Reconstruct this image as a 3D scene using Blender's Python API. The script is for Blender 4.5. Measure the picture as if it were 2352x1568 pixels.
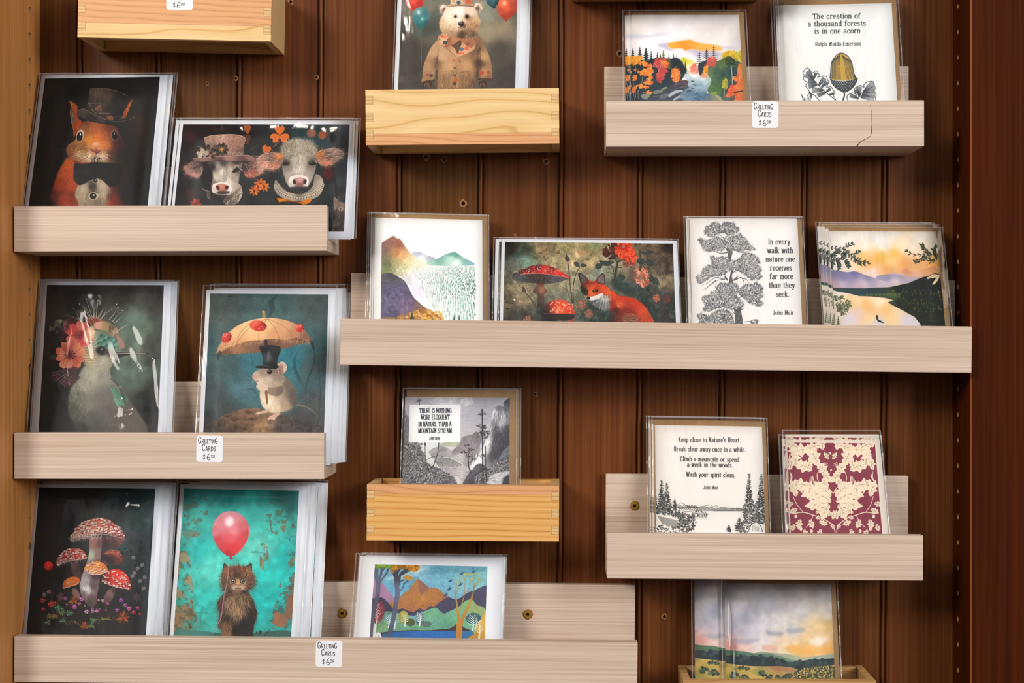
import bpy, bmesh, math, random
import numpy as np
from mathutils import Vector, Matrix

for o in list(bpy.data.objects): bpy.data.objects.remove(o)
scene = bpy.context.scene
COL = scene.collection
R = math.radians

# ---------------------------------------------------------------- camera: level, square on to the panelled wall (wall face at y = 0)
FPX, PX, PY, DIST, ZC = 3267.0, 1305.0, 784.0, 1.42, 1.50      # focal length in layout pixels, principal point, distance, lens height
cam_data = bpy.data.cameras.new('camera')
cam = bpy.data.objects.new('camera', cam_data); COL.objects.link(cam)
cam.location = (0, -DIST, ZC); cam.rotation_euler = (R(90), 0, 0)
cam_data.sensor_width = 36; cam_data.lens = FPX / 2352 * 36; cam_data.shift_x = (1176 - PX) / 2352; cam_data.shift_y = 0
cam_data.clip_start = .02
scene.camera = cam

# ---------------------------------------------------------------- daylight, shop lamps and an added glint lamp
vs = scene.view_settings
vs.view_transform = 'Standard'; vs.look = 'None'; vs.gamma = 1; vs.use_curve_mapping = False; vs.exposure = 0.0
scene.cycles.transparent_max_bounces = 48
world = bpy.data.worlds.new('shop_interior'); scene.world = world; world.use_nodes = True
wn = world.node_tree.nodes; wl = world.node_tree.links
tcw = wn.new('ShaderNodeTexCoord'); sep = wn.new('ShaderNodeSeparateXYZ'); rmp = wn.new('ShaderNodeValToRGB')
wl.new(tcw.outputs['Generated'], sep.inputs[0]); mp = wn.new('ShaderNodeMapRange'); mp.inputs[1].default_value = -1; mp.inputs[2].default_value = 1
wl.new(sep.outputs[2], mp.inputs[0]); wl.new(mp.outputs[0], rmp.inputs[0])
e = rmp.color_ramp.elements
e[0].position = 0; e[0].color = (.10, .07, .05, 1); e[1].position = 1; e[1].color = (.16, .15, .14, 1)
k = e.new(.5); k.color = (.20, .17, .15, 1); k = e.new(.72); k.color = (.22, .20, .19, 1); k = e.new(.8); k.color = (.12, .11, .10, 1)
wl.new(rmp.outputs[0], wn['Background'].inputs[0]); wn['Background'].inputs[1].default_value = .9

def area_light(name, loc, aim, sx, sy, watts, colour):
    d = bpy.data.lights.new(name, 'AREA'); d.shape = 'RECTANGLE'; d.size = sx; d.size_y = sy; d.energy = watts; d.color = colour
    o = bpy.data.objects.new(name, d); COL.objects.link(o); o.location = loc
    o.rotation_euler = (Vector(aim) - Vector(loc)).to_track_quat('-Z', 'Y').to_euler()
    return o
area_light('shop_window_light', (-.3, -4.6, ZC + 1.4), (0, 0, ZC), 3.6, 1.7, 13, (.90, .95, 1.0))
area_light('side_window_light', (3.3, -3.5, ZC + 1.15), (-.2, 0, ZC), 1.7, 1.5, 140, (.93, .965, 1.0))
area_light('ceiling_lamp_light', (-2.0, -2.2, ZC + 1.3), (-.25, 0, ZC + .1), .9, .7, 68, (1.0, .94, .86))
area_light('ceiling_lamp_light', (1.5, -1.9, ZC + 1.6), (-.1, 0, ZC + .2), .6, .5, 11, (1.0, .86, .66))
area_light('added_glint_light', (-.75, -2.3, ZC + 2.35), (-.4, 0, ZC), .14, .14, 7, (1.0, .93, .80))  # lamp added out of view so that the sleeve creases catch glints

# ---------------------------------------------------------------- helpers
def at(px, py, d):
    """layout pixel at distance d in front of the wall -> world point"""
    s = (DIST - d) / FPX
    return Vector(((px - PX) * s, -d, ZC + (PY - py) * s))
def mx(px, d): return (px - PX) * (DIST - d) / FPX
def mz(py, d): return ZC + (PY - py) * (DIST - d) / FPX
def proj(v):
    s = FPX / (DIST + v.y)
    return (PX + v.x * s, PY - (v.z - ZC) * s)

def lin(h):
    c = [((h >> s) & 255) / 255 for s in (16, 8, 0)]
    return tuple(x / 12.92 if x <= .04045 else ((x + .055) / 1.055) ** 2.4 for x in c) + (1,)

def new_obj(name, bm, mats, parent=None, smooth=False):
    me = bpy.data.meshes.new(name); bm.normal_update(); bm.to_mesh(me); bm.free()
    for m in (mats if isinstance(mats, (list, tuple)) else [mats]): me.materials.append(m)
    if smooth:
        for p in me.polygons: p.use_smooth = True
    o = bpy.data.objects.new(name, me); COL.objects.link(o)
    if parent is not None: o.parent = parent
    return o
def empty(name, loc=(0, 0, 0), rot=None):
    o = bpy.data.objects.new(name, None); COL.objects.link(o); o.location = loc; o.empty_display_size = .02
    if rot is not None: o.rotation_euler = rot
    return o
def tag(o, label=None, cat=None, group=None, kind=None):
    for k, v in (('label', label), ('category', cat), ('group', group), ('kind', kind)):
        if v: o[k] = v
    return o
def box(bm, x0, x1, y0, y1, z0, z1, bev=0, mat=0):
    r = bmesh.ops.create_cube(bm, size=1)
    for v in r['verts']: v.co = Vector((x0 + (v.co.x + .5) * (x1 - x0), y0 + (v.co.y + .5) * (y1 - y0), z0 + (v.co.z + .5) * (z1 - z0)))
    es = list({e for v in r['verts'] for e in v.link_edges})
    fs = list({f for v in r['verts'] for f in v.link_faces})
    for f in fs: f.material_index = mat
    if bev: bmesh.ops.bevel(bm, geom=es, offset=bev, segments=2, affect='EDGES', profile=.5)
    return bm
def prism(bm, pts, axis, a0, a1):
    """outline in the plane across `axis` ('x': (y, z), 'y': (x, z)), extruded from a0 to a1"""
    mk = (lambda p, a: (a, p[0], p[1])) if axis == 'x' else (lambda p, a: (p[0], a, p[1]))
    A = [bm.verts.new(mk(p, a0)) for p in pts]; B = [bm.verts.new(mk(p, a1)) for p in pts]; n = len(pts)
    bm.faces.new(A); bm.faces.new(B[::-1])
    for i in range(n): bm.faces.new((A[i], B[i], B[(i + 1) % n], A[(i + 1) % n]))
    bmesh.ops.recalc_face_normals(bm, faces=bm.faces)
    return bm

# ---------------------------------------------------------------- materials
class Mat:
    def __init__(s, name, rough=.5, spec=.5):
        s.m = bpy.data.materials.new(name); s.m.use_nodes = True; s.n = s.m.node_tree.nodes; s.l = s.m.node_tree.links
        s.b = s.n['Principled BSDF']; s.b.inputs['Roughness'].default_value = rough; s.b.inputs['Specular IOR Level'].default_value = spec
    def add(s, t, **k):
        q = s.n.new('ShaderNode' + t)
        for a, v in k.items():
            if a.startswith('i_'): q.inputs[int(a[2:]) if a[2:].isdigit() else a[2:].replace('_', ' ')].default_value = v
            else: setattr(q, a, v)
        return q
    def link(s, a, b): s.l.new(a, b)
    def noise(s, vec, scale, detail=4, rough=.55):
        q = s.add('TexNoise'); q.inputs['Scale'].default_value = scale; q.inputs['Detail'].default_value = detail; q.inputs['Roughness'].default_value = rough
        s.link(vec, q.inputs['Vector']); return q.outputs[0]
    def ramp(s, f, *st):
        q = s.add('ValToRGB'); e = q.color_ramp.elements
        while len(e) < len(st): e.new(.5)
        for i, (p, c) in enumerate(st): e[i].position = p; e[i].color = lin(c) if isinstance(c, int) else c
        s.link(f, q.inputs[0]); return q.outputs[0]
    def mix(s, a, b, f, mode='MIX'):
        q = s.add('MixRGB', blend_type=mode)
        for v, i in ((f, 0), (a, 1), (b, 2)):
            if hasattr(v, 'links'): s.link(v, q.inputs[i])
            else: q.inputs[i].default_value = v if i == 0 else (lin(v) if isinstance(v, int) else v)
        return q.outputs[0]
    def math(s, op, a, b=None):
        q = s.add('Math', operation=op)
        for v, i in ((a, 0), (b, 1)):
            if v is None: continue
            if hasattr(v, 'links'): s.link(v, q.inputs[i])
            else: q.inputs[i].default_value = v
        return q.outputs[0]
    def coords(s, scale, rnd=1.0):
        t = s.add('TexCoord'); m = s.add('Mapping'); m.inputs['Scale'].default_value = scale; s.link(t.outputs['Object'], m.inputs['Vector'])
        if rnd:
            oi = s.add('ObjectInfo'); a = s.add('VectorMath', operation='ADD'); c = s.add('CombineXYZ'); k = s.math('MULTIPLY', oi.outputs['Random'], 37.0 * rnd)
            for i in range(3): s.link(k, c.inputs[i])
            s.link(m.outputs[0], a.inputs[0]); s.link(c.outputs[0], a.inputs[1]); return a.outputs[0]
        return m.outputs[0]
    def bump(s, h, strength, dist=.001):
        q = s.add('Bump'); q.inputs['Strength'].default_value = strength; q.inputs['Distance'].default_value = dist
        s.link(h, q.inputs['Height']); s.link(q.outputs[0], s.b.inputs['Normal'])
    def base(s, c):
        if hasattr(c, 'links'): s.link(c, s.b.inputs['Base Color'])
        else: s.b.inputs['Base Color'].default_value = lin(c) if isinstance(c, int) else c
        return s.m

def plain(name, c, rough=.6, spec=.4, metal=0):
    m = Mat(name, rough, spec); m.b.inputs['Metallic'].default_value = metal; return m.base(c)

def laminate():
    m = Mat('pale_oak_laminate', .48, .35)
    a = m.noise(m.coords((2.6, 60, 430)), 1.6, 5, .65); b = m.noise(m.coords((6, 90, 1000)), 1.0, 3); c = m.noise(m.coords((1.2, 14, 34)), 1.2, 3)
    col = m.ramp(a, (.30, 0xA88C7A), (.47, 0xC8AE9B), (.60, 0xD7C1AF), (.72, 0xDECBBB))
    col = m.mix(col, m.ramp(b, (.35, 0x9B806E), (.6, 0xDAC4B3)), .38); col = m.mix(col, m.ramp(c, (.35, 0xB59A86), (.65, 0xDCCAB9)), .30)
    m.bump(a, .12, .0006); return m.base(col)

def pine(name, light, mid, dark, period=9.0, wob=1.0, knot=0.0, sharp=.5):
    """sawn pine: growth-ring bands along x, wavering with a slow noise"""
    m = Mat(name, .5, .35); v = m.coords((1, 1, 1), .3)
    sp = m.add('SeparateXYZ'); m.link(v, sp.inputs[0])
    n1 = m.noise(m.coords((2.6, 6, 9), .3), 1.6, 2, .5); n2 = m.noise(m.coords((9, 40, 70), .3), 2.0, 3)
    h = m.math('ADD', sp.outputs[2], m.math('MULTIPLY', n1, .055 * wob)); h = m.math('ADD', h, m.math('MULTIPLY', sp.outputs[0], .02)); h = m.math('ADD', h, m.math('MULTIPLY', sp.outputs[1], .6)); h = m.math('ADD', h, m.math('MULTIPLY', n2, .0016))
    f = m.math('FRACT', m.math('MULTIPLY', h, 1000 / period))
    col = m.ramp(f, (0, mid), (sharp, light), (.86, mid), (.95, dark), (1.0, mid))
    st = m.noise(m.coords((6, 160, 420), .3), 1.5, 3); col = m.mix(col, m.ramp(st, (.3, dark), (.7, light)), .22)
    m.bump(f, .05, .0004); return m.base(col)

def stained(name, dark, mid, light, x0=0.0, pitch=.0804, var=.5, rough=.36, fine=1.0, spec=.22):
    """varnished fir boards, grain running up, every board its own tone"""
    m = Mat(name, rough, spec); t = m.add('TexCoord'); sp = m.add('SeparateXYZ'); m.link(t.outputs['Object'], sp.inputs[0])
    idx = m.math('FLOOR', m.math('DIVIDE', m.math('SUBTRACT', sp.outputs[0], x0), pitch)); wn_ = m.add('TexWhiteNoise', noise_dimensions='1D'); m.link(idx, wn_.inputs['W'])
    off = m.add('CombineXYZ'); k = m.math('MULTIPLY', wn_.outputs[0], 60.0)
    for i in range(3): m.link(k, off.inputs[i])
    def vec(scale):
        mp_ = m.add('Mapping'); mp_.inputs['Scale'].default_value = scale; m.link(t.outputs['Object'], mp_.inputs['Vector'])
        ad = m.add('VectorMath', operation='ADD'); m.link(mp_.outputs[0], ad.inputs[0]); m.link(off.outputs[0], ad.inputs[1]); return ad.outputs[0]
    a = m.noise(vec((420 * fine, 200, 3.5)), 1.0, 4, .6); b = m.noise(vec((120, 60, 2.2)), 1.0, 3); c = m.noise(vec((9, 9, 1.6)), 1.5, 3)
    w = m.add('TexWave', wave_type='BANDS', bands_direction='X'); w.inputs['Scale'].default_value = 1.0; w.inputs['Distortion'].default_value = 5; w.inputs['Detail'].default_value = 2; w.inputs['Detail Scale'].default_value = .6; m.link(vec((62, 20, 3.4)), w.inputs['Vector'])
    col = m.ramp(a, (.32, dark), (.5, mid), (.68, light)); col = m.mix(col, m.ramp(b, (.3, dark), (.7, light)), .3); col = m.mix(col, m.ramp(w.outputs[1], (0, dark), (1, light)), .16)
    col = m.mix(col, m.ramp(c, (.3, dark), (.7, light)), .25)
    hs = m.add('HueSaturation'); m.link(col, hs.inputs['Color']); v = m.math('ADD', m.math('MULTIPLY', wn_.outputs[0], var), 1 - var / 2); m.link(v, hs.inputs['Value']); hu = m.math('ADD', m.math('MULTIPLY', wn_.outputs[0], -.012), .506); m.link(hu, hs.inputs['Hue'])
    m.bump(a, .14, .0005); return m.base(hs.outputs[0])

def printed(name, art_rgb, rough=.42, spec=.35):
    """an image painted by this script, held in memory"""
    h, w = art_rgb.shape[:2]
    im = bpy.data.images.new(name, w, h, alpha=False)
    buf = np.ones((h, w, 4), np.float32); buf[..., :3] = art_rgb[::-1]
    im.pixels.foreach_set(buf.ravel()); im.update(); im.pack()
    m = Mat(name, rough, spec); t = m.add('TexImage', image=im, extension='EXTEND'); m.link(t.outputs[0], m.b.inputs['Base Color'])
    return m.m

def clear_film():
    """thin clear polypropylene: see-through with a mirror-like skin and faint ripples"""
    m = bpy.data.materials.new('clear_plastic_film'); m.use_nodes = True; n = m.node_tree.nodes; l = m.node_tree.links; n.remove(n['Principled BSDF'])
    out = n['Material Output']; tr = n.new('ShaderNodeBsdfTransparent'); tr.inputs[0].default_value = (.995, .995, .997, 1)
    gl = n.new('ShaderNodeBsdfGlossy'); gl.inputs['Roughness'].default_value = .07; df = n.new('ShaderNodeBsdfDiffuse'); df.inputs[0].default_value = (.8, .82, .85, 1)
    fr = n.new('ShaderNodeFresnel'); fr.inputs[0].default_value = 1.30
    tc = n.new('ShaderNodeTexCoord'); mp_ = n.new('ShaderNodeMapping'); mp_.inputs['Scale'].default_value = (18, 18, 9); oi = n.new('ShaderNodeObjectInfo'); ad = n.new('ShaderNodeVectorMath'); ad.operation = 'ADD'; mu = n.new('ShaderNodeVectorMath'); mu.operation = 'SCALE'; mu.inputs['Scale'].default_value = 40; mu.inputs[0].default_value = (1, .7, .3)
    l.new(oi.outputs['Random'], mu.inputs['Scale']); l.new(tc.outputs['Object'], mp_.inputs[0]); l.new(mp_.outputs[0], ad.inputs[0]); l.new(mu.outputs[0], ad.inputs[1])
    ns = n.new('ShaderNodeTexNoise'); ns.inputs['Scale'].default_value = 1.3; ns.inputs['Detail'].default_value = 2.5; ns.inputs['Distortion'].default_value = 1.2; l.new(ad.outputs[0], ns.inputs['Vector'])
    bp = n.new('ShaderNodeBump'); bp.inputs['Strength'].default_value = .35; bp.inputs['Distance'].default_value = .003; l.new(ns.outputs[0], bp.inputs['Height'])
    l.new(bp.outputs[0], gl.inputs['Normal']); l.new(bp.outputs[0], fr.inputs['Normal'])
    m1 = n.new('ShaderNodeMixShader'); m1.inputs[0].default_value = .01; l.new(tr.outputs[0], m1.inputs[1]); l.new(df.outputs[0], m1.inputs[2])
    m2 = n.new('ShaderNodeMixShader'); l.new(fr.outputs[0], m2.inputs[0]); l.new(m1.outputs[0], m2.inputs[1]); l.new(gl.outputs[0], m2.inputs[2]); l.new(m2.outputs[0], out.inputs[0])
    return m
def film_seam():
    m = clear_film(); m.name = 'film_seam'; n = m.node_tree.nodes
    for q in n:
        if q.type == 'MIX_SHADER' and not q.inputs[0].links: q.inputs[0].default_value = .16
        if q.type == 'BUMP': q.inputs['Strength'].default_value = .9
        if q.type == 'BSDF_GLOSSY': q.inputs['Roughness'].default_value = .16
    return m

M = dict(
    laminate=laminate(),
    lamedge=plain('pale_laminate_edge', 0xCDBBA9, .55),
    wall=stained('stained_fir_boards', 0x40200C, 0x5C3115, 0x784A26, x0=mx(176, 0), var=.36, spec=.12),
    bookend=stained('golden_fir_panel', 0x9A5F2B, 0xB97D43, 0xCF9558, x0=-3, pitch=9, var=.05, rough=.42, fine=.7),
    stile=stained('dark_stained_fir', 0x2B0E03, 0x3D1605, 0x50230A, x0=-3, pitch=9, var=.05, rough=.6, fine=.6, spec=.04),
    arris_highlight=plain('painted_arris_highlight', 0x8C4A1A, .5, .2),  # lighter orange on the bevel faces paints in the highlight along the arris
    hole=plain('bare_wood_bore', 0xA87C4C, .8, .2),
    dark=plain('dark_void', 0x0D0806, .9, .1),
    splinter=plain('splintered_wood', 0x9A6A44, .8, .2),
    brass=plain('yellow_brass', 0xB08A2A, .35, .5, .55),
    white=plain('white_envelope_paper', 0xF3F5FA, .7, .25),
    paper=plain('card_stock_edge', 0xEDE8E0, .75, .2),
    crackfill=plain('split_in_laminate', 0x5A4030, .9, .1),
    pine_pale=pine('pale_pine', 0xEBCB96, 0xE2BC80, 0xC4934F, 15, 1.5),
    pine_honey=pine('honey_pine', 0xE6B36E, 0xDDA358, 0xB0702F, 6.0, .32),
    pine_rose=pine('rosy_pine', 0xE0A878, 0xD49A68, 0xB57A48, 5.5, .5),
    pine_tan=pine('tan_pine', 0xC9A06A, 0xBD9058, 0x93683A, 9, .6),
    endgrain=pine('pine_end_grain', 0xE0BF8C, 0xCFA56C, 0x9A6C3A, 3.2, .3),
    film=clear_film(), seam=film_seam())
def kraft():
    m = Mat('kraft_envelope_paper', .8, .2); a = m.noise(m.coords((900, 900, 900)), 1.0, 3); b = m.noise(m.coords((60, 60, 60)), 1.0, 3)
    return m.base(m.mix(m.ramp(a, (.3, 0x94724C), (.7, 0xB08D64)), m.ramp(b, (.3, 0xA07C55), (.7, 0xB4916A)), .5))
M['kraft'] = kraft()

# ---------------------------------------------------------------- the panelled back of the bay and its two sides
GROOVES = [180, 361, 547, 734, 915, 1102, 1287, 1469, 1658, 1846, 2030]
ZB, ZT = ZC - .46, ZC + .46
def build_back():
    bm = bmesh.new(); prof = [(mx(40, 0), .0)]
    g = .0019; r = .0017
    for px in GROOVES:
        c = mx(px, 0)
        a = [(-g - r - .0006, 0), (-g - r, .0006), (-g - r + .0003, .0034), (-r - .0003, .0034), (-r, .0016)]
        a += [(-r * math.cos(t), .0016 - r * math.sin(t)) for t in np.linspace(.35, math.pi - .35, 6)]
        a += [(r, .0016), (r + .0003, .0034), (g + r - .0006, .0034), (g + r - .0003, .0006), (g + r + .0004, 0)]
        prof += [(c + x, y) for x, y in a]
    prof.append((mx(2240, 0), 0))
    tilt = -.0011                                        # the boards lean a hair to the left on the way down
    lo = [bm.verts.new((x + tilt, y, ZB)) for x, y in prof]; hi = [bm.verts.new((x - tilt * 1.6, y, ZT)) for x, y in prof]
    for i in range(len(prof) - 1): bm.faces.new((lo[i], lo[i + 1], hi[i + 1], hi[i]))
    b = [bm.verts.new((x, .02, z)) for x, z in ((prof[0][0], ZB), (prof[-1][0], ZB), (prof[-1][0], ZT), (prof[0][0], ZT))]
    bm.faces.new(b[::-1])
    w = new_obj('wall_back', bm, M['wall']); tag(w, kind='structure')
    rnd = random.Random(4)
    for px, py, q in ((542, 180, 1.0), (727, 178, 1.0), (979, 360, 1.5), (1021, 366, 1.4), (1254, 371, 1.3), (1064, 467, 1.5), (1526, 1415, 1.2), (1423, 123, 1.4), (1183, 540, .6), (398, 800, .8), (477, 192, .7), (1230, 905, .8), (668, 4, 1.2)):
        bm = bmesh.new(); c = at(px, py, 0); rr = .0013 * q
        ring = [bm.verts.new((c.x + rr * 1.75 * math.cos(t) * rnd.uniform(.7, 1.25), -.0001, c.z + rr * 1.9 * math.sin(t) * rnd.uniform(.7, 1.3))) for t in np.arange(14) / 14 * 6.283]
        mid = [bm.verts.new((c.x + rr * math.cos(t), -.0005, c.z + rr * math.sin(t))) for t in np.arange(14) / 14 * 6.283]
        inn = [bm.verts.new((c.x + rr * .75 * math.cos(t), -.0001, c.z + rr * .75 * math.sin(t))) for t in np.arange(14) / 14 * 6.283]
        for i in range(14):
            j = (i + 1) % 14; bm.faces.new((ring[i], ring[j], mid[j], mid[i])).material_index = 0; bm.faces.new((mid[i], mid[j], inn[j], inn[i])).material_index = 1
        bm.faces.new(inn).material_index = 1
        new_obj('nail_hole', bm, [M['splinter'], M['dark']], w)
    return w
build_back()

def pegged_side(name, x, face, depth, thick, dhole, y0, mat, bev=.0, r=.0030):
    """a bookcase side standing forward of the wall; face = +1 looks right; a row of shelf-pin bores runs up it"""
    bm = bmesh.new(); pitch = 58.6 * (DIST - dhole) / FPX
    zs = []; z = mz(y0, dhole)
    while z - pitch / 2 > ZB: zs.append(z); z -= pitch
    zs = [mz(y0, dhole) + pitch] + zs
    yA, yB = .012, -depth; h = .009
    cols = [yA, -dhole + h, -dhole - h, yB]
    top = zs[0] + pitch / 2; rows = [ZT, top] + [q - pitch / 2 for q in zs]
    if rows[-1] > ZB: rows.append(ZB)
    def quad(a, b, c, d): bm.faces.new([bm.verts.new((x, *p)) for p in (a, b, c, d)])
    for i in range(len(rows) - 1):
        t, b = rows[i], rows[i + 1]
        quad((cols[0], b), (cols[1], b), (cols[1], t), (cols[0], t)); quad((cols[2], b), (cols[3], b), (cols[3], t), (cols[2], t))
        if i == 0 or i > len(zs): quad((cols[1], b), (cols[2], b), (cols[2], t), (cols[1], t)); continue
        n = 16; zc = (t + b) / 2; ang = [-math.pi * .75 + 2 * math.pi * j / n for j in range(n)]
        def sq(a):
            m_ = max(abs(math.cos(a)), abs(math.sin(a))); return (-dhole + h * math.cos(a) / m_, zc + (t - b) / 2 * math.sin(a) / m_)
        O = [bm.verts.new((x, *sq(a))) for a in ang]; I = [bm.verts.new((x, -dhole + r * math.cos(a), zc + r * math.sin(a))) for a in ang]
        J = [bm.verts.new((x - face * .008, -dhole + r * math.cos(a), zc + r * math.sin(a))) for a in ang]
        for j in range(n):
            q = (j + 1) % n; bm.faces.new((O[j], O[q], I[q], I[j])); f = bm.faces.new((I[j], I[q], J[q], J[j])); f.material_index = 1
        bm.faces.new(J).material_index = 2
    xo = x - face * thick; c = bev
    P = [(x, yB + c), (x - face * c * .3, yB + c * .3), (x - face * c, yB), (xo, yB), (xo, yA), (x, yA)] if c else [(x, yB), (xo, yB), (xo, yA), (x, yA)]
    for i in range(len(P) - 1):
        (ax, ay), (bx, by) = P[i], P[i + 1]
        if c and i == len(P) - 2: continue
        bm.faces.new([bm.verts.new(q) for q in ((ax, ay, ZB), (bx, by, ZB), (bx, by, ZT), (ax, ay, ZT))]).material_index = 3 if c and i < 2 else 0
    bmesh.ops.remove_doubles(bm, verts=bm.verts, dist=1e-6); bmesh.ops.recalc_face_normals(bm, faces=bm.faces)
    return tag(new_obj(name, bm, [M[mat], M['hole'], M['dark'], M['arris_highlight'] if mat == 'stile' else M[mat]]), kind='structure')
pegged_side('wall_left', mx(92, 0), 1, .102, .16, .0272, 24, 'bookend', .0012, .0037)
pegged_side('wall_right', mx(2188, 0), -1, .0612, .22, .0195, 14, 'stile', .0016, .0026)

# ---------------------------------------------------------------- picture ledges in pale laminate
DL = .072                                                # lip face in front of the wall
SHELF = {}
def screw(parent, x, z, y):
    bm = bmesh.new(); n = 20
    rings = [(.0040, 0), (.0040, -.0010), (.0034, -.0017), (.0018, -.0018), (.0013, -.0008)]
    V = [[bm.verts.new((x + r * math.cos(t), y + dy, z + r * math.sin(t))) for t in np.arange(n) / n * 6.2832] for r, dy in rings]
    for a, b in zip(V, V[1:]):
        for i in range(n): bm.faces.new((a[i], a[(i + 1) % n], b[(i + 1) % n], b[i]))
    bm.faces.new(V[-1]).material_index = 1
    bmesh.ops.recalc_face_normals(bm, faces=bm.faces)
    o = new_obj('screw', bm, [M['brass'], M['dark']], parent); o['label'] = 'brass screw head'
    bm = bmesh.new(); rnd = random.Random(int(x * 1e4)); c = bm.verts.new((x, y - .0004, z))
    ring = [bm.verts.new((x + rnd.uniform(.0042, .0058) * math.cos(t), y - .0002, z + rnd.uniform(.0042, .0058) * math.sin(t))) for t in np.arange(18) / 18 * 6.2832]
    for i in range(18): bm.faces.new((c, ring[i], ring[(i + 1) % 18]))
    new_obj('splintered_rim', bm, M['splinter'], o)

def sticker(parent, cx, cz, y, roll=0, w=.0252):
    """rounded paper square carrying the hand-lettered price"""
    bm = bmesh.new(); h = w / 2; r = w * .12; pts = []
    for qx, qz, a0 in ((1, 1, 0), (-1, 1, 90), (-1, -1, 180), (1, -1, 270)):
        for t in np.linspace(a0, a0 + 90, 6): pts.append((qx * (h - r) + r * math.cos(R(t)), qz * (h - r) + r * math.sin(R(t))))
    F = [bm.verts.new((p[0], -.00025, p[1])) for p in pts]; B = [bm.verts.new((p[0], 0, p[1])) for p in pts]; uv = bm.loops.layers.uv.new()
    f = bm.faces.new(F)
    for i in range(len(pts)): bm.faces.new((F[i], B[i], B[(i + 1) % len(pts)], F[(i + 1) % len(pts)])).material_index = 1
    bmesh.ops.recalc_face_normals(bm, faces=bm.faces)
    for l in f.loops: l[uv].uv = ((l.vert.co.x + h) / w, (l.vert.co.z + h) / w)
    o = new_obj('price_sticker', bm, [M['price'], M['paper']], parent); o.location = (cx, y, cz); o.rotation_euler = (0, R(roll), 0); o['label'] = 'white hand-lettered price sticker'
    return o

def ledge(key, TL, TR, BL, BR, back, label, screws=(), stick=None):
    """TL TR BL BR: lip corners in layout pixels; back: height of the backboard's top at both ends"""
    x0 = (mx(TL[0], DL) + mx(BL[0], DL)) / 2; x1 = (mx(TR[0], DL) + mx(BR[0], DL)) / 2; w = x1 - x0
    slope = ((mz(TL[1], DL) - mz(TR[1], DL)) + (mz(BL[1], DL) - mz(BR[1], DL))) / 2 / w
    zt = (mz(TL[1], DL) + mz(TR[1], DL)) / 2; zb = (mz(BL[1], DL) + mz(BR[1], DL)) / 2; zk = (mz(back[0], .011) + mz(back[1], .011)) / 2
    root = empty('picture_ledge', ((x0 + x1) / 2, 0, zb), (0, math.atan(slope), 0)); tag(root, label, 'shelf', 'pale laminate picture ledges')
    H = zt - zb; K = zk - zb; a, b = -w / 2, w / 2; T = .011; e = .0007
    bm = bmesh.new(); box(bm, a, b, -.011, -.0006, 0, K, e); new_obj('back_panel', bm, M['laminate'], root)
    bm = bmesh.new(); box(bm, a, b, -DL + T, -.0111, 0, T, e * .6); new_obj('base_board', bm, M['laminate'], root)
    bm = bmesh.new(); box(bm, a, b, -DL, -DL + T - .0001, 0, H, e); new_obj('front_lip', bm, M['laminate'], root)
    for px, py in screws: screw(root, mx(px, .011) - (x0 + x1) / 2, mz(py, .011) - zb, -.011)
    if stick: sticker(root, mx(stick[0], DL) - (x0 + x1) / 2, mz(stick[1], DL) - zb, -DL, stick[2])
    SHELF[key] = dict(floor=zb + T, slope=slope, xc=(x0 + x1) / 2, df=.0555, t=.27)
    return root
# ---------------------------------------------------------------- the printing press: a small vector painter (numpy)
def rgb(c):
    if isinstance(c, int):
        return np.array([(c >> 16) & 255, (c >> 8) & 255, c & 255], np.float32) / 255
    return np.array(c, np.float32)

def homography(src, dst):
    M = []; b = []
    for (x, y), (u, v) in zip(src, dst):
        M += [[x, y, 1, 0, 0, 0, -u * x, -u * y], [0, 0, 0, x, y, 1, -v * x, -v * y]]; b += [u, v]
    h = np.linalg.solve(np.array(M, float), np.array(b, float))
    return np.append(h, 1).reshape(3, 3)

def smooth_pts(p, closed=True, n=5):
    p = np.asarray(p, float)
    if len(p) < 3: return p
    if closed:
        a, b, c, d = np.roll(p, 1, 0), p, np.roll(p, -1, 0), np.roll(p, -2, 0)
    else:
        q = np.vstack([2 * p[0] - p[1], p, 2 * p[-1] - p[-2]])
        a, b, c, d = q[:-3], q[1:-2], q[2:-1], q[3:]
    out = []
    for t in np.arange(n) / n:
        out.append(.5 * (2 * b + (c - a) * t + (2 * a - 5 * b + 4 * c - d) * t * t + (3 * b - a - 3 * c + d) * t ** 3))
    r = np.stack(out, 1).reshape(-1, 2)
    return r if closed else np.vstack([r, p[-1:]])

def field(*s, p=3.0, e=60.0):
    """smooth colour field through samples (x, y, 0xRRGGBB)"""
    P = [(q[0], q[1], rgb(q[2])) for q in s]
    def f(X, Y):
        num = np.zeros(X.shape + (3,), np.float32); den = np.zeros(X.shape, np.float32)
        for x, y, c in P:
            w = 1.0 / (((X - x) ** 2 + (Y - y) ** 2) + e) ** (p / 2)
            num += w[..., None] * c; den += w
        return num / den[..., None]
    return f

def box_blur(m, r):
    r = int(round(r))
    if r < 1: return m
    for ax in (0, 1):
        for _ in range(2):
            k = 2 * r + 1
            q = np.concatenate([np.repeat(np.take(m, [0], ax), r + 1, ax), m, np.repeat(np.take(m, [-1], ax), r, ax)], ax)
            c = np.cumsum(q, ax)
            n = m.shape[ax]
            m = (np.take(c, range(k, k + n), ax) - np.take(c, range(0, n), ax)) / k
    return m

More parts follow.
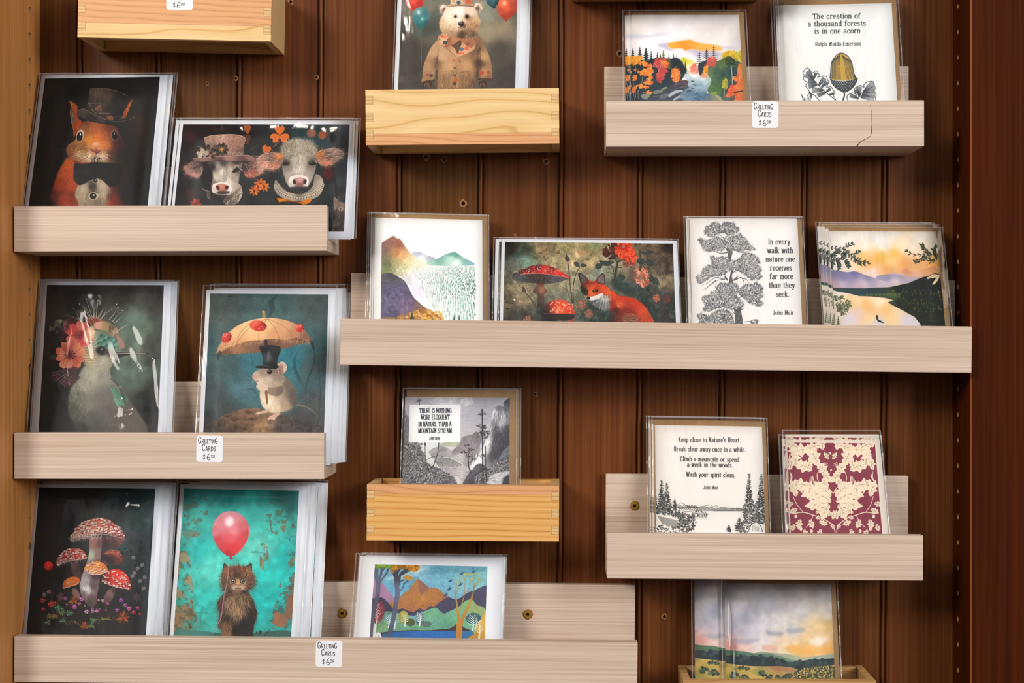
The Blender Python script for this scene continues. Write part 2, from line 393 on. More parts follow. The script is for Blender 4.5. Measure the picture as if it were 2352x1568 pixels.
def value_noise(h, w, cell, R, octaves=3):
    out = np.zeros((h, w), np.float32); amp = 1.0; tot = 0
    for _ in range(octaves):
        gy, gx = int(h / cell) + 3, int(w / cell) + 3
        g = R.random((gy, gx)).astype(np.float32)
        y = np.arange(h) / cell; x = np.arange(w) / cell
        y0 = y.astype(int); x0 = x.astype(int); fy = y - y0; fx = x - x0
        fy = (fy * fy * (3 - 2 * fy))[:, None]; fx = (fx * fx * (3 - 2 * fx))[None]
        a = g[y0][:, x0]; b = g[y0][:, x0 + 1]; c = g[y0 + 1][:, x0]; d = g[y0 + 1][:, x0 + 1]
        out += amp * ((a * (1 - fx) + b * fx) * (1 - fy) + (c * (1 - fx) + d * fx) * fy)
        tot += amp; amp *= .5; cell = max(1.0, cell / 2)
    return out / tot

class Art:
    """canvas of one printed sheet; drawing coordinates are those of the layout sketch (origin ox, oy, scale sc)"""
    FOOT = None
    def __init__(s, o, quad, ext=82, SC=2.0, bg=0xffffff, seed=1, up=0):
        s.ox, s.oy, s.sc = o; s.R = np.random.default_rng(seed)
        q = np.array(quad, float)                       # TL TR BR BL at the lip line, sketch coordinates
        foot = (Art.FOOT - s.oy) * s.sc if Art.FOOT and ext else None
        def down(a, b): return b + (b - a) * (((foot - b[1]) if foot else ext * s.sc) / (b[1] - a[1]))
        s.quad = np.array([q[0] - (q[3] - q[0]) * up, q[1] - (q[2] - q[1]) * up, down(q[1], q[2]), down(q[0], q[3])])
        s.px = s.quad / s.sc + np.array([s.ox, s.oy])   # the four corners in layout pixels
        L = lambda i, j: np.hypot(*(s.px[i] - s.px[j]))
        s.W = int(max(L(0, 1), L(2, 3)) * SC); s.H = int(max(L(0, 3), L(1, 2)) * SC)
        s.k = SC / s.sc                                  # canvas pixels per sketch unit
        s.Hm = homography(s.quad, [(0, 0), (s.W, 0), (s.W, s.H), (0, s.H)])
        Hi = np.linalg.inv(s.Hm)
        gx, gy = np.meshgrid(np.arange(s.W) + .5, np.arange(s.H) + .5)
        d = Hi[2, 0] * gx + Hi[2, 1] * gy + Hi[2, 2]
        s.X = ((Hi[0, 0] * gx + Hi[0, 1] * gy + Hi[0, 2]) / d).astype(np.float32)
        s.Y = ((Hi[1, 0] * gx + Hi[1, 1] * gy + Hi[1, 2]) / d).astype(np.float32)
        s.C = np.ones((s.H, s.W, 3), np.float32) * rgb(bg); s.bg = rgb(bg); s.pm = None
    def T(s, p):
        p = np.asarray(p, float).reshape(-1, 2)
        q = np.c_[p, np.ones(len(p))] @ s.Hm.T
        return q[:, :2] / q[:, 2:]
    def cover(s, c, pad=0):
        """antialiased coverage of a closed outline in canvas coordinates -> (y0, x0, mask)"""
        x0 = int(max(0, np.floor(c[:, 0].min()) - pad)); x1 = int(min(s.W, np.ceil(c[:, 0].max()) + pad + 1))
        y0 = int(max(0, np.floor(c[:, 1].min()) - pad)); y1 = int(min(s.H, np.ceil(c[:, 1].max()) + pad + 1))
        if x1 <= x0 or y1 <= y0: return None
        SS = 4; w = x1 - x0; h = y1 - y0
        a = c - (x0, y0); b = np.roll(a, -1, 0)
        up = a[:, 1] > b[:, 1]
        lo = np.where(up[:, None], b, a); hi = np.where(up[:, None], a, b); sg = np.where(up, -1.0, 1.0)
        j0 = np.clip(np.ceil(lo[:, 1] * SS - .5), 0, h * SS).astype(int); j1 = np.clip(np.ceil(hi[:, 1] * SS - .5), 0, h * SS).astype(int)
        n = np.maximum(j1 - j0, 0); e = np.repeat(np.arange(len(a)), n)
        if len(e) == 0: return None
        j = np.arange(len(e)) - np.repeat(np.cumsum(n) - n, n) + j0[e]
        sl = (hi[:, 0] - lo[:, 0]) / np.maximum(hi[:, 1] - lo[:, 1], 1e-9)
        x = np.clip(lo[e, 0] + ((j + .5) / SS - lo[e, 1]) * sl[e], 0, w - 1e-3)
        xi = x.astype(int); fr = x - xi
        acc = np.zeros((h * SS, w + 2))
        np.add.at(acc, (j, xi), sg[e] * (1 - fr)); np.add.at(acc, (j, xi + 1), sg[e] * fr)
        m = np.minimum(np.abs(np.cumsum(acc, 1)[:, :w]), 1).reshape(h, SS, w).mean(1)
        return y0, x0, m.astype(np.float32)
    def lay(s, g, col, a=1, bl=0, mode='n'):
        if g is None: return
        y0, x0, m = g
        if bl: m = box_blur(m, bl * s.k / 2)
        h, w = m.shape; D = s.C[y0:y0 + h, x0:x0 + w]
        c = col(s.X[y0:y0 + h, x0:x0 + w], s.Y[y0:y0 + h, x0:x0 + w]) if callable(col) else rgb(col)
        m = (m * a)[..., None]
        if mode == 'm': c = D * c
        elif mode == 's': c = 1 - (1 - D) * (1 - c)
        D += (c - D) * m
    def poly(s, p, sm=1):
        p = np.asarray(p, float).reshape(-1, 2)
        return s.T(smooth_pts(p) if sm else p)
    def P(s, p, col, a=1, sm=1, bl=0, mode='n'):
        c = s.poly(p, sm)
        s.lay(s.cover(c, int(bl * s.k * 2) + 1 if bl else 0), col, a, bl, mode)
    def pic(s, p, col, f=.6):
        """a printed quad TL TR BR BL that runs on below the lip"""
        p = np.asarray(p, float).reshape(4, 2)
        q = np.array([p[0], p[1], p[2] + (p[2] - p[1]) * f, p[3] + (p[3] - p[0]) * f])
        s.P(q, col, sm=0)
        s.pm = (s.cover(s.T(q)), s.bg)                   # the print stays inside its frame
    def E(s, cx, cy, rx, ry, col, a=1, rot=0, bl=0, mode='n'):
        t = np.arange(28) / 28 * 2 * np.pi; r = np.radians(rot)
        x = rx * np.cos(t); y = ry * np.sin(t)
        s.P(np.c_[cx + x * np.cos(r) - y * np.sin(r), cy + x * np.sin(r) + y * np.cos(r)], col, a, 0, bl, mode)
    def L(s, p, col, w=4, a=1, sm=1, tp=0, bl=0):
        """stroke of width w; tp=1 tapers to the end, 2 to both ends"""
        p = np.asarray(p, float).reshape(-1, 2)
        if sm and len(p) > 2: p = smooth_pts(p, False)
        d = np.gradient(p, axis=0) if len(p) > 2 else np.repeat((p[1:] - p[:1]), 2, 0)
        d /= np.maximum(np.hypot(d[:, 0], d[:, 1]), 1e-9)[:, None]
        t = np.linspace(0, 1, len(p))
        k = np.ones_like(t) if tp == 0 else (1 - t * .9 if tp == 1 else np.sin(np.pi * np.clip(t, .04, .96)))
        n = np.c_[-d[:, 1], d[:, 0]] * (w / 2 * k)[:, None]
        s.lay(s.cover(s.T(np.vstack([p + n, (p - n)[::-1]])), int(bl * s.k * 2) + 1 if bl else 0), col, a, bl)
    def spots(s, p, n, sm=1):
        g = s.cover(s.poly(p, sm))
        if g is None: return np.zeros(0, int), np.zeros(0, int)
        yy, xx = np.nonzero(g[2] > .5)
        if len(yy) == 0: return yy, xx
        i = s.R.integers(0, len(yy), n)
        return yy[i] + g[0], xx[i] + g[1]
    def F(s, p, n, ln, ang=90, col=None, var=.35, a=.6, w=1, spread=14, curl=0, lift=0, sm=1):
        """fur / hatching: n short hairs inside an outline, ang in degrees (90 = down), number, f(x, y) or ('r', cx, cy)"""
        y, x = s.spots(p, n, sm)
        if len(y) == 0: return
        X = s.X[y, x]; Y = s.Y[y, x]
        if isinstance(ang, tuple): an = np.arctan2(Y - ang[2], X - ang[1])
        elif callable(ang): an = np.radians(ang(X, Y))
        else: an = np.full(len(y), np.radians(float(ang)))
        an = an + np.radians(s.R.normal(0, spread, len(y)))
        L = ln * s.k * s.R.uniform(.6, 1.3, len(y)); cu = np.radians(curl) * s.R.normal(0, 1, len(y)) if curl else 0
        if col is None:
            c = s.C[y, x] * (1 + s.R.normal(lift, var, len(y)))[:, None]
        else:
            cs = np.array([rgb(q) for q in (col if isinstance(col, (list, tuple)) else [col])])
            c = cs[s.R.integers(0, len(cs), len(y))] * (1 + s.R.normal(0, var * .4, len(y)))[:, None]
        c = np.clip(c, 0, 1)
        m = max(3, int(ln * s.k * 1.2)); px = x + .0; py = y + .0
        for t in range(m):
            aa = a * (1 - .75 * t / m)
            for dx in range(w):
                for dy in range(w):
                    ix = np.clip(np.round(px).astype(int) + dx, 0, s.W - 1); iy = np.clip(np.round(py).astype(int) + dy, 0, s.H - 1)
                    s.C[iy, ix] += (c - s.C[iy, ix]) * aa
            px = px + np.cos(an) * L / m; py = py + np.sin(an) * L / m; an = an + cu / m
    def N(s, amt=.15, cell=40, p=None, octv=3, sm=1, col=None, thr=None, ink=0):
        """mottling; with col/thr: flakes of a colour where the noise is high"""
        g = (0, 0, np.ones((s.H, s.W), np.float32)) if p is None else s.cover(s.poly(p, sm))
        if g is None: return
        y0, x0, m = g; h, w = m.shape; D = s.C[y0:y0 + h, x0:x0 + w]
        v = value_noise(h, w, max(1.5, cell * s.k), s.R, octv)
        if ink: m = m * np.clip((.86 - D.min(2)) * 9, 0, 1)
        if col is None: D *= (1 + amt * 2 * (v - .5) * m)[..., None]; np.clip(D, 0, 1, D)
        else:
            k = np.clip((v - thr) * 14, 0, 1) * m * amt; D += ((col(s.X[y0:y0 + h, x0:x0 + w], s.Y[y0:y0 + h, x0:x0 + w]) if callable(col) else rgb(col)) - D) * k[..., None]
    def S(s, p, n, r, cols, a=.9, asp=1.0, rot=0, sm=1):
        """scatter n dabs of radius r0..r1 inside an outline"""
        y, x = s.spots(p, n, sm)
        for i in range(len(y)):
            q = s.R.uniform(*r); c = cols[s.R.integers(0, len(cols))] if isinstance(cols, (list, tuple)) else cols
            s.E(s.X[y[i], x[i]], s.Y[y[i], x[i]], q, q * asp * s.R.uniform(.7, 1.2), c, a, rot + s.R.normal(0, 25))
    def petals(s, cx, cy, r, n, col, wd=.5, a=1, rot=0, cen=None, sq=1.0):
        for i in range(n):
            t = rot + 360 * i / n; q = np.radians(t)
            s.E(cx + np.cos(q) * r * .55, cy + np.sin(q) * r * .55 * sq, r * .5, r * wd * .5, col if not isinstance(col, list) else col[i % len(col)], a, t)
        if cen is not None: s.E(cx, cy, r * .25, r * .25 * sq, cen, a)
    def fir(s, x, top, bot, w, col, n=9, a=1, gap=.55):
        """a conifer: drooping boughs on a stem"""
        s.L([x, top, x, bot], col, max(w * .07, 2), a, 0)
        for i in range(n):
            f = (i + .6) / n; y = top + (bot - top) * f; q = w * .5 * f ** .75 * s.R.uniform(.8, 1.15); hh = (bot - top) / n
            for sd in (-1, 1):
                s.P([x, y - hh * .7, x + sd * q * .6, y - hh * .1, x + sd * q, y + hh * .35, x + sd * q * .5, y + hh * gap * .6, x, y + hh * gap], col, a, 0)
    def O(s, p, fill, col, w):
        """filled shape with an even outline"""
        q = smooth_pts(np.asarray(p, float).reshape(-1, 2)); s.P(q, fill, sm=0); s.L(np.vstack([q, q[:2]]), col, w, 1, 0)
    # ---- lettering: strokes on a 10-high grid, heavier on the verticals
    def text(s, t, x, y, h, col, wd=.62, wt=(.9, 2.0), al='c', serif=True, sp=1.0, slope=0.0, word=3.4, jit=0):
        u = h / 10; tot = 0
        adv = lambda ch: (word if ch == ' ' else (GLYPH[ch][0] + 2.0 * sp))
        tot = sum(adv(ch) for ch in t) * u * wd
        cx = x - tot / 2 if al == 'c' else x
        for ch in t:
            if ch != ' ':
                jy = s.R.normal(0, jit) * u if jit else 0
                for st in GLYPH[ch][1]:
                    q = np.array(st, float).reshape(-1, 2)
                    p = np.c_[cx + q[:, 0] * u * wd, y - q[:, 1] * u + jy]
                    p[:, 1] += (p[:, 0] - x) * slope
                    pp = smooth_pts(p, False, 4) if len(p) > 2 else p
                    d = np.gradient(pp, axis=0) if len(pp) > 2 else np.repeat(pp[1:] - pp[:1], 2, 0)
                    l = np.maximum(np.hypot(d[:, 0], d[:, 1]), 1e-9); d /= l[:, None]
                    wdt = (wt[0] + (wt[1] - wt[0]) * np.abs(d[:, 1]) ** 1.5) * u / 2
                    n = np.c_[-d[:, 1], d[:, 0]] * wdt[:, None]; e0 = d[0] * wt[0] * u * .3; e1 = d[-1] * wt[0] * u * .3
                    o = np.vstack([pp + n, (pp - n)[::-1]]); o[0] -= e0; o[-1] -= e0; o[len(pp) - 1] += e1; o[len(pp)] += e1
                    s.lay(s.cover(s.T(o)), col)
                    if serif and len(q) == 2 and abs(q[0, 0] - q[1, 0]) < .6 * abs(q[0, 1] - q[1, 1]):
                        for r in p: s.L([r[0] - 1.5 * u * wd, r[1], r[0] + 1.5 * u * wd, r[1]], col, wt[0] * u, 1, 0)
            cx += adv(ch) * u * wd
    def out(s):
        if s.pm is not None:
            y0, x0, m = s.pm[0]; f = np.zeros((s.H, s.W, 1), np.float32); f[y0:y0 + m.shape[0], x0:x0 + m.shape[1], 0] = m
            s.C = s.C * f + s.pm[1] * (1 - f)
        return np.clip(s.C, 0, 1)

# glyphs: width, strokes (x, y up; baseline 0, x-height 6.6, cap 10)
_o = [2.6, 6.6, .6, 5.5, .4, 3.3, .8, .9, 2.7, 0, 4.6, .9, 5, 3.3, 4.7, 5.6, 2.7, 6.6]
GLYPH = {
 'a': (5, [[.7, 5.3, 1.6, 6.5, 3.2, 6.5, 4.2, 5.2, 4.2, 2, 4.3, .4, 5.2, .2], [4.2, 4, 2.4, 3.6, .7, 2.6, .6, .8, 1.8, 0, 3.2, .5, 4.2, 1.8]]),
 'b': (5.2, [[.9, 0, .9, 10], [.9, 5, 2.2, 6.6, 4, 6.2, 4.9, 3.6, 4.2, .6, 2.4, 0, .9, 1.2]]),
 'c': (4.6, [[4.3, 5, 3.4, 6.5, 1.8, 6.2, .5, 4, .6, 1.6, 2, .05, 3.4, .3, 4.5, 1.5]]),
 'd': (5.2, [[4.4, 0, 4.4, 10], [4.4, 5, 3, 6.6, 1.3, 6.2, .4, 3.6, 1, .6, 2.8, 0, 4.4, 1.4]]),
 'e': (4.8, [[.7, 3.6, 4.4, 3.7, 4.2, 5.6, 2.9, 6.6, 1.3, 6, .5, 3.6, 1, 1, 2.6, 0, 4.5, 1.2]]),
 'f': (3.4, [[1.5, 0, 1.5, 6.5], [1.5, 6, 1.6, 8.8, 2.8, 9.9, 4, 9.2], [.1, 6.3, 3.3, 6.3]]),
 'h': (5.6, [[1, 0, 1, 10], [1, 4.6, 2.4, 6.5, 4, 6.4, 4.6, 5, 4.6, 3], [4.6, 4.4, 4.6, 0]]),
 'i': (2, [[1.1, 0, 1.1, 6.5], [1.1, 8.5, 1.15, 9.7, 1.1, 8.6]]),
 'k': (5.4, [[1, 0, 1, 10], [1, 2.8, 4.4, 6.4], [2.3, 3.9, 3.4, 2.2, 4.9, .1]]),
 'l': (2, [[1.1, 0, 1.1, 10]]),
 'm': (8.4, [[1, 0, 1, 6.5], [1, 4.6, 2.2, 6.5, 3.6, 6.4, 4.2, 5, 4.2, 3], [4.2, 4.4, 4.2, 0], [4.2, 4.6, 5.4, 6.5, 6.8, 6.4, 7.4, 5, 7.4, 3], [7.4, 4.4, 7.4, 0]]),
 'n': (5.6, [[1, 0, 1, 6.5], [1, 4.6, 2.4, 6.5, 4, 6.4, 4.6, 5, 4.6, 3], [4.6, 4.4, 4.6, 0]]),
 'o': (5, [_o]),
 'p': (5.2, [[.9, -3, .9, 6.5], [.9, 5, 2.2, 6.6, 4, 6.2, 4.9, 3.6, 4.2, .6, 2.4, 0, .9, 1.2]]),
 'r': (4, [[1, 0, 1, 6.5], [1, 4.2, 2, 6.1, 3.2, 6.6, 4.1, 5.9]]),
 's': (4.2, [[3.7, 5.2, 2.8, 6.5, 1.2, 6.3, .7, 5, 1.6, 3.8, 3.2, 3, 3.9, 1.7, 2.9, .1, 1.2, .2, .4, 1.5]]),
 't': (3.4, [[1.5, 8.6, 1.5, 2, 2, .3, 3.4, .4], [.1, 6.3, 3.2, 6.3]]),
 'u': (5.6, [[1, 6.5, 1, 3], [1, 3.5, 1, 1.6, 2, 0, 3.4, .3, 4.5, 2.2], [4.5, 6.5, 4.5, 0]]),
 'v': (5, [[.5, 6.5, 2.5, .2], [4.6, 6.5, 2.6, .2]]),
 'w': (7.4, [[.4, 6.5, 2.2, .2], [3.8, 6.4, 2.3, .2], [3.7, 6.4, 5.4, .2], [7.1, 6.5, 5.5, .2]]),
 'y': (5, [[.5, 6.5, 2.6, .4], [4.6, 6.5, 2.4, -1.4, 1.4, -2.9, .3, -2.4]]),
 '.': (1.4, [[.8, .1, 1, .9, .9, .2]]), "'": (1.4, [[.9, 9.8, .7, 7.9]]),
 'A': (6, [[3, 10, .4, 0], [3, 10, 5.6, 0], [1.4, 3.4, 4.7, 3.4]]),
 'B': (5.6, [[1, 0, 1, 10], [1, 9.9, 3.6, 9.8, 4.6, 7.8, 3.4, 5.6, 1, 5.3], [1, 5.3, 3.8, 5.2, 5.2, 2.8, 3.8, .2, 1, 0]]),
 'C': (5.6, [[5.1, 7.8, 4.2, 9.7, 2.6, 9.8, .8, 7.6, .5, 4.4, 1.4, 1, 3, 0, 4.6, .6, 5.2, 2.3]]),
 'D': (6, [[1, 0, 1, 10], [1, 9.9, 4, 9.4, 5.5, 6, 5, 2, 3, .1, 1, 0]]),
 'E': (5, [[1, 0, 1, 10], [1, 9.8, 4.7, 9.8], [1, 5.3, 3.8, 5.3], [1, .2, 4.8, .2]]),
 'G': (6, [[5.3, 8, 4, 9.8, 2.2, 9.6, .7, 7, .6, 3.4, 1.8, .4, 3.8, 0, 5.4, 1.5, 5.4, 4], [3.4, 4, 5.6, 4]]),
 'H': (6.2, [[1, 0, 1, 10], [5.2, 0, 5.2, 10], [1, 5.2, 5.2, 5.2]]),
 'I': (2.2, [[1.2, 0, 1.2, 10]]),
 'J': (4.4, [[3, 10, 3, 3], [3, 4, 2.9, 1, 1.6, -.4, .3, .4, .2, 1.8]]),
 'K': (6, [[1, 0, 1, 10], [1, 4, 5, 9.8], [2.3, 5.6, 3.6, 3, 5.5, .1]]),
 'L': (4.8, [[1, 0, 1, 10], [1, .2, 4.7, .2]]),
 'M': (7.6, [[1, 0, 1.3, 10], [1.3, 10, 3.8, 1], [6.4, 10, 3.8, 1], [6.4, 10, 6.7, 0]]),
 'N': (6.2, [[1, 0, 1, 10], [1, 10, 5.2, 0], [5.2, 0, 5.2, 10]]),
 'O': (6, [[3, 9.9, 1, 8.6, .4, 5, 1, 1.3, 3, 0, 5, 1.3, 5.6, 5, 5, 8.6, 3, 9.9]]),
 'Q': (6, [[3, 9.9, 1, 8.6, .4, 5, 1, 1.3, 3, 0, 5, 1.3, 5.6, 5, 5, 8.6, 3, 9.9], [3.2, 2.8, 4.4, 1, 6, -.8]]),
 'R': (5.8, [[1, 0, 1, 10], [1, 9.9, 3.8, 9.7, 4.9, 7.6, 3.6, 5.2, 1, 5], [2.8, 5, 4, 2.2, 5.5, 0]]),
 'S': (5, [[4.5, 8, 3.4, 9.8, 1.5, 9.5, .7, 7.8, 1.6, 6, 3.6, 4.6, 4.6, 2.6, 3.6, .2, 1.6, .1, .4, 1.9]]),
 'T': (6, [[3, 0, 3, 9.8], [.4, 9.8, 5.6, 9.8], [.4, 9.8, .3, 8], [5.6, 9.8, 5.7, 8]]),
 'U': (6.2, [[1, 10, 1, 4], [1, 5, 1.1, 1.6, 3, 0, 4.9, 1.4, 5.2, 5], [5.2, 4, 5.2, 10]]),
 'W': (8.4, [[.4, 10, 2.5, 0], [4.2, 9.5, 2.6, 0], [4.1, 9.5, 6, 0], [8, 10, 6.1, 0]]),
 '$': (5, [[4.4, 8, 3.2, 9.2, 1.4, 8.8, .9, 7, 2.4, 5.2, 4, 3.6, 3.8, 1.6, 2, .8, .5, 2], [3.2, 10.6, 2, -.8]]),
 '6': (5, [[3.6, 10, 1.4, 7, .5, 3.4, 1.4, .4, 3.4, 0, 4.6, 1.8, 4, 4, 2.2, 4.6, .8, 3]]),
 '0': (4, [[2, 9.6, .6, 7.4, .6, 2.6, 2, .2, 3.4, 2.6, 3.4, 7.4, 2, 9.6]]),
}
# ---------------------------------------------------------------- the printed motifs
WHITE = 0xE4E6EE; PAPER = 0xEFECE6

def art_squirrel():
    A = Art((50, 160, 4.9), [(222, 65), (1597, 58), (1460, 1525), (30, 1525)], bg=WHITE, seed=11)
    P, E, L, F = A.P, A.E, A.L, A.F
    A.pic([262, 100, 1555, 80, 1418, 1525, 78, 1525], field((500, 300, 0x0c0807), (300, 900, 0x0d0807), (1450, 500, 0x1c1a1a), (1400, 1200, 0x1f1e1f), (1000, 200, 0x0d0a09)))
    P([1190, 560, 1350, 500, 1410, 700, 1380, 950, 1360, 1250, 1220, 1400, 1150, 1000], field((1300, 650, 0x2c190e), (1280, 850, 0x22130b), (1300, 1200, 0x0c0705), (1200, 1300, 0x0a0504)), bl=40)
    F([1190, 560, 1350, 500, 1410, 700, 1380, 950, 1360, 1250, 1150, 1000], 500, 40, 70, var=.5)
    body = [310, 1560, 318, 1440, 350, 1320, 400, 1170, 470, 1040, 540, 970, 800, 960, 1040, 970, 1150, 1020, 1205, 1150, 1210, 1350, 1180, 1560, 1180, 1900, 310, 1900]
    P(body, field((480, 1150, 0xBE5013), (430, 1290, 0xA03C0D), (360, 1420, 0x5E1D0A), (320, 1520, 0x1d0907), (550, 1030, 0xC65A1B), (560, 1300, 0xA8420F), (480, 1480, 0xA02E0A), (560, 1440, 0x6a1c08), (620, 1000, 0x7a2a0c), (1100, 1040, 0x5a1e10), (1150, 1180, 0x4a120c), (1180, 1400, 0x230a08), (1060, 1480, 0x9A3110), (1000, 1520, 0xA83a12), (800, 1100, 0x1a0a06)), bl=14)
    F(body, 2600, 46, lambda x, y: 90 + (x < 800) * 28 - (x > 900) * 20, var=.38, a=.6)
    F([420, 1420, 560, 1380, 620, 1520, 420, 1525], 350, 40, 60, [0xC8480f, 0x5a1506], a=.5)
    be = [640, 1290, 760, 1225, 900, 1240, 985, 1310, 1020, 1400, 985, 1480, 940, 1560, 900, 1900, 640, 1900, 640, 1520, 600, 1420]
    P(be, field((700, 1330, 0xA8987F), (660, 1420, 0x9A8870), (800, 1310, 0x3a3028), (740, 1500, 0x857560), (900, 1300, 0xB0A089), (920, 1400, 0xA5947C), (850, 1500, 0x746552), (1000, 1420, 0x6a4030)), bl=8)
    F(be, 900, 45, 95, var=.35, a=.55)
    for ex, ey, r in ((828, 1248, 26), (803, 1420, 38)):
        E(ex + 4, ey, r * 1.5, r * 1.1, 0xC0B29c, .8, bl=6); E(ex, ey, r, r * .95, 0x120c0a); E(ex - r * .2, ey, r * .55, r * .5, 0x30251e); E(ex + r * .25, ey - r * .25, r * .22, r * .22, 0xE8E0D4)
        L([ex - r * 1.4, ey - r * .9, ex, ey - r * 1.4, ex + r * 1.7, ey - r * .8], 0x2a2018, 6, .8)
    hd = [690, 590, 800, 566, 950, 600, 1060, 650, 1115, 750, 1165, 850, 1172, 960, 1110, 1040, 950, 1050, 830, 1038, 700, 1045, 570, 1010, 502, 935, 520, 850, 600, 790, 612, 700, 650, 640]
    P(hd, field((720, 600, 0x6E3A1E), (800, 670, 0xA55326), (700, 660, 0x8A4E2c), (950, 640, 0x7c3a1a), (960, 740, 0x9A4A20), (860, 760, 0xC26A2a), (760, 800, 0xC98234), (700, 850, 0x9c6a38), (560, 880, 0xA8683a), (530, 950, 0x9a5830), (640, 960, 0xD0A27a), (600, 1000, 0xB47446), (760, 960, 0xC89878), (960, 850, 0xB86a30), (920, 960, 0xA88060), (1010, 960, 0x6a3a24), (1080, 800, 0x4a1c10), (1100, 900, 0x6e2814), (1150, 980, 0x301008), (830, 1030, 0x4a3024), (740, 1030, 0x9a6848)), bl=6)
    F(hd, 3600, 26, ('r', 830, 820), var=.3, a=.55)
    F([520, 860, 700, 830, 760, 960, 640, 1040, 510, 960], 160, 70, 160, 0x2a1a10, a=.55, spread=10)
    E(830, 850, 95, 70, 0xD08034, .6, bl=30)
    no = [765, 880, 790, 836, 845, 812, 888, 846, 893, 895, 856, 938, 810, 925, 772, 902]
    P(no, field((830, 840, 0xE0A070), (800, 880, 0xC88858), (870, 880, 0xC07a50), (840, 925, 0x7a3c2c), (790, 905, 0x8a5038)))
    L([835, 850, 838, 930], 0x7a4430, 5, .7); L([772, 898, 810, 922, 856, 936, 888, 905], 0x4a2218, 7, .9); L([838, 930, 842, 985], 0x3a2018, 9); P([770, 1000, 842, 980, 905, 1005, 850, 1030], 0x2a1a14, .9, bl=8)
    F([700, 940, 950, 940, 930, 1010, 720, 1010], 200, 60, ('r', 835, 860), 0xF0D8B8, a=.6)
    ear = [540, 358, 580, 372, 622, 415, 630, 540, 672, 585, 650, 650, 610, 720, 585, 760, 575, 660, 556, 590, 542, 480, 560, 440]
    P(ear, field((590, 420, 0xB84A18), (620, 520, 0xA83c12), (560, 500, 0x8a5a3c), (650, 600, 0xB24312), (590, 680, 0x9a4018), (560, 390, 0xC86a34)))
    P([556, 470, 585, 480, 602, 590, 575, 600, 552, 560], 0x6f6258, .9, bl=6); F(ear, 400, 30, -70, var=.4); L([530, 352, 556, 385, 546, 480, 560, 590, 585, 680], 0xD8945e, 5, .7)
    P([1245, 345, 1200, 385, 1150, 490, 1118, 540, 1165, 545, 1190, 480, 1222, 400], 0xA8441A); F([1245, 345, 1200, 385, 1120, 530, 1165, 545, 1200, 460], 150, 34, -62, [0xE07a3a, 0x6a240c])
    F([520, 355, 640, 400, 620, 440, 550, 420], 30, 40, -110, 0xA05028)
    crown = [762, 225, 800, 204, 950, 208, 1100, 250, 1195, 300, 1150, 430, 1110, 545, 1000, 520, 850, 495, 738, 450, 752, 330]
    P(crown, field((850, 270, 0x54433a), (790, 340, 0x3c302a), (800, 420, 0x30261f), (900, 380, 0x403028), (960, 300, 0x4a3a31), (1060, 360, 0x14100f), (1150, 320, 0x0e0b0b), (1080, 480, 0x0c0a0a), (980, 470, 0x241b18)))
    F(crown, 700, 60, 95, var=.4, a=.5); L([800, 206, 950, 210, 1100, 252, 1190, 296], 0x8a7864, 5, .6)
    brim = [620, 490, 640, 455, 700, 438, 760, 470, 850, 515, 950, 555, 1080, 575, 1190, 560, 1272, 528, 1262, 570, 1190, 600, 1060, 626, 900, 606, 740, 572, 650, 535]
    P(brim, field((680, 470, 0x4a3c35), (800, 540, 0x241c1a), (1000, 600, 0x14100f), (1200, 570, 0x2a211d), (900, 560, 0x3a2e28)))
    L([640, 462, 700, 446, 800, 498, 950, 560, 1080, 582, 1200, 562, 1270, 530], 0x8a7a6c, 6, .75); L([640, 520, 740, 568, 900, 602], 0x0c0908, 9, .7)
    P([800, 400, 850, 380, 900, 410, 890, 480, 1000, 490, 1030, 560, 960, 560, 850, 510, 790, 470], 0x3c2a22, .8); P([830, 420, 880, 400, 890, 450, 850, 470], 0x7a4a3a, .8); P([960, 530, 1020, 525, 1030, 565, 980, 560], 0x9A5536, .9)
    for q in ([740, 380, 880, 375, 905, 480, 860, 490, 990, 490], [760, 385, 800, 470, 850, 500], [890, 400, 800, 470], [1040, 545, 1080, 520, 1130, 525, 1090, 560, 1170, 545, 1210, 540]): L(q, 0x9a8c80, 4.5, .75, 0)
    E(655, 740, 40, 68, 0xDCC8B4, .85, 18, bl=5); E(652, 752, 33, 54, 0x0a0706, 1, 14); E(660, 728, 8, 12, 0xffffff, .95); E(640, 780, 14, 10, 0x5a5048, .6)
    E(1042, 738, 37, 62, 0xA08474, .7, -14, bl=5); E(1046, 745, 30, 50, 0x0a0706, 1, -12); E(1042, 718, 6, 9, 0xfff8f0, .9); L([1012, 770, 1040, 800, 1075, 780], 0xB89078, 5, .8)
    P([600, 1055, 700, 1062, 830, 1040, 1000, 1050, 1112, 1072, 1122, 1190, 1085, 1290, 1000, 1318, 940, 1275, 880, 1222, 770, 1242, 700, 1285, 640, 1296, 590, 1240, 582, 1160], field((650, 1130, 0x1b1715), (830, 1120, 0x0b0909), (1000, 1150, 0x0d0b0b), (700, 1230, 0x0c0a0a)), bl=3)
    for q in ([620, 1140, 720, 1140, 800, 1120], [640, 1215, 700, 1190, 780, 1140], [890, 1045, 915, 1100]): L(q, 0x3c3634, 8, .8, tp=2, bl=6)
    P([960, 560, 1300, 600, 1300, 1560, 1000, 1560, 1000, 1300, 960, 1000, 1000, 800], 0x6a6068, .55, mode='m', bl=60); P([1060, 900, 1300, 900, 1300, 1560, 1120, 1560], 0x403838, .7, mode='m', bl=60)
    for q in ([505, 850, 380, 840, 270, 870], [500, 885, 350, 910, 230, 1000], [495, 905, 420, 920, 340, 950], [490, 950, 350, 1030, 270, 1115], [500, 985, 420, 1030], [1000, 960, 1080, 1000, 1150, 1070]): L(q, 0x8a7a70, 3, .55, tp=1)
    return A

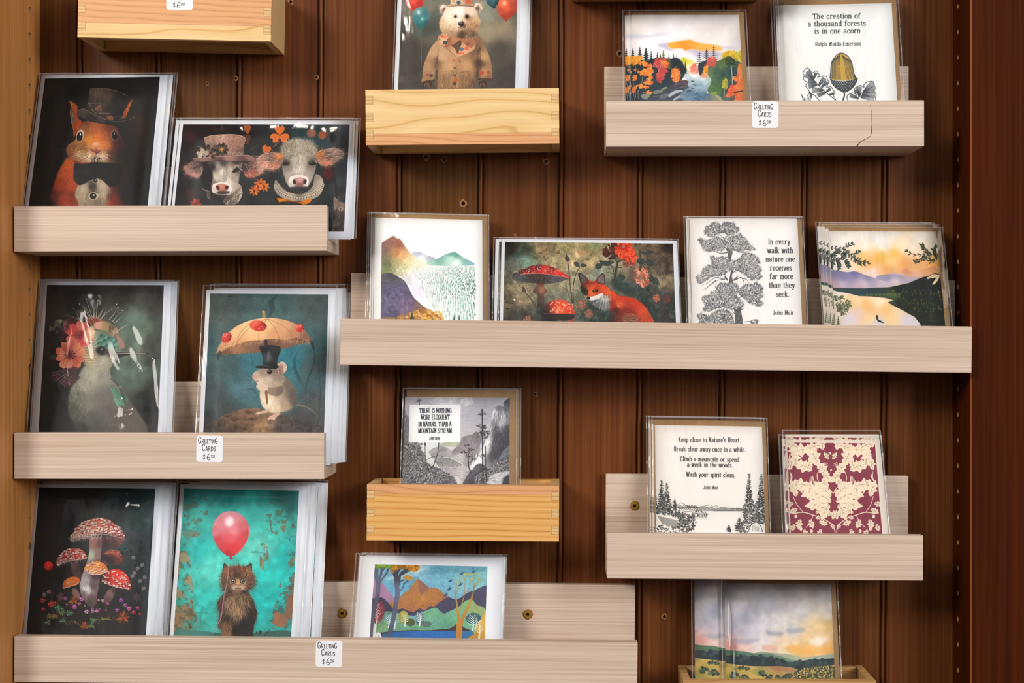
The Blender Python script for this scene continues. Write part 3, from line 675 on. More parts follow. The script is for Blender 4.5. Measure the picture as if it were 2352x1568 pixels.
def art_cows():
    A = Art((390, 260, 5.227), [(122, 95), (2195, 95), (2158, 1097), (25, 1097)], bg=WHITE, seed=12)
    P, E, L, F = A.P, A.E, A.L, A.F
    A.pic([160, 132, 2160, 135, 2090, 1420, 25, 1420], f=0, col=field((300, 180, 0x1d0f0e), (900, 160, 0x150b0c), (300, 600, 0x2b2628), (1100, 700, 0x26292a), (1200, 300, 0x26282a), (1000, 1000, 0x27292b), (300, 1000, 0x2d2a2b), (1700, 250, 0x22373a), (2000, 250, 0x3a3d42), (2050, 900, 0x37393d), (1850, 700, 0x182224), (1900, 1200, 0x2a2b2e)))
    A.N(.25, 120)
    E(230, 280, 90, 70, 0x522630, .55, bl=50); E(580, 200, 60, 30, 0x4a2020, .5, bl=30); E(1900, 720, 70, 90, 0x5c1d1c, .8, bl=40); E(1960, 300, 30, 60, 0x0c0e10, .6, bl=20)
    def clover(x, y, r, c, rot=0, n=3, d=0x9a4a1c):
        for i in range(n):
            t = np.radians(rot - 90 + i * 120); u = np.array([np.cos(t), np.sin(t)]); v = np.array([-u[1], u[0]]); o = np.array([x, y])
            P(np.array([o + u * 6, o + u * r * .6 + v * r * .52, o + u * r * 1.02 + v * r * .32, o + u * r * .88, o + u * r * 1.02 - v * r * .32, o + u * r * .6 - v * r * .52]).ravel(), c); L(np.r_[o, o + u * r * .8], d, 4, .8)
    L([1320, 270, 1315, 340, 1240, 405], 0xB06a4a, 7, .9); clover(1320, 262, 112, 0xCE6A2E)
    L([1130, 490, 1150, 430], 0xA0522c, 6); clover(1140, 490, 105, 0xC8612a, 20, 2, 0xA85020)
    P([885, 150, 930, 140, 972, 160, 960, 215, 935, 250, 900, 210], 0xB0592a, .85); P([880, 270, 930, 260, 970, 280, 940, 370, 900, 340], 0x5a3226, .8)
    E(1700, 240, 56, 52, 0x9A5C48, .85, bl=14); E(1830, 262, 48, 48, 0xA2502c, .85, bl=12); E(1890, 250, 25, 20, 0x7a3a34, .6, bl=10)
    for q in ([900, 470, 1000, 420, 1060, 370], [920, 400, 980, 440]): L(q, 0x5a4c44, 10, .6, tp=2)
    for cx, cy, r in ((1085, 850, 70), (1135, 880, 62), (1015, 930, 62), (1060, 880, 50)): A.petals(cx, cy, r, 8, [0xC8692f, 0xD97a3a, 0xA84c20], .42, .95, 12, 0x6a2a14)
    A.petals(245, 970, 70, 6, 0x4a2a28, .6, .7); A.petals(310, 1090, 70, 7, [0x8a3326, 0xA8442e], .6, .9, 0, 0x5a1c14)
    # left cow
    P([350, 570, 480, 560, 560, 700, 540, 950, 480, 1010, 420, 880, 360, 740], 0x1f1b1c, .95, bl=20)
    ru = [690, 980, 820, 850, 865, 900, 868, 980, 830, 1060, 780, 1095, 700, 1100, 640, 1060]
    P(ru, field((800, 900, 0xA89888), (700, 1050, 0x6a5c54), (840, 1000, 0xB8A898)))
    for i in range(11): L([660 + i * 8, 1010 - i * 4, 800 + i * 6, 1080 - i * 20], 0x5a4c44, 6, .7)
    for i in range(9): A.E(858 - i * 22, 960 + i * 16, 18, 14, 0xC8B8A8, .8); A.E(856 - i * 22, 964 + i * 16, 10, 8, 0x4a3e38, .8)
    for i in range(5): L([385 + i * 8, 900 + i * 6, 440 + i * 10, 940, 450 + i * 8, 1010, 490, 1035], 0x8a7c70, 6, .7)
    F([500, 980, 820, 940, 780, 1095, 520, 1095], 300, 60, 100, [0x4a4039, 0x2c2726], a=.6)
    fc = [480, 575, 850, 585, 858, 650, 835, 760, 815, 870, 750, 965, 640, 980, 520, 950, 498, 860, 520, 760, 490, 650]
    P(fc, field((520, 640, 0x2c2626), (580, 640, 0x9a8e82), (560, 760, 0xC8BCAE), (640, 700, 0xDDD2C4), (720, 680, 0xB8A898), (800, 640, 0x9a8a7a), (780, 780, 0xA4968a), (640, 590, 0x4a403c), (800, 590, 0x352c2a), (520, 840, 0x7a6e66), (700, 820, 0xD8CABC), (830, 700, 0x7a6c62)), bl=8)
    F(fc, 1600, 34, ('r', 640, 500), var=.16, a=.5); F([640, 640, 700, 640, 680, 800, 640, 800], 120, 40, 90, 0x4a423e, a=.4)
    P([745, 705, 800, 650, 842, 650, 835, 690, 790, 710], 0x241c1a, .95, bl=5); L([815, 645, 870, 685], 0xD8CCC0, 7, .8); L([740, 720, 800, 700, 850, 640], 0x5a4a40, 7, .7)
    P([515, 860, 560, 838, 630, 828, 720, 850, 748, 930, 700, 962, 620, 970, 510, 948], field((560, 850, 0xE4DAD2), (700, 870, 0xE8E0DA), (620, 950, 0x8a7a74), (530, 930, 0xD0C4BC)))
    P([550, 870, 590, 852, 640, 850, 705, 872, 695, 915, 640, 935, 580, 930, 556, 900], field((620, 870, 0xC48474), (570, 900, 0xA86258), (690, 900, 0xA86258))); E(578, 892, 20, 26, 0x3a1d1c, .9, -20); E(684, 888, 20, 26, 0x3a1d1c, .9, 20); P([560, 945, 630, 930, 720, 940, 680, 968, 600, 970], 0x3a2e2c, .85, bl=5)
    for e, dk in (([165, 650, 250, 592, 330, 585, 400, 640, 380, 740, 300, 768, 215, 720], 0), ([875, 620, 985, 578, 1085, 600, 1130, 660, 1090, 730, 1000, 765, 905, 750], 1)):
        P(e, field((260, 640, 0x7a5c54), (200, 690, 0xB07C74), (330, 650, 0x33292a), (300, 740, 0xB88078), (900, 640, 0x2f2424), (1020, 640, 0x6e4a42), (1090, 680, 0xC08878), (960, 730, 0xA85c4c)), bl=4)
        F(e, 520, 60, ('r', 420 if not dk else 830, 620), var=.3, a=.6)
        F(e, 120, 60, ('r', 420 if not dk else 830, 600), 0xD8B0A4, a=.5)
    crown = [412, 315, 440, 280, 600, 255, 800, 255, 905, 295, 890, 400, 872, 505, 680, 520, 470, 525, 442, 420]
    P(crown, field((620, 300, 0xB59080), (500, 340, 0x9a7868), (480, 430, 0x7c5c52), (700, 420, 0x9C7566), (850, 330, 0x96705f), (870, 470, 0x6e5048), (640, 480, 0x7a5a50))); A.N(.35, 8, crown); L([415, 312, 470, 275, 600, 258, 800, 258, 902, 293], 0xCFAE9C, 7, .8)
    P([280, 552, 310, 535, 500, 522, 700, 512, 880, 498, 985, 510, 1030, 550, 1000, 575, 850, 578, 600, 566, 400, 582, 310, 575], field((400, 545, 0x8a6760), (700, 530, 0x9c776c), (950, 530, 0x8a665c), (600, 565, 0x5e443f), (900, 572, 0x5a403c), (320, 560, 0x7a5850))); L([285, 550, 310, 538, 500, 526, 700, 516, 880, 501, 985, 512], 0xC09a8c, 6, .7)
    for i in range(8): E(690 + i * 24, 480 + (i % 2) * 8, 16, 13, 0xA89284, .85); E(690 + i * 24, 481 + (i % 2) * 8, 8, 7, 0x5a4a40, .8)
    A.S([440, 400, 580, 390, 600, 500, 450, 520], 45, (8, 22), [0x2c2420, 0x4a3c34, 0x6a584c, 0x1d1816]); A.S([345, 450, 440, 440, 460, 520, 360, 525], 18, (14, 26), [0xB8A592, 0x9a8674, 0xCBB9a6])
    L([330, 400, 360, 400, 440, 470], 0xA89c8c, 6, .8); L([350, 430, 420, 470, 470, 480], 0x8a7c6e, 6, .8); L([340, 405, 400, 402], 0xB8ac9c, 8, .8, tp=2)
    A.petals(625, 432, 78, 9, [0x3c2f29, 0x2a211e, 0x4c3d34], .5, 1, 5, 0xB86a24); A.petals(625, 432, 40, 9, 0xC4915a, .2, .8, 20)
    # right cow
    rf = [1268, 800, 1340, 880, 1440, 950, 1600, 960, 1710, 880, 1745, 735, 1815, 760, 1848, 860, 1800, 980, 1680, 1040, 1500, 1055, 1350, 1015, 1262, 930]
    P(rf, field((1300, 870, 0x8a7e72), (1450, 1000, 0xA89a8a), (1650, 1000, 0xA09282), (1790, 850, 0xB5A695), (1740, 780, 0x8a7c70), (1560, 940, 0x4a423d)))
    for i in range(26):
        t = np.radians(8 + i * 6.4); x = 1550 + 290 * np.cos(t); y = 830 + 190 * np.sin(t)
        L([1550 + 190 * np.cos(t), 800 + 130 * np.sin(t), x, y], 0x5c5047, 6, .65); E(x, y, 20, 15, 0xC8BAA8, .85); E(x, y + 3, 11, 8, 0x50453e, .8); E(1550 + 250 * np.cos(t), 820 + 165 * np.sin(t), 15, 10, 0xB8AA98, .6)
    hd = [1330, 450, 1352, 385, 1440, 330, 1560, 312, 1680, 345, 1765, 430, 1768, 540, 1745, 690, 1700, 810, 1650, 880, 1540, 900, 1430, 880, 1375, 760, 1350, 640]
    P(hd, field((1550, 400, 0xA89c8a), (1420, 420, 0x968a79), (1680, 420, 0x9c907f), (1550, 560, 0xC6BBAC), (1550, 680, 0xDCD3C8), (1420, 650, 0x8c8074), (1690, 640, 0x887c70), (1450, 740, 0xA6998d), (1650, 740, 0xA6998d), (1390, 600, 0x6a5e55), (1740, 580, 0x6a5e55), (1560, 860, 0x6a5e58)), bl=6)
    F(hd, 2200, 36, ('r', 1555, 540), var=.2, a=.5)
    F([1340, 440, 1380, 370, 1560, 320, 1700, 350, 1765, 440, 1740, 520, 1560, 500, 1370, 540], 420, 70, ('r', 1560, 520), [0x5a5046, 0xCfc4b4, 0x4a423a, 0xB8ad9c], a=.7, curl=120, spread=40)
    F([1330, 430, 1400, 340, 1560, 310, 1720, 350, 1770, 420, 1700, 370, 1560, 335, 1400, 370], 120, 44, ('r', 1555, 560), 0xB4A898, a=.8, curl=60)
    F([1500, 520, 1600, 520, 1580, 720, 1520, 720], 160, 40, 95, 0x5a524a, a=.35)
    for sx, m in ((1388, -1), (1712, 1)):
        E(sx, 600, 60, 42, 0x5c5048, .6, 12 * -m, bl=14); P([sx - 44, 606, sx - 14, 584, sx + 26, 586, sx + 44, 610, sx + 10, 626, sx - 26, 622], 0x241c1a, .97, bl=4); E(sx - 6, 598, 6, 5, 0xA09890, .8)
        L([sx - 58, 600, sx - 14, 572, sx + 34, 576, sx + 56, 604], 0x3c322e, 9, .8, bl=3); L([sx + m * 30, 560, sx + m * 58, 602], 0xE0D6CA, 6, .7); L([sx - 44, 640, sx + 6, 650, sx + 46, 634], 0x6a5e54, 7, .7)
    P([1430, 785, 1480, 750, 1550, 738, 1620, 752, 1665, 785, 1662, 870, 1620, 882, 1540, 890, 1470, 885, 1425, 872], field((1460, 800, 0xE6DED6), (1640, 800, 0xE8E0D8), (1540, 755, 0xE0D4CA), (1550, 880, 0x7c706a), (1440, 865, 0xC8BDB4)), bl=3)
    P([1472, 800, 1510, 782, 1560, 768, 1615, 782, 1645, 802, 1620, 850, 1560, 872, 1500, 852], field((1560, 800, 0xC89C96), (1500, 830, 0xA4716c), (1620, 830, 0xA4716c), (1560, 860, 0x8a5a56))); E(1495, 826, 20, 28, 0x34211f, .95, -25); E(1622, 822, 20, 28, 0x34211f, .95, 25); P([1450, 890, 1550, 878, 1650, 890, 1550, 920], 0x352c29, .8, bl=8)
    for e, cx in (([1035, 562, 1120, 492, 1220, 474, 1335, 482, 1360, 520, 1330, 640, 1230, 675, 1130, 650], 1360), ([1760, 470, 1850, 440, 1975, 420, 2078, 462, 2072, 530, 1970, 600, 1860, 632, 1780, 590], 1740)):
        P(e, field((1120, 540, 0xA47868), (1220, 540, 0x6c5248), (1150, 620, 0xE0987e), (1250, 650, 0xC8785c), (1320, 520, 0xC2703a), (1340, 580, 0x7a5a48), (1790, 480, 0xB8703e), (1900, 500, 0x6c5850), (2040, 480, 0x8a7066), (1900, 600, 0xC8745a), (1990, 560, 0x7a5c52), (1950, 440, 0xB08a7a)), bl=4)
        F(e, 560, 70, ('r', cx, 540), var=.3, a=.6); F(e, 130, 90, ('r', cx, 540), [0xE8D0C4, 0x3a2e2a], a=.5, curl=40)
        L(e[:10], 0xD8B8A8, 5, .6); F(np.array(e) + 0, 60, 60, 110, 0xE4CFC4, a=.4)
    P([1285, 1020, 1400, 1030, 1550, 1062, 1690, 1022, 1690, 1060, 1600, 1095, 1260, 1110, 1310, 1060], field((1330, 1050, 0xD07A18), (1500, 1080, 0x8a4810), (1640, 1040, 0xCE7414), (1450, 1050, 0xA85a14))); P([1200, 1100, 1600, 1095, 1700, 1420, 1100, 1420], 0x2a2422)
    L([1700, 1090, 1760, 1040], 0x6a5e58, 5, .6)
    # vine and dark leaves on the right
    L([1930, 340, 1950, 240, 2010, 200, 1980, 150], 0x15181a, 40, .9, tp=2); L([2060, 420, 2070, 290, 2110, 310, 2140, 480], 0x17191b, 8, .7); L([1960, 620, 2000, 1000, 1930, 1400], 0x15171a, 26, .6, tp=2)
    P([1970, 1010, 2040, 1060, 2105, 1085, 2095, 1200, 2030, 1160, 1975, 1160], 0x8a7464, .9); P([1990, 1150, 2090, 1190, 2085, 1420, 1950, 1420, 1985, 1280], 0x4a3f38, .9); F([1960, 1010, 2105, 1085, 2090, 1420, 1950, 1420], 240, 50, 80, [0x9a8878, 0x2c2522], a=.6); A.petals(2050, 1150, 34, 6, 0xA89080, .5, .8, 0, 0x3a2a22); E(2075, 1000, 20, 14, 0x7a2a24, .6, bl=6)
    P([1905, 1250, 1950, 1300, 1940, 1420, 1900, 1420], 0x0f1113, .9, bl=8)
    return A

def art_bear():
    A = Art((900, 0, 6.918), [(90, 0), (2040, 0), (2005, 1400), (35, 1415)], bg=WHITE, seed=13, up=.58)
    # the sheet runs on above the frame
    P, E, L, F = A.P, A.E, A.L, A.F
    A.pic([186, -780, 2015, -780, 1960, 1392, 98, 1415], field((300, 100, 0x6a675c), (200, 700, 0x463f3a), (400, 1200, 0x46403b), (700, 150, 0x7c7a6c), (600, 500, 0x5a574d), (1500, 200, 0x8d8b7c), (1500, 500, 0x948a72), (1750, 450, 0x8d7f68), (1700, 800, 0x544b43), (1850, 1200, 0x46403c), (1900, 100, 0x6a665c), (1300, 700, 0x6a6155)))
    P([620, 200, 760, 100, 800, 400, 560, 600, 480, 560], 0x3e4643, .5, bl=70); P([1350, 480, 1700, 420, 1900, 250, 1600, 640, 1420, 640], 0xA8987c, .5, bl=80); A.N(.12, 160)
    E(360, 20, 135, 160, field((330, 20, 0xE25240), (440, 60, 0xB83026), (300, 100, 0xC03c30), (360, -60, 0xE86a58))); P([300, 100, 420, 100, 345, 172], 0xB83428)
    E(1605, -20, 110, 130, field((1600, 0, 0x3f6a74), (1680, 60, 0x264248), (1560, 80, 0x2f545c))); P([1590, 100, 1660, 100, 1625, 140], 0x263f44)
    P([330, 230, 370, 150, 465, 112, 560, 150, 598, 260, 560, 390, 500, 445, 455, 462, 400, 425, 345, 340], field((420, 200, 0x6a9a98), (400, 300, 0x3d7b7c), (540, 220, 0x46787a), (540, 380, 0x2b5a5e), (430, 420, 0x2f666a), (480, 300, 0x4f8f90)), bl=2); E(425, 195, 26, 34, 0xDCE8DC, .8, bl=16); E(485, 300, 18, 26, 0xBfe0dc, .6, bl=10)
    P([330, 450, 430, 430, 480, 520, 420, 590, 330, 560], 0x4b6a66, .35, bl=30); L([455, 470, 465, 700, 470, 950, 455, 1200], 0xA8A898, 5, .6, 0)
    P([1670, 150, 1700, 20, 1760, -60, 1930, -60, 1990, 60, 1985, 160, 1930, 250, 1815, 318, 1730, 260], field((1780, 60, 0xE87a54), (1830, 130, 0xE05c34), (1920, 100, 0xB8503c), (1780, 270, 0xA83c28), (1720, 180, 0xB8503a), (1900, 230, 0xA83a28)), bl=2); E(1790, 50, 30, 40, 0xF8C8a8, .7, bl=18); P([1795, 318, 1830, 318, 1815, 342], 0x8a3a2c)
    coat = [800, 545, 720, 640, 620, 760, 540, 940, 500, 1060, 485, 1220, 480, 1310, 660, 1270, 690, 1180, 715, 1110, 730, 1250, 720, 1400, 720, 2300, 1300, 2300, 1310, 1400, 1330, 1200, 1380, 1100, 1385, 1250, 1580, 1275, 1590, 1090, 1560, 930, 1500, 780, 1440, 660, 1340, 560]
    P(coat, field((650, 800, 0xC09a74), (560, 1050, 0xB08a66), (560, 1250, 0x9c7656), (800, 900, 0xC8A47c), (900, 1050, 0xC49c70), (1200, 1050, 0xBE9468), (1450, 900, 0xC29A6c), (1480, 1150, 0xB48a60), (1540, 1250, 0x8a6448), (1340, 800, 0x7a5a44), (1390, 1000, 0x5c4434), (720, 1000, 0x8a6a50), (800, 1300, 0x93704f), (1000, 1300, 0xA88259), (1200, 1300, 0x8a6647), (1290, 1350, 0x66493a), (1000, 1500, 0x6a4e3c)), bl=4)
    F(coat, 2600, 55, lambda x, y: 92 + 12 * np.sin(x / 60), var=.16, a=.45)
    for q in ([735, 700, 730, 900, 715, 1100], [1330, 720, 1360, 900, 1385, 1110], [900, 900, 880, 1050], [1260, 900, 1290, 1080], [1025, 900, 1020, 1150, 1010, 1400], [760, 1180, 900, 1120, 1050, 1160, 1200, 1130, 1320, 1150], [860, 1180, 850, 1390], [1190, 1180, 1180, 1390], [960, 1200, 930, 1390], [560, 1000, 640, 960], [1450, 1050, 1530, 990], [540, 1100, 650, 1060]): L(q, 0x5c4432, 12, .5, tp=2, bl=6)
    F([740, 1130, 1320, 1130, 1300, 1400, 730, 1400], 320, 130, 90, [0x5a4230, 0xD0AC80, 0x7a5a40], a=.5)
    F([1370, 780, 1420, 800, 1400, 1250, 1340, 1200], 160, 80, 95, 0x40302a, a=.5); F([690, 900, 740, 900, 730, 1180, 690, 1180], 120, 80, 95, 0x5a4434, a=.5)
    P([785, 545, 860, 540, 900, 600, 1060, 640, 1120, 680, 1340, 600, 1335, 700, 1290, 800, 1035, 912, 1020, 888, 860, 760, 755, 690], field((820, 620, 0xD8B088), (900, 760, 0xB88c68), (980, 840, 0xC8A078), (1150, 820, 0xD8AC84), (1260, 740, 0xC89c74), (1300, 650, 0x8a6248)))
    P([930, 700, 1075, 620, 1110, 680, 1045, 850, 1000, 770], 0x5e4434, .9); P([870, 640, 930, 590, 1060, 612, 1070, 640, 900, 745, 850, 740], field((900, 690, 0xA86c4c), (1000, 640, 0xC08460), (880, 640, 0x8a5840))); P([1080, 610, 1200, 600, 1330, 640, 1290, 740, 1230, 750, 1130, 680], field((1150, 640, 0xB07654), (1280, 680, 0xA86e50), (1220, 720, 0x8a5640)))
    for q in ([900, 650, 1060, 625], [890, 720, 1060, 630], [1085, 625, 1240, 735], [1085, 620, 1300, 660], [1030, 890, 860, 765, 770, 700], [1040, 905, 1290, 800]): L(q, 0x5a3a2a, 9, .7, tp=2)
    for x, y, r, c in ((845, 675, 32, 0x2f4650), (1110, 782, 34, 0x4f7488), (1185, 770, 32, 0xE0563c), (805, 575, 30, 0xD8604a), (855, 590, 22, 0xD87a5a), (1080, 840, 28, 0xDB6a48), (1130, 845, 22, 0xDE7450), (1240, 730, 22, 0xC8664a), (865, 735, 18, 0xB85a44), (760, 625, 12, 0x7a4a3c), (990, 960, 24, 0xC8684c), (1080, 975, 20, 0x7a6a5c), (1000, 1080, 18, 0x5c4a3c), (1010, 1280, 38, 0xB5603e), (1000, 1200, 24, 0x5a4638), (570, 1190, 26, 0xB8483c), (625, 1200, 30, 0x3c4a4e), (1430, 1155, 36, 0xB84a38), (1535, 1150, 30, 0xA8503c), (1000, 1330, 30, 0x4a3a30)): E(x, y, r, r * .92, c, .9, bl=3)
    P([480, 1300, 660, 1262, 670, 1300, 480, 1318], 0x4a382c, .8); P([1385, 1240, 1580, 1248, 1570, 1290, 1400, 1270], 0x4a382c, .8)
    for x in (560, 1440): P([x - 50, 1300, x + 60, 1290, x + 70, 1370, x, 1400, x - 50, 1370], 0x3c2e26, .95, bl=8); F([x - 40, 1310, x + 50, 1310, x + 40, 1370, x - 30, 1370], 40, 40, 90, 0xA88060, a=.6)
    for x, y in ((828, 150), (1366, 120)): E(x, y, 70, 76, field((x - 25, y - 40, 0xEADCCB), (x + 10, y + 10, 0x8a6a58), (x + 50, y - 10, 0xDCC8B0)), bl=4); E(x + (10 if x < 1000 else 0), y + 12, 30, 40, 0x5c443a, .8, bl=14); F([x - 70, y - 70, x + 70, y - 70, x + 70, y + 70, x - 70, y + 70], 160, 22, ('r', x, y), 0xE8D8C4, a=.5)
    hd = [900, 110, 1080, 92, 1260, 108, 1330, 160, 1375, 260, 1405, 330, 1385, 450, 1340, 560, 1200, 600, 1040, 600, 880, 560, 790, 500, 757, 400, 770, 310, 820, 220, 850, 150]
    P(hd, field((1060, 150, 0xF3E8DE), (900, 260, 0xEFE2D2), (850, 400, 0xE0C8A8), (800, 350, 0xD9BC98), (840, 500, 0xB8946c), (960, 540, 0xA37c5a), (1080, 230, 0xF4ECE4), (1250, 200, 0xE6D2BC), (1340, 320, 0xCFAE88), (1330, 440, 0xA8825f), (1260, 360, 0xC89c74), (1280, 540, 0x5f4638), (1120, 560, 0x54402f), (1000, 420, 0xDCC2A2), (1220, 290, 0xB08a68), (950, 330, 0xEADAC4)), bl=8)
    F(hd, 3000, 30, ('r', 1080, 200), var=.1, a=.5); F([770, 350, 1000, 420, 1000, 560, 830, 520], 260, 50, 110, [0x9a7452, 0xF0DCBc], a=.45); F([1180, 330, 1390, 330, 1340, 560, 1160, 590], 320, 50, 80, [0x6a4c38, 0xE0BE94], a=.45)
    P([1035, 260, 1120, 240, 1180, 300, 1180, 400, 1150, 460, 1090, 478, 1035, 450, 1020, 370], field((1070, 300, 0xF0E4D8), (1040, 420, 0xE0CEBa), (1150, 320, 0xD8BCa0), (1165, 420, 0x8a6850), (1100, 460, 0xA88468)), bl=6)
    E(1012, 262, 34, 30, 0x8a6a52, .6, bl=12); E(1010, 262, 22, 21, 0x2a1c16); E(1006, 256, 5, 5, 0xe8d8c8, .8); E(1195, 265, 42, 40, 0x5c4232, .7, bl=14); E(1195, 262, 22, 22, 0x20150f, 1, bl=3)
    P([1055, 365, 1080, 340, 1125, 336, 1150, 362, 1145, 400, 1120, 425, 1085, 420, 1060, 395], field((1090, 350, 0x8a7c72), (1110, 400, 0x2a1f1c), (1070, 390, 0x3a2d28), (1140, 370, 0x4a3b34))); E(1082, 385, 10, 9, 0x0e0a09); E(1128, 383, 10, 9, 0x0e0a09); L([1040, 430, 1090, 448, 1150, 440, 1180, 400], 0x5a4436, 8, .8); P([1050, 450, 1150, 450, 1100, 482], 0xC8A888, .6, bl=6)
    P([940, -260, 1250, -260, 1268, 60, 1100, 72, 930, 70], sm=0, col=field((960, 20, 0xD8C0a4), (1080, 40, 0xCBB295), (1230, 30, 0xB87858))); E(1062, 42, 34, 30, 0x3f6478); E(980, 20, 26, 24, 0xCFA07a); E(1215, 24, 38, 32, 0xD2563c, .9); E(1140, 15, 22, 16, 0xC89070, .8)
    P([885, 92, 930, 66, 1100, 74, 1270, 58, 1318, 76, 1300, 100, 1200, 84, 1080, 92, 950, 96, 905, 112], field((930, 85, 0xC4A084), (1100, 84, 0xA8846a), (1290, 85, 0xB08c70))); L([905, 110, 1000, 96, 1100, 92, 1300, 102], 0x5a4030, 7, .8)
    A.N(.07, 3, octv=1)
    return A

def art_bird():
    A = Art((60, 630, 4.239), [(172, 70), (1376, 75), (1322, 1535), (80, 1535)], bg=WHITE, seed=14)
    P, E, L, F = A.P, A.E, A.L, A.F
    A.pic([205, 102, 1342, 105, 1282, 1535, 120, 1535], field((300, 200, 0x28221f), (300, 1300, 0x1d1817), (600, 300, 0x2b2724), (900, 180, 0x3a3733), (1100, 450, 0x56655a), (1000, 950, 0x55665a), (1200, 700, 0x4a4c44), (1250, 300, 0x3f3c39), (1150, 1300, 0x242624), (1230, 1450, 0x3a3835), (1080, 650, 0x6a7a6c), (200, 800, 0x1e1917)))
    A.N(.3, 90); E(1150, 1300, 60, 170, 0x141818, .7, -12, bl=40); E(1010, 480, 110, 90, 0x5f8070, .35, bl=60)
    bd = [560, 900, 640, 860, 800, 900, 830, 1000, 950, 1150, 1060, 1300, 1160, 1450, 1180, 1540, 1180, 2100, 560, 2100, 480, 1500, 420, 1380, 410, 1240, 440, 1100, 500, 1000]
    P(bd, field((640, 980, 0xA8A593), (560, 1080, 0x9A988a), (480, 1180, 0x70705f), (450, 1320, 0x4a4d40), (600, 1250, 0x77736a), (740, 1000, 0x8f8b7e), (760, 1180, 0x6a6660), (900, 1250, 0x6a625a), (820, 1350, 0x5f5852), (640, 1420, 0x4f4c48), (1050, 1450, 0x5c544c), (1000, 1300, 0x5a524b), (700, 1530, 0x4a4642), (540, 1500, 0x2f2d2a)), bl=16)
    F(bd, 2600, 42, lambda x, y: 75 + (x < 600) * 30, var=.22, a=.5)
    F([420, 1150, 560, 1100, 600, 1400, 440, 1400], 260, 60, 95, [0x8f917c, 0x33352c], a=.45, spread=25)
    for i, (x, y, l) in enumerate(((820, 1080, 120), (860, 1100, 130), (850, 1180, 90), (900, 1180, 100), (940, 1160, 80), (880, 1230, 60))): L([x, y, x + l * .35, y + l * .6, x + l * .62, y + l], [0x5f8f7a, 0x4a7a68, 0x6fa088][i % 3], 40, .95, tp=2); L([x + 4, y + 4, x + l * .6, y + l * .95], 0x2f4f44, 5, .7)
    P([810, 1010, 870, 1040, 960, 1180, 960, 1270, 900, 1100], 0x2a2a28, .5, bl=10)
    hd = [560, 640, 620, 560, 720, 545, 830, 590, 890, 650, 930, 730, 980, 760, 930, 800, 860, 830, 830, 900, 760, 930, 640, 920, 570, 850, 540, 750]
    P(hd, field((610, 620, 0xCFB894), (570, 720, 0xA08c6a), (620, 820, 0xBBA583), (680, 650, 0x8f9682), (760, 640, 0x3f6b60), (840, 670, 0x4a7a6c), (750, 740, 0x4a4640), (820, 760, 0x4b463f), (900, 740, 0x6c7a6c), (760, 830, 0xA9A492), (840, 830, 0x968a78), (660, 880, 0xA9A190), (930, 770, 0x6a6258)), bl=6)
    F(hd, 1400, 24, ('r', 980, 740), var=.22, a=.5)
    for yy in range(9):
        for xx in range(9):
            x = 690 + xx * 24 + (yy % 2) * 12; y = 575 + yy * 20 + xx * 8
            if (x - 790) ** 2 / 115 ** 2 + (y - 655) ** 2 / 80 ** 2 < 1: E(x, y, 13, 10, [0x3d7064, 0x5f9484, 0x2b5048][(xx + yy) % 3], .9, 40); L([x - 9, y + 6, x + 2, y + 11, x + 11, y + 4], 0x9fc0ae, 3, .6)
    for yy in range(12):
        for xx in range(6):
            x = 555 + xx * 24 + (yy % 2) * 12; y = 600 + yy * 24
            if x < 690 - abs(y - 740) * .2: E(x, y, 11, 9, 0x8a7655, .5); L([x - 9, y + 5, x + 1, y + 10, x + 10, y + 4], 0xF0DDB8, 4, .7)
    E(735, 742, 58, 44, 0x2b2724, .85, 8, bl=10); E(732, 738, 38, 33, 0x141110); E(736, 728, 9, 6, 0xB0A8a0, .8); E(800, 755, 50, 22, 0x332e2a, .7, 15, bl=8)
    P([840, 770, 900, 760, 1180, 766, 1180, 772, 1000, 785, 900, 810, 850, 800], 0x2c2421, .95); L([870, 772, 1000, 768, 1160, 770], 0xC8BCB0, 6, .8)
    # flowers
    P([590, 430, 660, 415, 740, 440, 730, 480, 650, 490, 600, 470], 0x8a4a34, .95, bl=6); F([590, 420, 740, 430, 730, 480, 600, 480], 120, 34, -90, [0xB8704a, 0x5a2a1c])
    for q in ([640, 440, 590, 340, 525, 285], [650, 430, 610, 320, 585, 240], [660, 425, 650, 320, 630, 230], [680, 425, 690, 330, 700, 250], [600, 430, 560, 390, 460, 330], [690, 430, 720, 380, 785, 305], [720, 440, 790, 370, 870, 310], [810, 440, 850, 390, 895, 330], [840, 460, 880, 410, 940, 350], [860, 470, 900, 440, 945, 400], [560, 470, 470, 420, 380, 390], [620, 430, 580, 350, 540, 310], [700, 430, 740, 360, 750, 300], [660, 430, 665, 370, 660, 320], [900, 545, 950, 510, 1000, 480], [730, 430, 770, 370, 785, 340], [540, 470, 500, 400, 465, 330]): L(q, 0xD6C8B8, 6, .85, tp=1)
    for x, y in ((630, 230), (585, 240), (700, 255), (520, 288), (895, 325), (940, 350), (460, 330), (880, 290)): E(x, y, 5, 5, 0xE8E0D8, .9)
    P([480, 370, 540, 340, 550, 370, 500, 400], 0x4a4234, .9); P([660, 480, 720, 455, 790, 460, 860, 500, 900, 560, 890, 620, 830, 600, 760, 550, 680, 530], field((700, 500, 0xD29a86), (780, 520, 0x9a8a55), (830, 530, 0x4a3a28), (860, 560, 0xB09a80), (880, 600, 0x7a5a48)), bl=6); F([800, 470, 900, 530, 880, 600, 820, 580], 140, 34, 70, [0xC0A88c, 0x4a3424])
    P([880, 590, 940, 640, 960, 710, 920, 720, 890, 660], 0xA87c70, .8, bl=8)
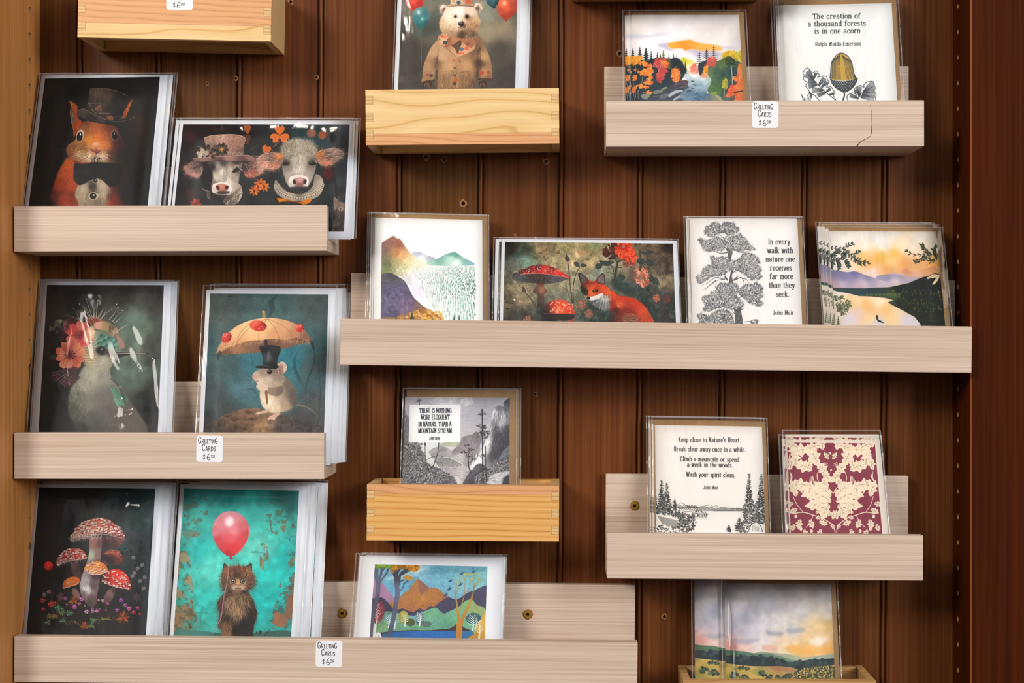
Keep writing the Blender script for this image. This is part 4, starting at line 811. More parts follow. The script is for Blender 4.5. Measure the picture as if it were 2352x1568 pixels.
    E(310, 470, 34, 34, 0x5c6450, .9, bl=8); A.S([230, 470, 340, 440, 340, 560, 260, 580], 16, (8, 20), [0x34332c, 0x4a4a3e, 0x5a5a4c]); E(330, 455, 18, 20, 0x8a8c74, .8)
    A.S([350, 470, 470, 450, 470, 560, 350, 640], 26, (16, 34), [0x5a2c30, 0x7c4444, 0x42201f, 0x8f5858], .8)
    def bloom(cx, cy, R, cols, cen, rot, sq):
        for i in range(5):
            t = np.radians(rot + i * 72); u = np.array([np.cos(t), np.sin(t) * sq]); v = np.array([-np.sin(t), np.cos(t) * sq]); o = np.array([cx, cy])
            p = [o, o + u * R * .5 + v * R * .42, o + u * R * .95 + v * R * .46, o + u * R * 1.05 + v * R * .12, o + u * R * .92 - v * R * .1, o + u * R * 1.02 - v * R * .4, o + u * R * .5 - v * R * .42]
            P(np.array(p).ravel(), field((cx, cy, cen), (cx + u[0] * R * .6, cy + u[1] * R * .6, cols[i % len(cols)]), (cx + u[0] * R, cy + u[1] * R, cols[(i + 1) % len(cols)]), p=2)); L(np.r_[o, o + u * R * .9], cen, 5, .5)
            for k in (-.25, .25): L(np.r_[o + u * R * .2, o + u * R * .85 + v * R * k], cen, 3, .35)
        for i in range(9): t = i * .7 + 1; L([cx, cy, cx + np.cos(t) * R * .35, cy + np.sin(t) * R * .3], 0x3a1414, 3, .7); E(cx + np.cos(t) * R * .35, cy + np.sin(t) * R * .3, 5, 5, 0x2a0e0e)
    bloom(520, 590, 128, [0xE4806c, 0xE06458, 0xD84a4a], 0x96282c, -75, 1.0); bloom(430, 785, 138, [0xC95a44, 0xE08a66, 0xE89c7a], 0x6a1c18, 40, 1.0)
    P([590, 530, 650, 500, 670, 560, 640, 640, 570, 660, 560, 600], 0xF6DCB4, .75, bl=16)
    for i in range(22): t = np.radians(15 + i * 8.2); L([490 + 10 * np.cos(t), 900 + 6 * np.sin(t), 400 + 100 * np.cos(t) - 10, 960 + 80 * np.sin(t), 390 + 150 * np.cos(t), 980 + 100 * np.sin(t)], [0x3f2c2e, 0x5c3c42, 0x2a2020, 0x6e4a50][i % 4], 20, .9, tp=2)
    A.S([330, 1000, 480, 990, 470, 1080, 360, 1080], 22, (8, 22), [0x7c4a54, 0x5a343c], .8, .6, 70); P([215, 810, 270, 780, 290, 810, 260, 835], 0x4a4238, .8, bl=6)
    return A

def art_mouse():
    A = Art((450, 640, 3.409), [(82, 90), (1056, 92), (1020, 1203), (22, 1203)], bg=WHITE, seed=15)
    P, E, L, F = A.P, A.E, A.L, A.F
    A.pic([112, 115, 1038, 122, 1003, 1203, 57, 1203], field((200, 200, 0x4b5553), (600, 200, 0x47605f), (950, 180, 0x4f5a59), (250, 700, 0x42585b), (450, 650, 0x3a7580), (760, 650, 0x2f7482), (900, 700, 0x4e6466), (950, 1000, 0x4e5252), (130, 900, 0x3d4a4c), (350, 850, 0x486e76), (200, 1000, 0x3a4444), (700, 800, 0x3a6c76), (850, 1150, 0x453f3e), (100, 1180, 0x3a3532)))
    A.N(.16, 70); A.N(.1, 4, octv=1)
    for q, w in (([640, 130, 590, 180, 600, 240, 570, 290], 44), ([800, 560, 770, 650, 790, 740, 860, 870], 26), ([905, 500, 930, 620, 880, 780, 860, 880, 870, 1190], 16), ([960, 720, 975, 900, 950, 1150, 900, 1195], 12), ([430, 600, 450, 700], 50), ([390, 880, 430, 1020], 8), ([390, 880, 440, 860, 490, 920], 14), ([180, 905, 140, 1000, 160, 1190], 9), ([180, 905, 175, 1010, 195, 1180], 9), ([920, 620, 970, 740], 22)): L(q, 0x263638, w, .5, tp=2, bl=5)
    F([820, 560, 960, 560, 960, 860, 840, 880], 260, 30, 60, [0x2a4448, 0x33585e], a=.4, spread=40); E(265, 138, 16, 6, 0x2a3232, .7, bl=4); E(190, 318, 14, 12, 0x2f3e3e, .6, bl=6)
    rk = [60, 1203, 200, 1080, 330, 1030, 470, 1012, 620, 1050, 760, 1090, 900, 1150, 1000, 1203, 1000, 1700, 60, 1700]
    P(rk, field((260, 1080, 0x6e543f), (430, 1040, 0x85664b), (400, 1120, 0x6a4e3a), (520, 1150, 0x8f7052), (700, 1130, 0x4f4440), (850, 1170, 0x463f3d), (150, 1170, 0x3f352f), (300, 1180, 0x4f3d30)), bl=6); A.N(.35, 22, rk)
    for x, y, r in ((305, 1102, 34), (412, 1048, 30), (240, 1080, 24), (440, 1100, 26), (380, 1180, 28)): E(x, y, r, r * .62, 0x4a3426, .8, bl=6); L([x - r, y + 4, x, y + r * .62, x + r, y + 3], 0xA8835e, 5, .6, bl=3)
    E(510, 1150, 50, 24, 0xA88a64, .6, bl=14)
    # parasol
    L([530, 256, 534, 310], 0x9c8258, 26); E(528, 258, 11, 8, 0xBFA478)
    un = [165, 590, 200, 520, 300, 470, 420, 460, 560, 465, 680, 470, 780, 460, 900, 490, 830, 505, 700, 545, 620, 550, 500, 575, 380, 582, 240, 590]
    P(un, field((220, 570, 0x6b4a38), (400, 520, 0x84604a), (560, 510, 0x6a4b3c), (750, 500, 0x7e5a49), (880, 490, 0x5c4038), (330, 560, 0xA07458)))
    P([165, 588, 180, 530, 240, 440, 330, 365, 440, 322, 560, 306, 680, 318, 780, 352, 860, 410, 905, 485, 840, 478, 780, 462, 700, 478, 600, 470, 540, 478, 420, 486, 330, 512, 250, 540], field((300, 430, 0xE2BC8c), (440, 370, 0xEBC897), (560, 340, 0xE2BE90), (700, 370, 0xD2A47c), (480, 450, 0xE8B988), (620, 440, 0xD39c70), (760, 430, 0xB98564), (860, 450, 0x8f6552), (800, 380, 0xB88a6c), (220, 520, 0xC8986c), (330, 500, 0xD6a476)))
    for q in ([555, 312, 400, 400, 310, 515, 240, 585], [560, 312, 500, 380, 490, 478, 497, 570], [560, 312, 620, 390, 660, 480, 690, 545], [450, 325, 350, 420, 320, 510], [565, 312, 700, 380, 760, 460], [390, 480, 360, 560]): L(q, 0x9a6e4c, 5, .6)
    F([180, 530, 330, 490, 540, 460, 700, 460, 880, 470, 880, 500, 700, 490, 540, 490, 330, 525, 190, 560], 420, 34, lambda x, y: 100 + (500 - x) * .03, [0xE0B484, 0x8a6044, 0xC8966c], a=.7)
    F([190, 570, 330, 570, 490, 560, 490, 580, 330, 590, 190, 600], 160, 24, 95, [0x9a6e52, 0x4a3428], a=.6)
    for x, y, rx, ry, ro in ((488, 368, 68, 42, 8), (240, 460, 36, 46, 38), (815, 385, 34, 34, 35)): E(x, y, rx, ry, field((x - rx * .3, y - ry * .4, 0xE0604e), (x, y + ry * .3, 0xC42c22), (x + rx * .8, y, 0x8f1d18)), .95, ro); A.S([x - rx * .7, y - ry * .6, x + rx * .7, y - ry * .6, x + rx * .7, y + ry * .6, x - rx * .7, y + ry * .6], 16, (2, 5), [0xF2A89a, 0xE88474], .8)
    P([165, 585, 190, 560, 200, 590, 172, 640], 0x2a2826, .7, bl=4); P([890, 470, 915, 500, 930, 560, 905, 520], 0x3a2c2a, .7, bl=4)
    L([548, 475, 550, 530], 0x3a2c26, 24)
    # mouse
    L([790, 985, 860, 1000, 940, 1060, 960, 1090], 0x8a7866, 13, .8, tp=1)
    bo = [500, 900, 515, 860, 600, 800, 680, 760, 750, 810, 785, 880, 790, 950, 760, 1010, 690, 1040, 600, 1050, 530, 1010, 505, 950]
    P(bo, field((560, 950, 0xE8DAbf), (620, 1010, 0xD8C4A8), (700, 990, 0xAd957e), (760, 900, 0x5e544e), (720, 820, 0x6e625a), (640, 880, 0xB6a08a), (600, 840, 0xC8b49c), (520, 960, 0xE2D0b4), (780, 960, 0x5a4e4a)), bl=6)
    F(bo, 1700, 26, lambda x, y: 60 + (x > 680) * 20, var=.16, a=.5)
    P([480, 860, 560, 830, 660, 830, 690, 880, 640, 920, 560, 900], field((500, 860, 0xD8BEA4), (600, 870, 0x8d7866), (660, 880, 0x75645a)), bl=6)
    hd = [442, 765, 460, 730, 520, 700, 610, 690, 660, 720, 690, 780, 670, 830, 590, 850, 510, 835, 465, 805]
    P(hd, field((470, 760, 0xC8A898), (520, 730, 0x968476), (600, 720, 0x7d6e63), (640, 770, 0x8f7e70), (560, 790, 0xC4b09e), (500, 810, 0xDCC8b6), (620, 830, 0xB09c8a), (560, 740, 0xA08c7c)), bl=3)
    F(hd, 900, 24, ('r', 445, 770), var=.16, a=.5); E(458, 768, 16, 17, 0xCc9486, .9, bl=4); L([450, 785, 465, 803, 490, 800], 0x6a443c, 5, .8)
    E(577, 728, 24, 20, 0x6a5a50, .7, bl=4); E(577, 728, 19, 17, 0x0f0c0c); E(571, 722, 5, 4, 0xd8d0c8)
    for k in range(7): L([470, 785 + k * 3, 420, 775 + k * 9, 370, 772 + k * 14], 0xB8C4C4, 2.2, .5, tp=1)
    E(669, 700, 42, 52, field((660, 690, 0xA8867a), (690, 700, 0xD8c0ae), (650, 730, 0x7a5e56), (680, 670, 0xC4A898)), 1, 18); E(662, 708, 24, 36, 0x8f6a62, .7, 18, bl=8); L([650, 745, 640, 690, 668, 654, 700, 665], 0xE0D0C0, 4, .8)
    P([540, 872, 556, 870, 564, 968, 552, 972], 0x8a5238); P([480, 820, 500, 815, 520, 850, 495, 856], 0xD8b8a4); P([530, 840, 556, 832, 566, 862, 540, 876, 528, 860], 0xE0c8b2)
    for k in range(4): L([472, 836 + k * 6, 496, 834 + k * 5], 0xE4CDBC, 5, .9); L([532 + k * 8, 838, 534 + k * 9, 866], 0xB8937e, 2.5, .8)
    P([560, 1020, 540, 1030, 480, 1045, 466, 1062, 500, 1058, 560, 1048, 590, 1030], 0xC8A890); P([640, 1045, 600, 1065, 565, 1090, 562, 1105, 590, 1098, 610, 1108, 630, 1085, 660, 1055], 0xC6A48c)
    for q in ([500, 1048, 466, 1064], [510, 1055, 478, 1068], [590, 1075, 563, 1106], [600, 1085, 585, 1108], [615, 1085, 606, 1110]): L(q, 0xE0C8B4, 6, .9, tp=1)
    P([495, 540, 520, 525, 600, 520, 655, 538, 664, 560, 645, 610, 636, 660, 635, 700, 590, 705, 525, 690, 522, 620, 510, 570], field((560, 600, 0x33363a), (540, 560, 0x191b1e), (620, 600, 0x1d1f22), (570, 610, 0x4c5055), (600, 560, 0x2b2e31), (600, 690, 0x15171a))); E(567, 610, 10, 44, 0x7a7e82, .5, 4, bl=10); E(580, 535, 82, 14, 0x26282c, .9)
    P([460, 688, 500, 678, 580, 684, 640, 678, 640, 700, 560, 702, 490, 700], 0x1a1b1e); L([462, 686, 510, 680, 600, 690], 0x5a5e62, 4, .7)
    return A
INK = 0x55585B; INKD = 0x34373A; DARK = 0x3B3A3C

def art_river():
    A = Art((1420, 20, 7.128), [(218, 100), (1978, 100), (2050, 1500), (228, 1500)], bg=0xE9E4E4, seed=21)
    P, E, L, F, S = A.P, A.E, A.L, A.F, A.S
    P([100, 0, 2200, 0, 2200, 2200, 100, 2200], field((400, 150, 0xE6E0DC), (1500, 250, 0xE3DCDA), (1000, 450, 0xEAE5E6), (600, 650, 0xE9E8EE), (1900, 350, 0xE2DBD8), (1000, 700, 0xE9E7EC)), sm=0); A.N(.05, 160)
    P([230, 420, 500, 425, 760, 400, 900, 395, 700, 440, 480, 470, 250, 480], 0xBFC2D2, .6, bl=26); P([640, 600, 720, 570, 830, 560, 830, 640, 900, 650, 900, 690, 840, 690, 760, 650], 0xB7B2C8, .75, bl=20)
    P([1060, 680, 1300, 660, 1560, 690, 1720, 740, 1720, 780, 1400, 790, 1150, 770], 0xB3ADC6, .7, bl=34); P([1700, 610, 1850, 610, 1960, 650, 1850, 670, 1700, 640], 0xC2BECD, .6, bl=16)
    P([815, 570, 900, 545, 1050, 520, 1180, 505, 1260, 540, 1400, 570, 1550, 585, 1680, 620, 1700, 680, 1560, 690, 1380, 690, 1200, 660, 1100, 690, 1040, 650, 900, 655, 820, 620], field((850, 600, 0xEFA93F), (1080, 620, 0xE7962a), (1180, 540, 0xE9A03a), (1400, 620, 0xF0AE4c), (1640, 650, 0xE9B462)), .95, bl=14)
    P([820, 700, 1100, 690, 1250, 760, 1200, 860, 1040, 840, 900, 800], 0xF0EEF2, .8, bl=40)
    # distance
    P([1020, 840, 1080, 790, 1130, 830, 1200, 830, 1240, 880, 1280, 960, 1250, 1080, 1100, 1080, 1050, 960], field((1080, 830, 0xC9C23f), (1200, 870, 0xE0D870), (1180, 960, 0xEDE8C4), (1120, 1050, 0xC8D0B8)), bl=20)
    P([1700, 740, 1850, 690, 1990, 740, 2020, 900, 1900, 950, 1740, 900], field((1850, 730, 0xD9A224), (1960, 760, 0xC9C548), (1980, 860, 0xD0CC58), (1780, 800, 0xC9B838)), bl=12); S([1720, 720, 2000, 700, 2010, 900, 1740, 860], 60, (10, 26), [0xD89a20, 0xC4B83a, 0xE0C850, 0xB8A830], .6)
    dark = field((400, 900, 0x2c3434), (700, 1000, 0x2f3a40), (900, 1000, 0x27323a), (1050, 1000, 0x2f4248), (600, 1200, 0x33424a), (300, 1300, 0x2d3a44), (1000, 1150, 0x3a464e))
    P([100, 1000, 900, 1000, 1040, 1180, 1150, 1200, 1150, 1290, 1010, 1420, 900, 2200, 100, 2200], field((500, 1300, 0x33424a), (900, 1300, 0x454a52), (400, 1450, 0x36444e), (800, 1500, 0x4c5258), (1050, 1250, 0x5a5860)), sm=0, bl=4)
    P([1480, 880, 1950, 850, 2100, 950, 2100, 2200, 1640, 2200, 1640, 1500, 1480, 1380, 1500, 1200, 1460, 1050], field((1500, 950, 0x5a6a58), (1500, 1100, 0x6f7f5c), (1700, 1450, 0x5c6660), (2000, 1450, 0x50504e), (1800, 1200, 0x34464a)), sm=0, bl=8)
    P([100, 900, 250, 860, 500, 840, 620, 800, 900, 820, 1040, 880, 1080, 960, 1100, 1060, 1040, 1160, 900, 1250, 700, 1300, 400, 1500, 100, 2100], dark, 1, 0, bl=4)
    for x, t, w in ((240, 645, 130), (355, 628, 130), (455, 640, 170), (540, 690, 90), (640, 710, 90), (690, 735, 90), (905, 735, 80), (955, 755, 90), (830, 745, 110), (740, 680, 130), (1100, 865, 90)): A.fir(x, t, t + 230, w, 0x222d2c if x != 740 and x != 830 else 0x5c6a2c, 7)
    P([880, 820, 980, 810, 1050, 880, 1090, 960, 1120, 1000, 1080, 1100, 1000, 1160, 900, 1120, 860, 960], 0x25303a, .95, bl=4); F([880, 820, 1090, 900, 1100, 1100, 900, 1120], 300, 26, 120, [0x31444a, 0x1d272c, 0x3f5654], a=.7)
    def foliage(p, cols, n=70, r=(10, 30)):
        q = np.array(p, float).reshape(-1, 2); m = smooth_pts(q, True, 5); m = m + A.R.normal(0, 1, m.shape) * min(13, np.ptp(q) * .05); P(m, field(*[(p[2 * i], p[2 * i + 1], cols[i % len(cols)]) for i in range(len(p) // 2)]), .97, 0); S(p, n, (r[0] * .6, r[1] * .6), cols, .5, .6, -30); F(p, n, 20, 30, [0xF8D080, 0xE88a3c, 0xC85a2c], a=.4, spread=80)
    OR = [0xE59520, 0xEBAA34, 0xD9822a, 0xEFB850]; RD = [0xC4464c, 0xA63c46, 0xD65a44, 0xB84852]; OF = [0xE37a36, 0xEC9444, 0xD8643a, 0xF0A040]
    foliage([225, 790, 290, 775, 400, 770, 390, 820, 350, 870, 300, 910, 230, 920], OR)
    foliage([320, 890, 400, 862, 500, 890, 550, 950, 575, 1040, 520, 1080, 430, 1100, 340, 1070, 320, 1010, 430, 1000, 480, 950, 400, 920], OF, 90)
    foliage([595, 830, 680, 800, 780, 820, 830, 900, 780, 960, 815, 1020, 760, 1100, 750, 1150, 690, 1210, 640, 1180, 620, 1100, 650, 1010, 590, 930], RD, 130); S([700, 850, 830, 880, 800, 950, 740, 930], 24, (10, 24), OF, .6)
    foliage([880, 1000, 930, 955, 1000, 990, 1030, 1060, 1010, 1150, 950, 1215, 890, 1170, 862, 1100], OF, 80)
    for p in ([240, 1100, 300, 1110, 290, 1180, 240, 1180], [485, 1120, 540, 1080, 580, 1130, 500, 1160], [430, 1180, 540, 1170, 570, 1230, 470, 1250], [290, 1250, 420, 1255, 510, 1290, 380, 1300], [235, 1290, 290, 1280, 280, 1370, 240, 1390], [415, 1370, 500, 1345, 580, 1375, 500, 1400], [250, 990, 290, 985, 280, 1020]): foliage(p, OF + RD[2:3], 14, (8, 16))
    for q in ([650, 1050, 700, 930, 740, 860], [660, 980, 600, 900], [690, 960, 740, 930], [950, 1240, 945, 1100, 940, 980], [945, 1080, 980, 1030], [310, 1400, 380, 1230, 400, 1100], [290, 1450, 270, 1300, 240, 1180], [470, 1130, 450, 1180], [280, 900, 285, 1050], [410, 1000, 408, 960]): L(q, 0xD8CBB4, 5, .75)
    # water
    P([1100, 1060, 1200, 1080, 1330, 1080, 1420, 1100, 1520, 1150, 1480, 1300, 1450, 1370, 1560, 1420, 1640, 1500, 1700, 2200, 800, 2200, 1000, 1500, 1010, 1420, 1150, 1280, 1140, 1180, 1080, 1120], field((1150, 1100, 0xBFD0D6), (1250, 1080, 0xE4E6E8), (1400, 1130, 0xD2DCDF), (1200, 1200, 0x9fb6c2), (1350, 1250, 0x8fabb8), (1150, 1380, 0x5f7d92), (1300, 1450, 0x47677f), (1480, 1450, 0x4c6a7e), (1100, 1480, 0x6f8798), (1440, 1200, 0xB8CCD2)), bl=6)
    F([1020, 1250, 1450, 1250, 1550, 1490, 1020, 1490], 320, 60, 2, [0x3b5870, 0x8fb0c0, 0xD0dce2], a=.45, spread=6); P([1200, 1040, 1310, 1060, 1300, 1110, 1180, 1100], 0xEEECEE, .8, bl=24)
    P([1200, 960, 1245, 890, 1290, 950, 1310, 1060, 1190, 1060], field((1245, 920, 0xDE6a5c), (1250, 1000, 0xE08478), (1240, 1050, 0xE0B0a8)), .9, bl=6); S([1200, 920, 1290, 920, 1310, 1040, 1190, 1040], 30, (8, 18), [0xD4584c, 0xE58a7a], .5)
    # right bank
    P([1310, 920, 1400, 860, 1460, 880, 1440, 960, 1400, 1080, 1330, 1080], 0x27313a, .95, bl=4)
    for x, t, w, n in ((1565, 600, 150, 7), (1445, 655, 140, 6), (1328, 695, 120, 6)):
        L([x, t, x, t + 260], 0x2c3436, 8)
        for i in range(n):
            y = t + 30 + i * 32; h = w * .5 * (.25 + .75 * (i + 1) / n)
            for sd in (-1, 1): L([x, y, x + sd * h * .6, y + 14, x + sd * h, y - 2], 0x2e3737, 13, .95, tp=1); L([x + sd * h * .4, y + 6, x + sd * h * .8, y + 18], 0x333e3c, 8, .8, tp=1)
    foliage([1450, 880, 1480, 810, 1540, 790, 1610, 820, 1620, 900, 1680, 920, 1560, 935, 1450, 940], [0xD2544e, 0xC4443f, 0xDE7a68], 70); foliage([1400, 960, 1440, 930, 1465, 1000, 1430, 1090, 1380, 1060], OR, 30); foliage([1360, 1080, 1450, 1070, 1440, 1120, 1360, 1120], [0xE0906a, 0xD8A890], 16)
    P([1620, 860, 1700, 830, 1760, 800, 1900, 830, 1930, 960, 1960, 1200, 1900, 1380, 1780, 1420, 1600, 1430, 1470, 1360, 1480, 1290, 1530, 1200, 1500, 1080, 1560, 1020, 1600, 950], field((1700, 900, 0x5c6f46), (1600, 1050, 0x44604e), (1750, 1100, 0x33524a), (1560, 1180, 0x4f6f52), (1880, 1050, 0x2c4250), (1600, 1330, 0x587848), (1800, 1300, 0x3a4e4e), (1500, 1080, 0x6f8450), (1900, 1250, 0x394654)), bl=6)
    F([1500, 860, 1900, 830, 1900, 1380, 1480, 1380], 900, 34, lambda x, y: 20 + (x < 1640) * 130, [0x2c4640, 0x6d8a58, 0x3c5a4c, 0x24383a, 0x88a060], a=.6)
    P([1760, 800, 1830, 780, 1910, 840, 1920, 900, 1840, 940, 1760, 900], 0x2e3f30, .85, bl=6); F([1720, 780, 1930, 800, 1920, 960, 1740, 920], 200, 30, 100, [0x25342a, 0x4f6030, 0x7c8430], a=.7, spread=50)
    L([1850, 920, 1862, 1050, 1870, 1240], 0xD8D4CC, 9, .85); L([1745, 1450, 1740, 1300], 0xC8C0B0, 6, .8); foliage([1700, 1220, 1745, 1120, 1785, 1220, 1780, 1300, 1720, 1300], [0xB5AC3a, 0xC9BC48, 0x8f9a3c], 30)
    foliage([1960, 940, 2010, 915, 2100, 940, 2100, 1350, 1980, 1360, 1940, 1200, 1860, 1150, 1930, 1100], [0xEF9a3a, 0xE8703a, 0xF0A848, 0xE0604a], 110); foliage([1800, 1320, 1850, 1250, 1950, 1280, 1970, 1360, 1900, 1420, 1780, 1450], [0xE0623f, 0xD65040, 0xE88a50], 70); foliage([1900, 1420, 2000, 1370, 2100, 1400, 2100, 1640, 1920, 1560], [0xDD6a40, 0xE88850, 0xC8583c], 60)
    for q in ([1970, 1370, 1985, 1150, 1990, 960], [1875, 1480, 1880, 1300], [1985, 1150, 2020, 1080]): L(q, 0xF0C8A0, 6, .7)
    L([1890, 1370, 2040, 1345], 0x3a3434, 22, .9)
    # boulders
    P([1380, 1480, 1480, 1420, 1620, 1410, 1720, 1500, 1760, 1700, 1340, 1700], field((1450, 1450, 0x68788a), (1600, 1460, 0x8a8a72), (1550, 1600, 0x4f5c68)), .95); P([1580, 1410, 1640, 1420, 1700, 1500, 1660, 1500], 0xA8A488, .8); P([1510, 1375, 1620, 1360, 1600, 1410, 1530, 1410], 0x9aA050, .8)
    for p, c in (([1000, 1180, 1100, 1165, 1150, 1190, 1130, 1230, 1020, 1235, 960, 1220], 0x5c4c52), ([880, 1260, 1000, 1230, 1120, 1245, 1090, 1280, 940, 1300], 0x4c4850), ([1000, 1290, 1120, 1262, 1160, 1285, 1100, 1310], 0x565664), ([860, 1350, 980, 1300, 1060, 1300, 1060, 1330, 940, 1370], 0x3c4048), ([580, 1350, 700, 1325, 730, 1350, 660, 1390, 580, 1395], 0x7c8278), ([370, 1410, 470, 1395, 530, 1405, 470, 1480, 400, 1475], 0x8a8c7e), ([690, 1420, 790, 1395, 835, 1410, 780, 1460, 690, 1475], 0x6a7078), ([830, 1470, 900, 1400, 1000, 1370, 1005, 1410, 900, 1480], 0x4f4c54), ([560, 1440, 680, 1430, 640, 1500, 520, 1500], 0x444c54), ([950, 1490, 1010, 1465, 1060, 1490, 1050, 1600, 930, 1600], 0x4c5058), ([1190, 1180, 1240, 1178, 1250, 1195, 1200, 1195], 0x46525c), ([1210, 1235, 1270, 1240, 1290, 1255, 1230, 1250], 0x4c5c68), ([1110, 1345, 1170, 1330, 1210, 1345, 1150, 1365], 0x4a5460), ([1200, 1295, 1240, 1290, 1240, 1305, 1200, 1310], 0x4a5866), ([740, 1290, 790, 1280, 780, 1310, 710, 1320], 0x8a9a78)):
        P(p, c, .95); L(p[:6], 0xB0B4B8, 5, .5)
    P([820, 1420, 900, 1350, 1000, 1325, 1060, 1345, 940, 1390, 850, 1440], 0xC8D4DC, .8); P([900, 1480, 1000, 1420, 1010, 1440, 930, 1500], 0xB8C8D2, .8)
    for q in ([270, 1500, 250, 1380], [330, 1480, 325, 1330], [520, 1490, 515, 1460]): L(q, 0xA8A894, 6, .7)
    return A

def art_acorn():
    A = Art((1770, 0, 6.533), [(180, 80), (1815, 47), (1900, 1495), (243, 1500)], bg=0xE6E6E5, seed=22)
    P, E, L, F = A.P, A.E, A.L, A.F; K = 0x43494D
    for t, x, y, h in (("The creation of", 995, 278, 78), ("a thousand forests", 1000, 390, 78), ("is in one acorn", 1008, 500, 78), ("Ralph Waldo Emerson", 1015, 685, 56)): A.text(t, x, y, h, K, wd=1.03 if h > 60 else 1.0, wt=(.9, 1.75), slope=-.012, word=4.6 if h > 60 else 4.4, sp=.82)
    nut = [905, 1200, 895, 1080, 905, 960, 940, 880, 1000, 810, 1060, 790, 1120, 805, 1180, 860, 1225, 950, 1250, 1080, 1275, 1190, 1100, 1225]
    P(nut, K); P([918, 1195, 908, 1080, 918, 965, 950, 888, 1005, 822, 1060, 803, 1115, 818, 1170, 868, 1212, 955, 1238, 1080, 1260, 1185, 1100, 1215], 0xC29F4C)
    for i in range(-10, 11):
        f = i / 10; xb = 1085 + f * 178; xt = 1052 + f * 60; dim = abs(f - .03)
        if dim < .22: continue
        q = [xt, 815 + 50 * f * f, 1062 + f * 145, 930, 1075 + f * 168, 1080, xb, 1205 - 30 * f * f]
        if dim < .45:
            for k in range(46):
                t = k / 46; pp = smooth_pts(np.array(q).reshape(-1, 2), False, 16); u = pp[int(t * (len(pp) - 1))]; E(u[0], u[1], 4.5, 4, K, .9)
        else: L(q, K, 6 + 7 * (dim - .4), .95)
    P([888, 1165, 930, 1195, 1080, 1222, 1230, 1195, 1300, 1160, 1300, 1210, 1250, 1300, 1180, 1360, 1120, 1385, 1080, 1380, 1000, 1340, 920, 1260], K)
    for r in range(7):
        for c in range(11):
            x = 905 + c * 36 + (r % 2) * 18; y = 1222 + r * 24 - abs(x - 1090) * .08
            if (x - 1092) ** 2 / 195 ** 2 + (y - 1180) ** 2 / 180 ** 2 < .86 and y > 1212 - abs(x - 1092) * .12:
                if x > 1150: L([x, y + 10, x + 9, y - 12], 0xD0D4D4, 5, .85)
                else: E(x, y, 10, 7, 0xAEB4B6, .9, 25)
    L([930, 1196, 1080, 1214, 1230, 1194], 0xE6E6E5, 5); L([1095, 1375, 1108, 1420, 1085, 1510], K, 22)
    def leaf(o, ribs):
        A.O(o, 0xE3E4E4, K, 10)
        for m, ss in ribs:
            L(m, K, 12, tp=1); m = np.array(m).reshape(-1, 2)
            for a, b in ss:
                a = np.array(a); b = np.array(b)
                for k in range(9):
                    o2 = np.array([(b - a)[1], -(b - a)[0]]) * .035 * (k - 4); L(np.r_[a + o2 * .5, (a + b) / 2 + o2 * 1.3, b + o2 * 1.7], K, 5.5, .95)
    leaf([545, 1020, 600, 1060, 620, 1100, 680, 1060, 720, 1105, 730, 1145, 700, 1160, 780, 1140, 840, 1150, 850, 1190, 868, 1220, 860, 1260, 840, 1310, 900, 1300, 940, 1350, 965, 1400, 940, 1430, 970, 1520, 760, 1520, 660, 1430, 600, 1400, 560, 1330, 525, 1290, 545, 1240, 500, 1200, 490, 1160, 510, 1130, 485, 1090], [([970, 1500, 800, 1360, 700, 1260, 640, 1180, 560, 1060], [((640, 1180), (555, 1060)), ((650, 1200), (520, 1120)), ((690, 1240), (560, 1220)), ((700, 1270), (570, 1300)), ((650, 1180), (680, 1090)), ((720, 1280), (810, 1170)), ((760, 1310), (850, 1230)), ((790, 1350), (620, 1350)), ((830, 1390), (700, 1430)), ((830, 1380), (900, 1330)), ((880, 1420), (950, 1400))])])
    leaf([1145, 1460, 1170, 1420, 1230, 1395, 1270, 1410, 1300, 1440, 1255, 1370, 1260, 1330, 1300, 1300, 1350, 1280, 1400, 1310, 1400, 1270, 1440, 1235, 1530, 1220, 1545, 1260, 1560, 1290, 1570, 1330, 1520, 1360, 1580, 1410, 1575, 1460, 1540, 1520, 1200, 1520], [([1300, 1500, 1380, 1380, 1530, 1230], [((1400, 1370), (1540, 1250)), ((1390, 1390), (1560, 1330)), ((1370, 1420), (1570, 1420)), ((1350, 1450), (1560, 1470)), ((1350, 1430), (1270, 1340)), ((1330, 1450), (1330, 1300)), ((1310, 1470), (1190, 1430))])])
    P([450, 1385, 480, 1440, 530, 1470, 580, 1380, 620, 1420, 590, 1520, 490, 1520, 470, 1460], K); F([490, 1440, 600, 1400, 580, 1520, 500, 1520], 40, 60, 110, 0xE6E6E5, a=.9, w=2)
    return A

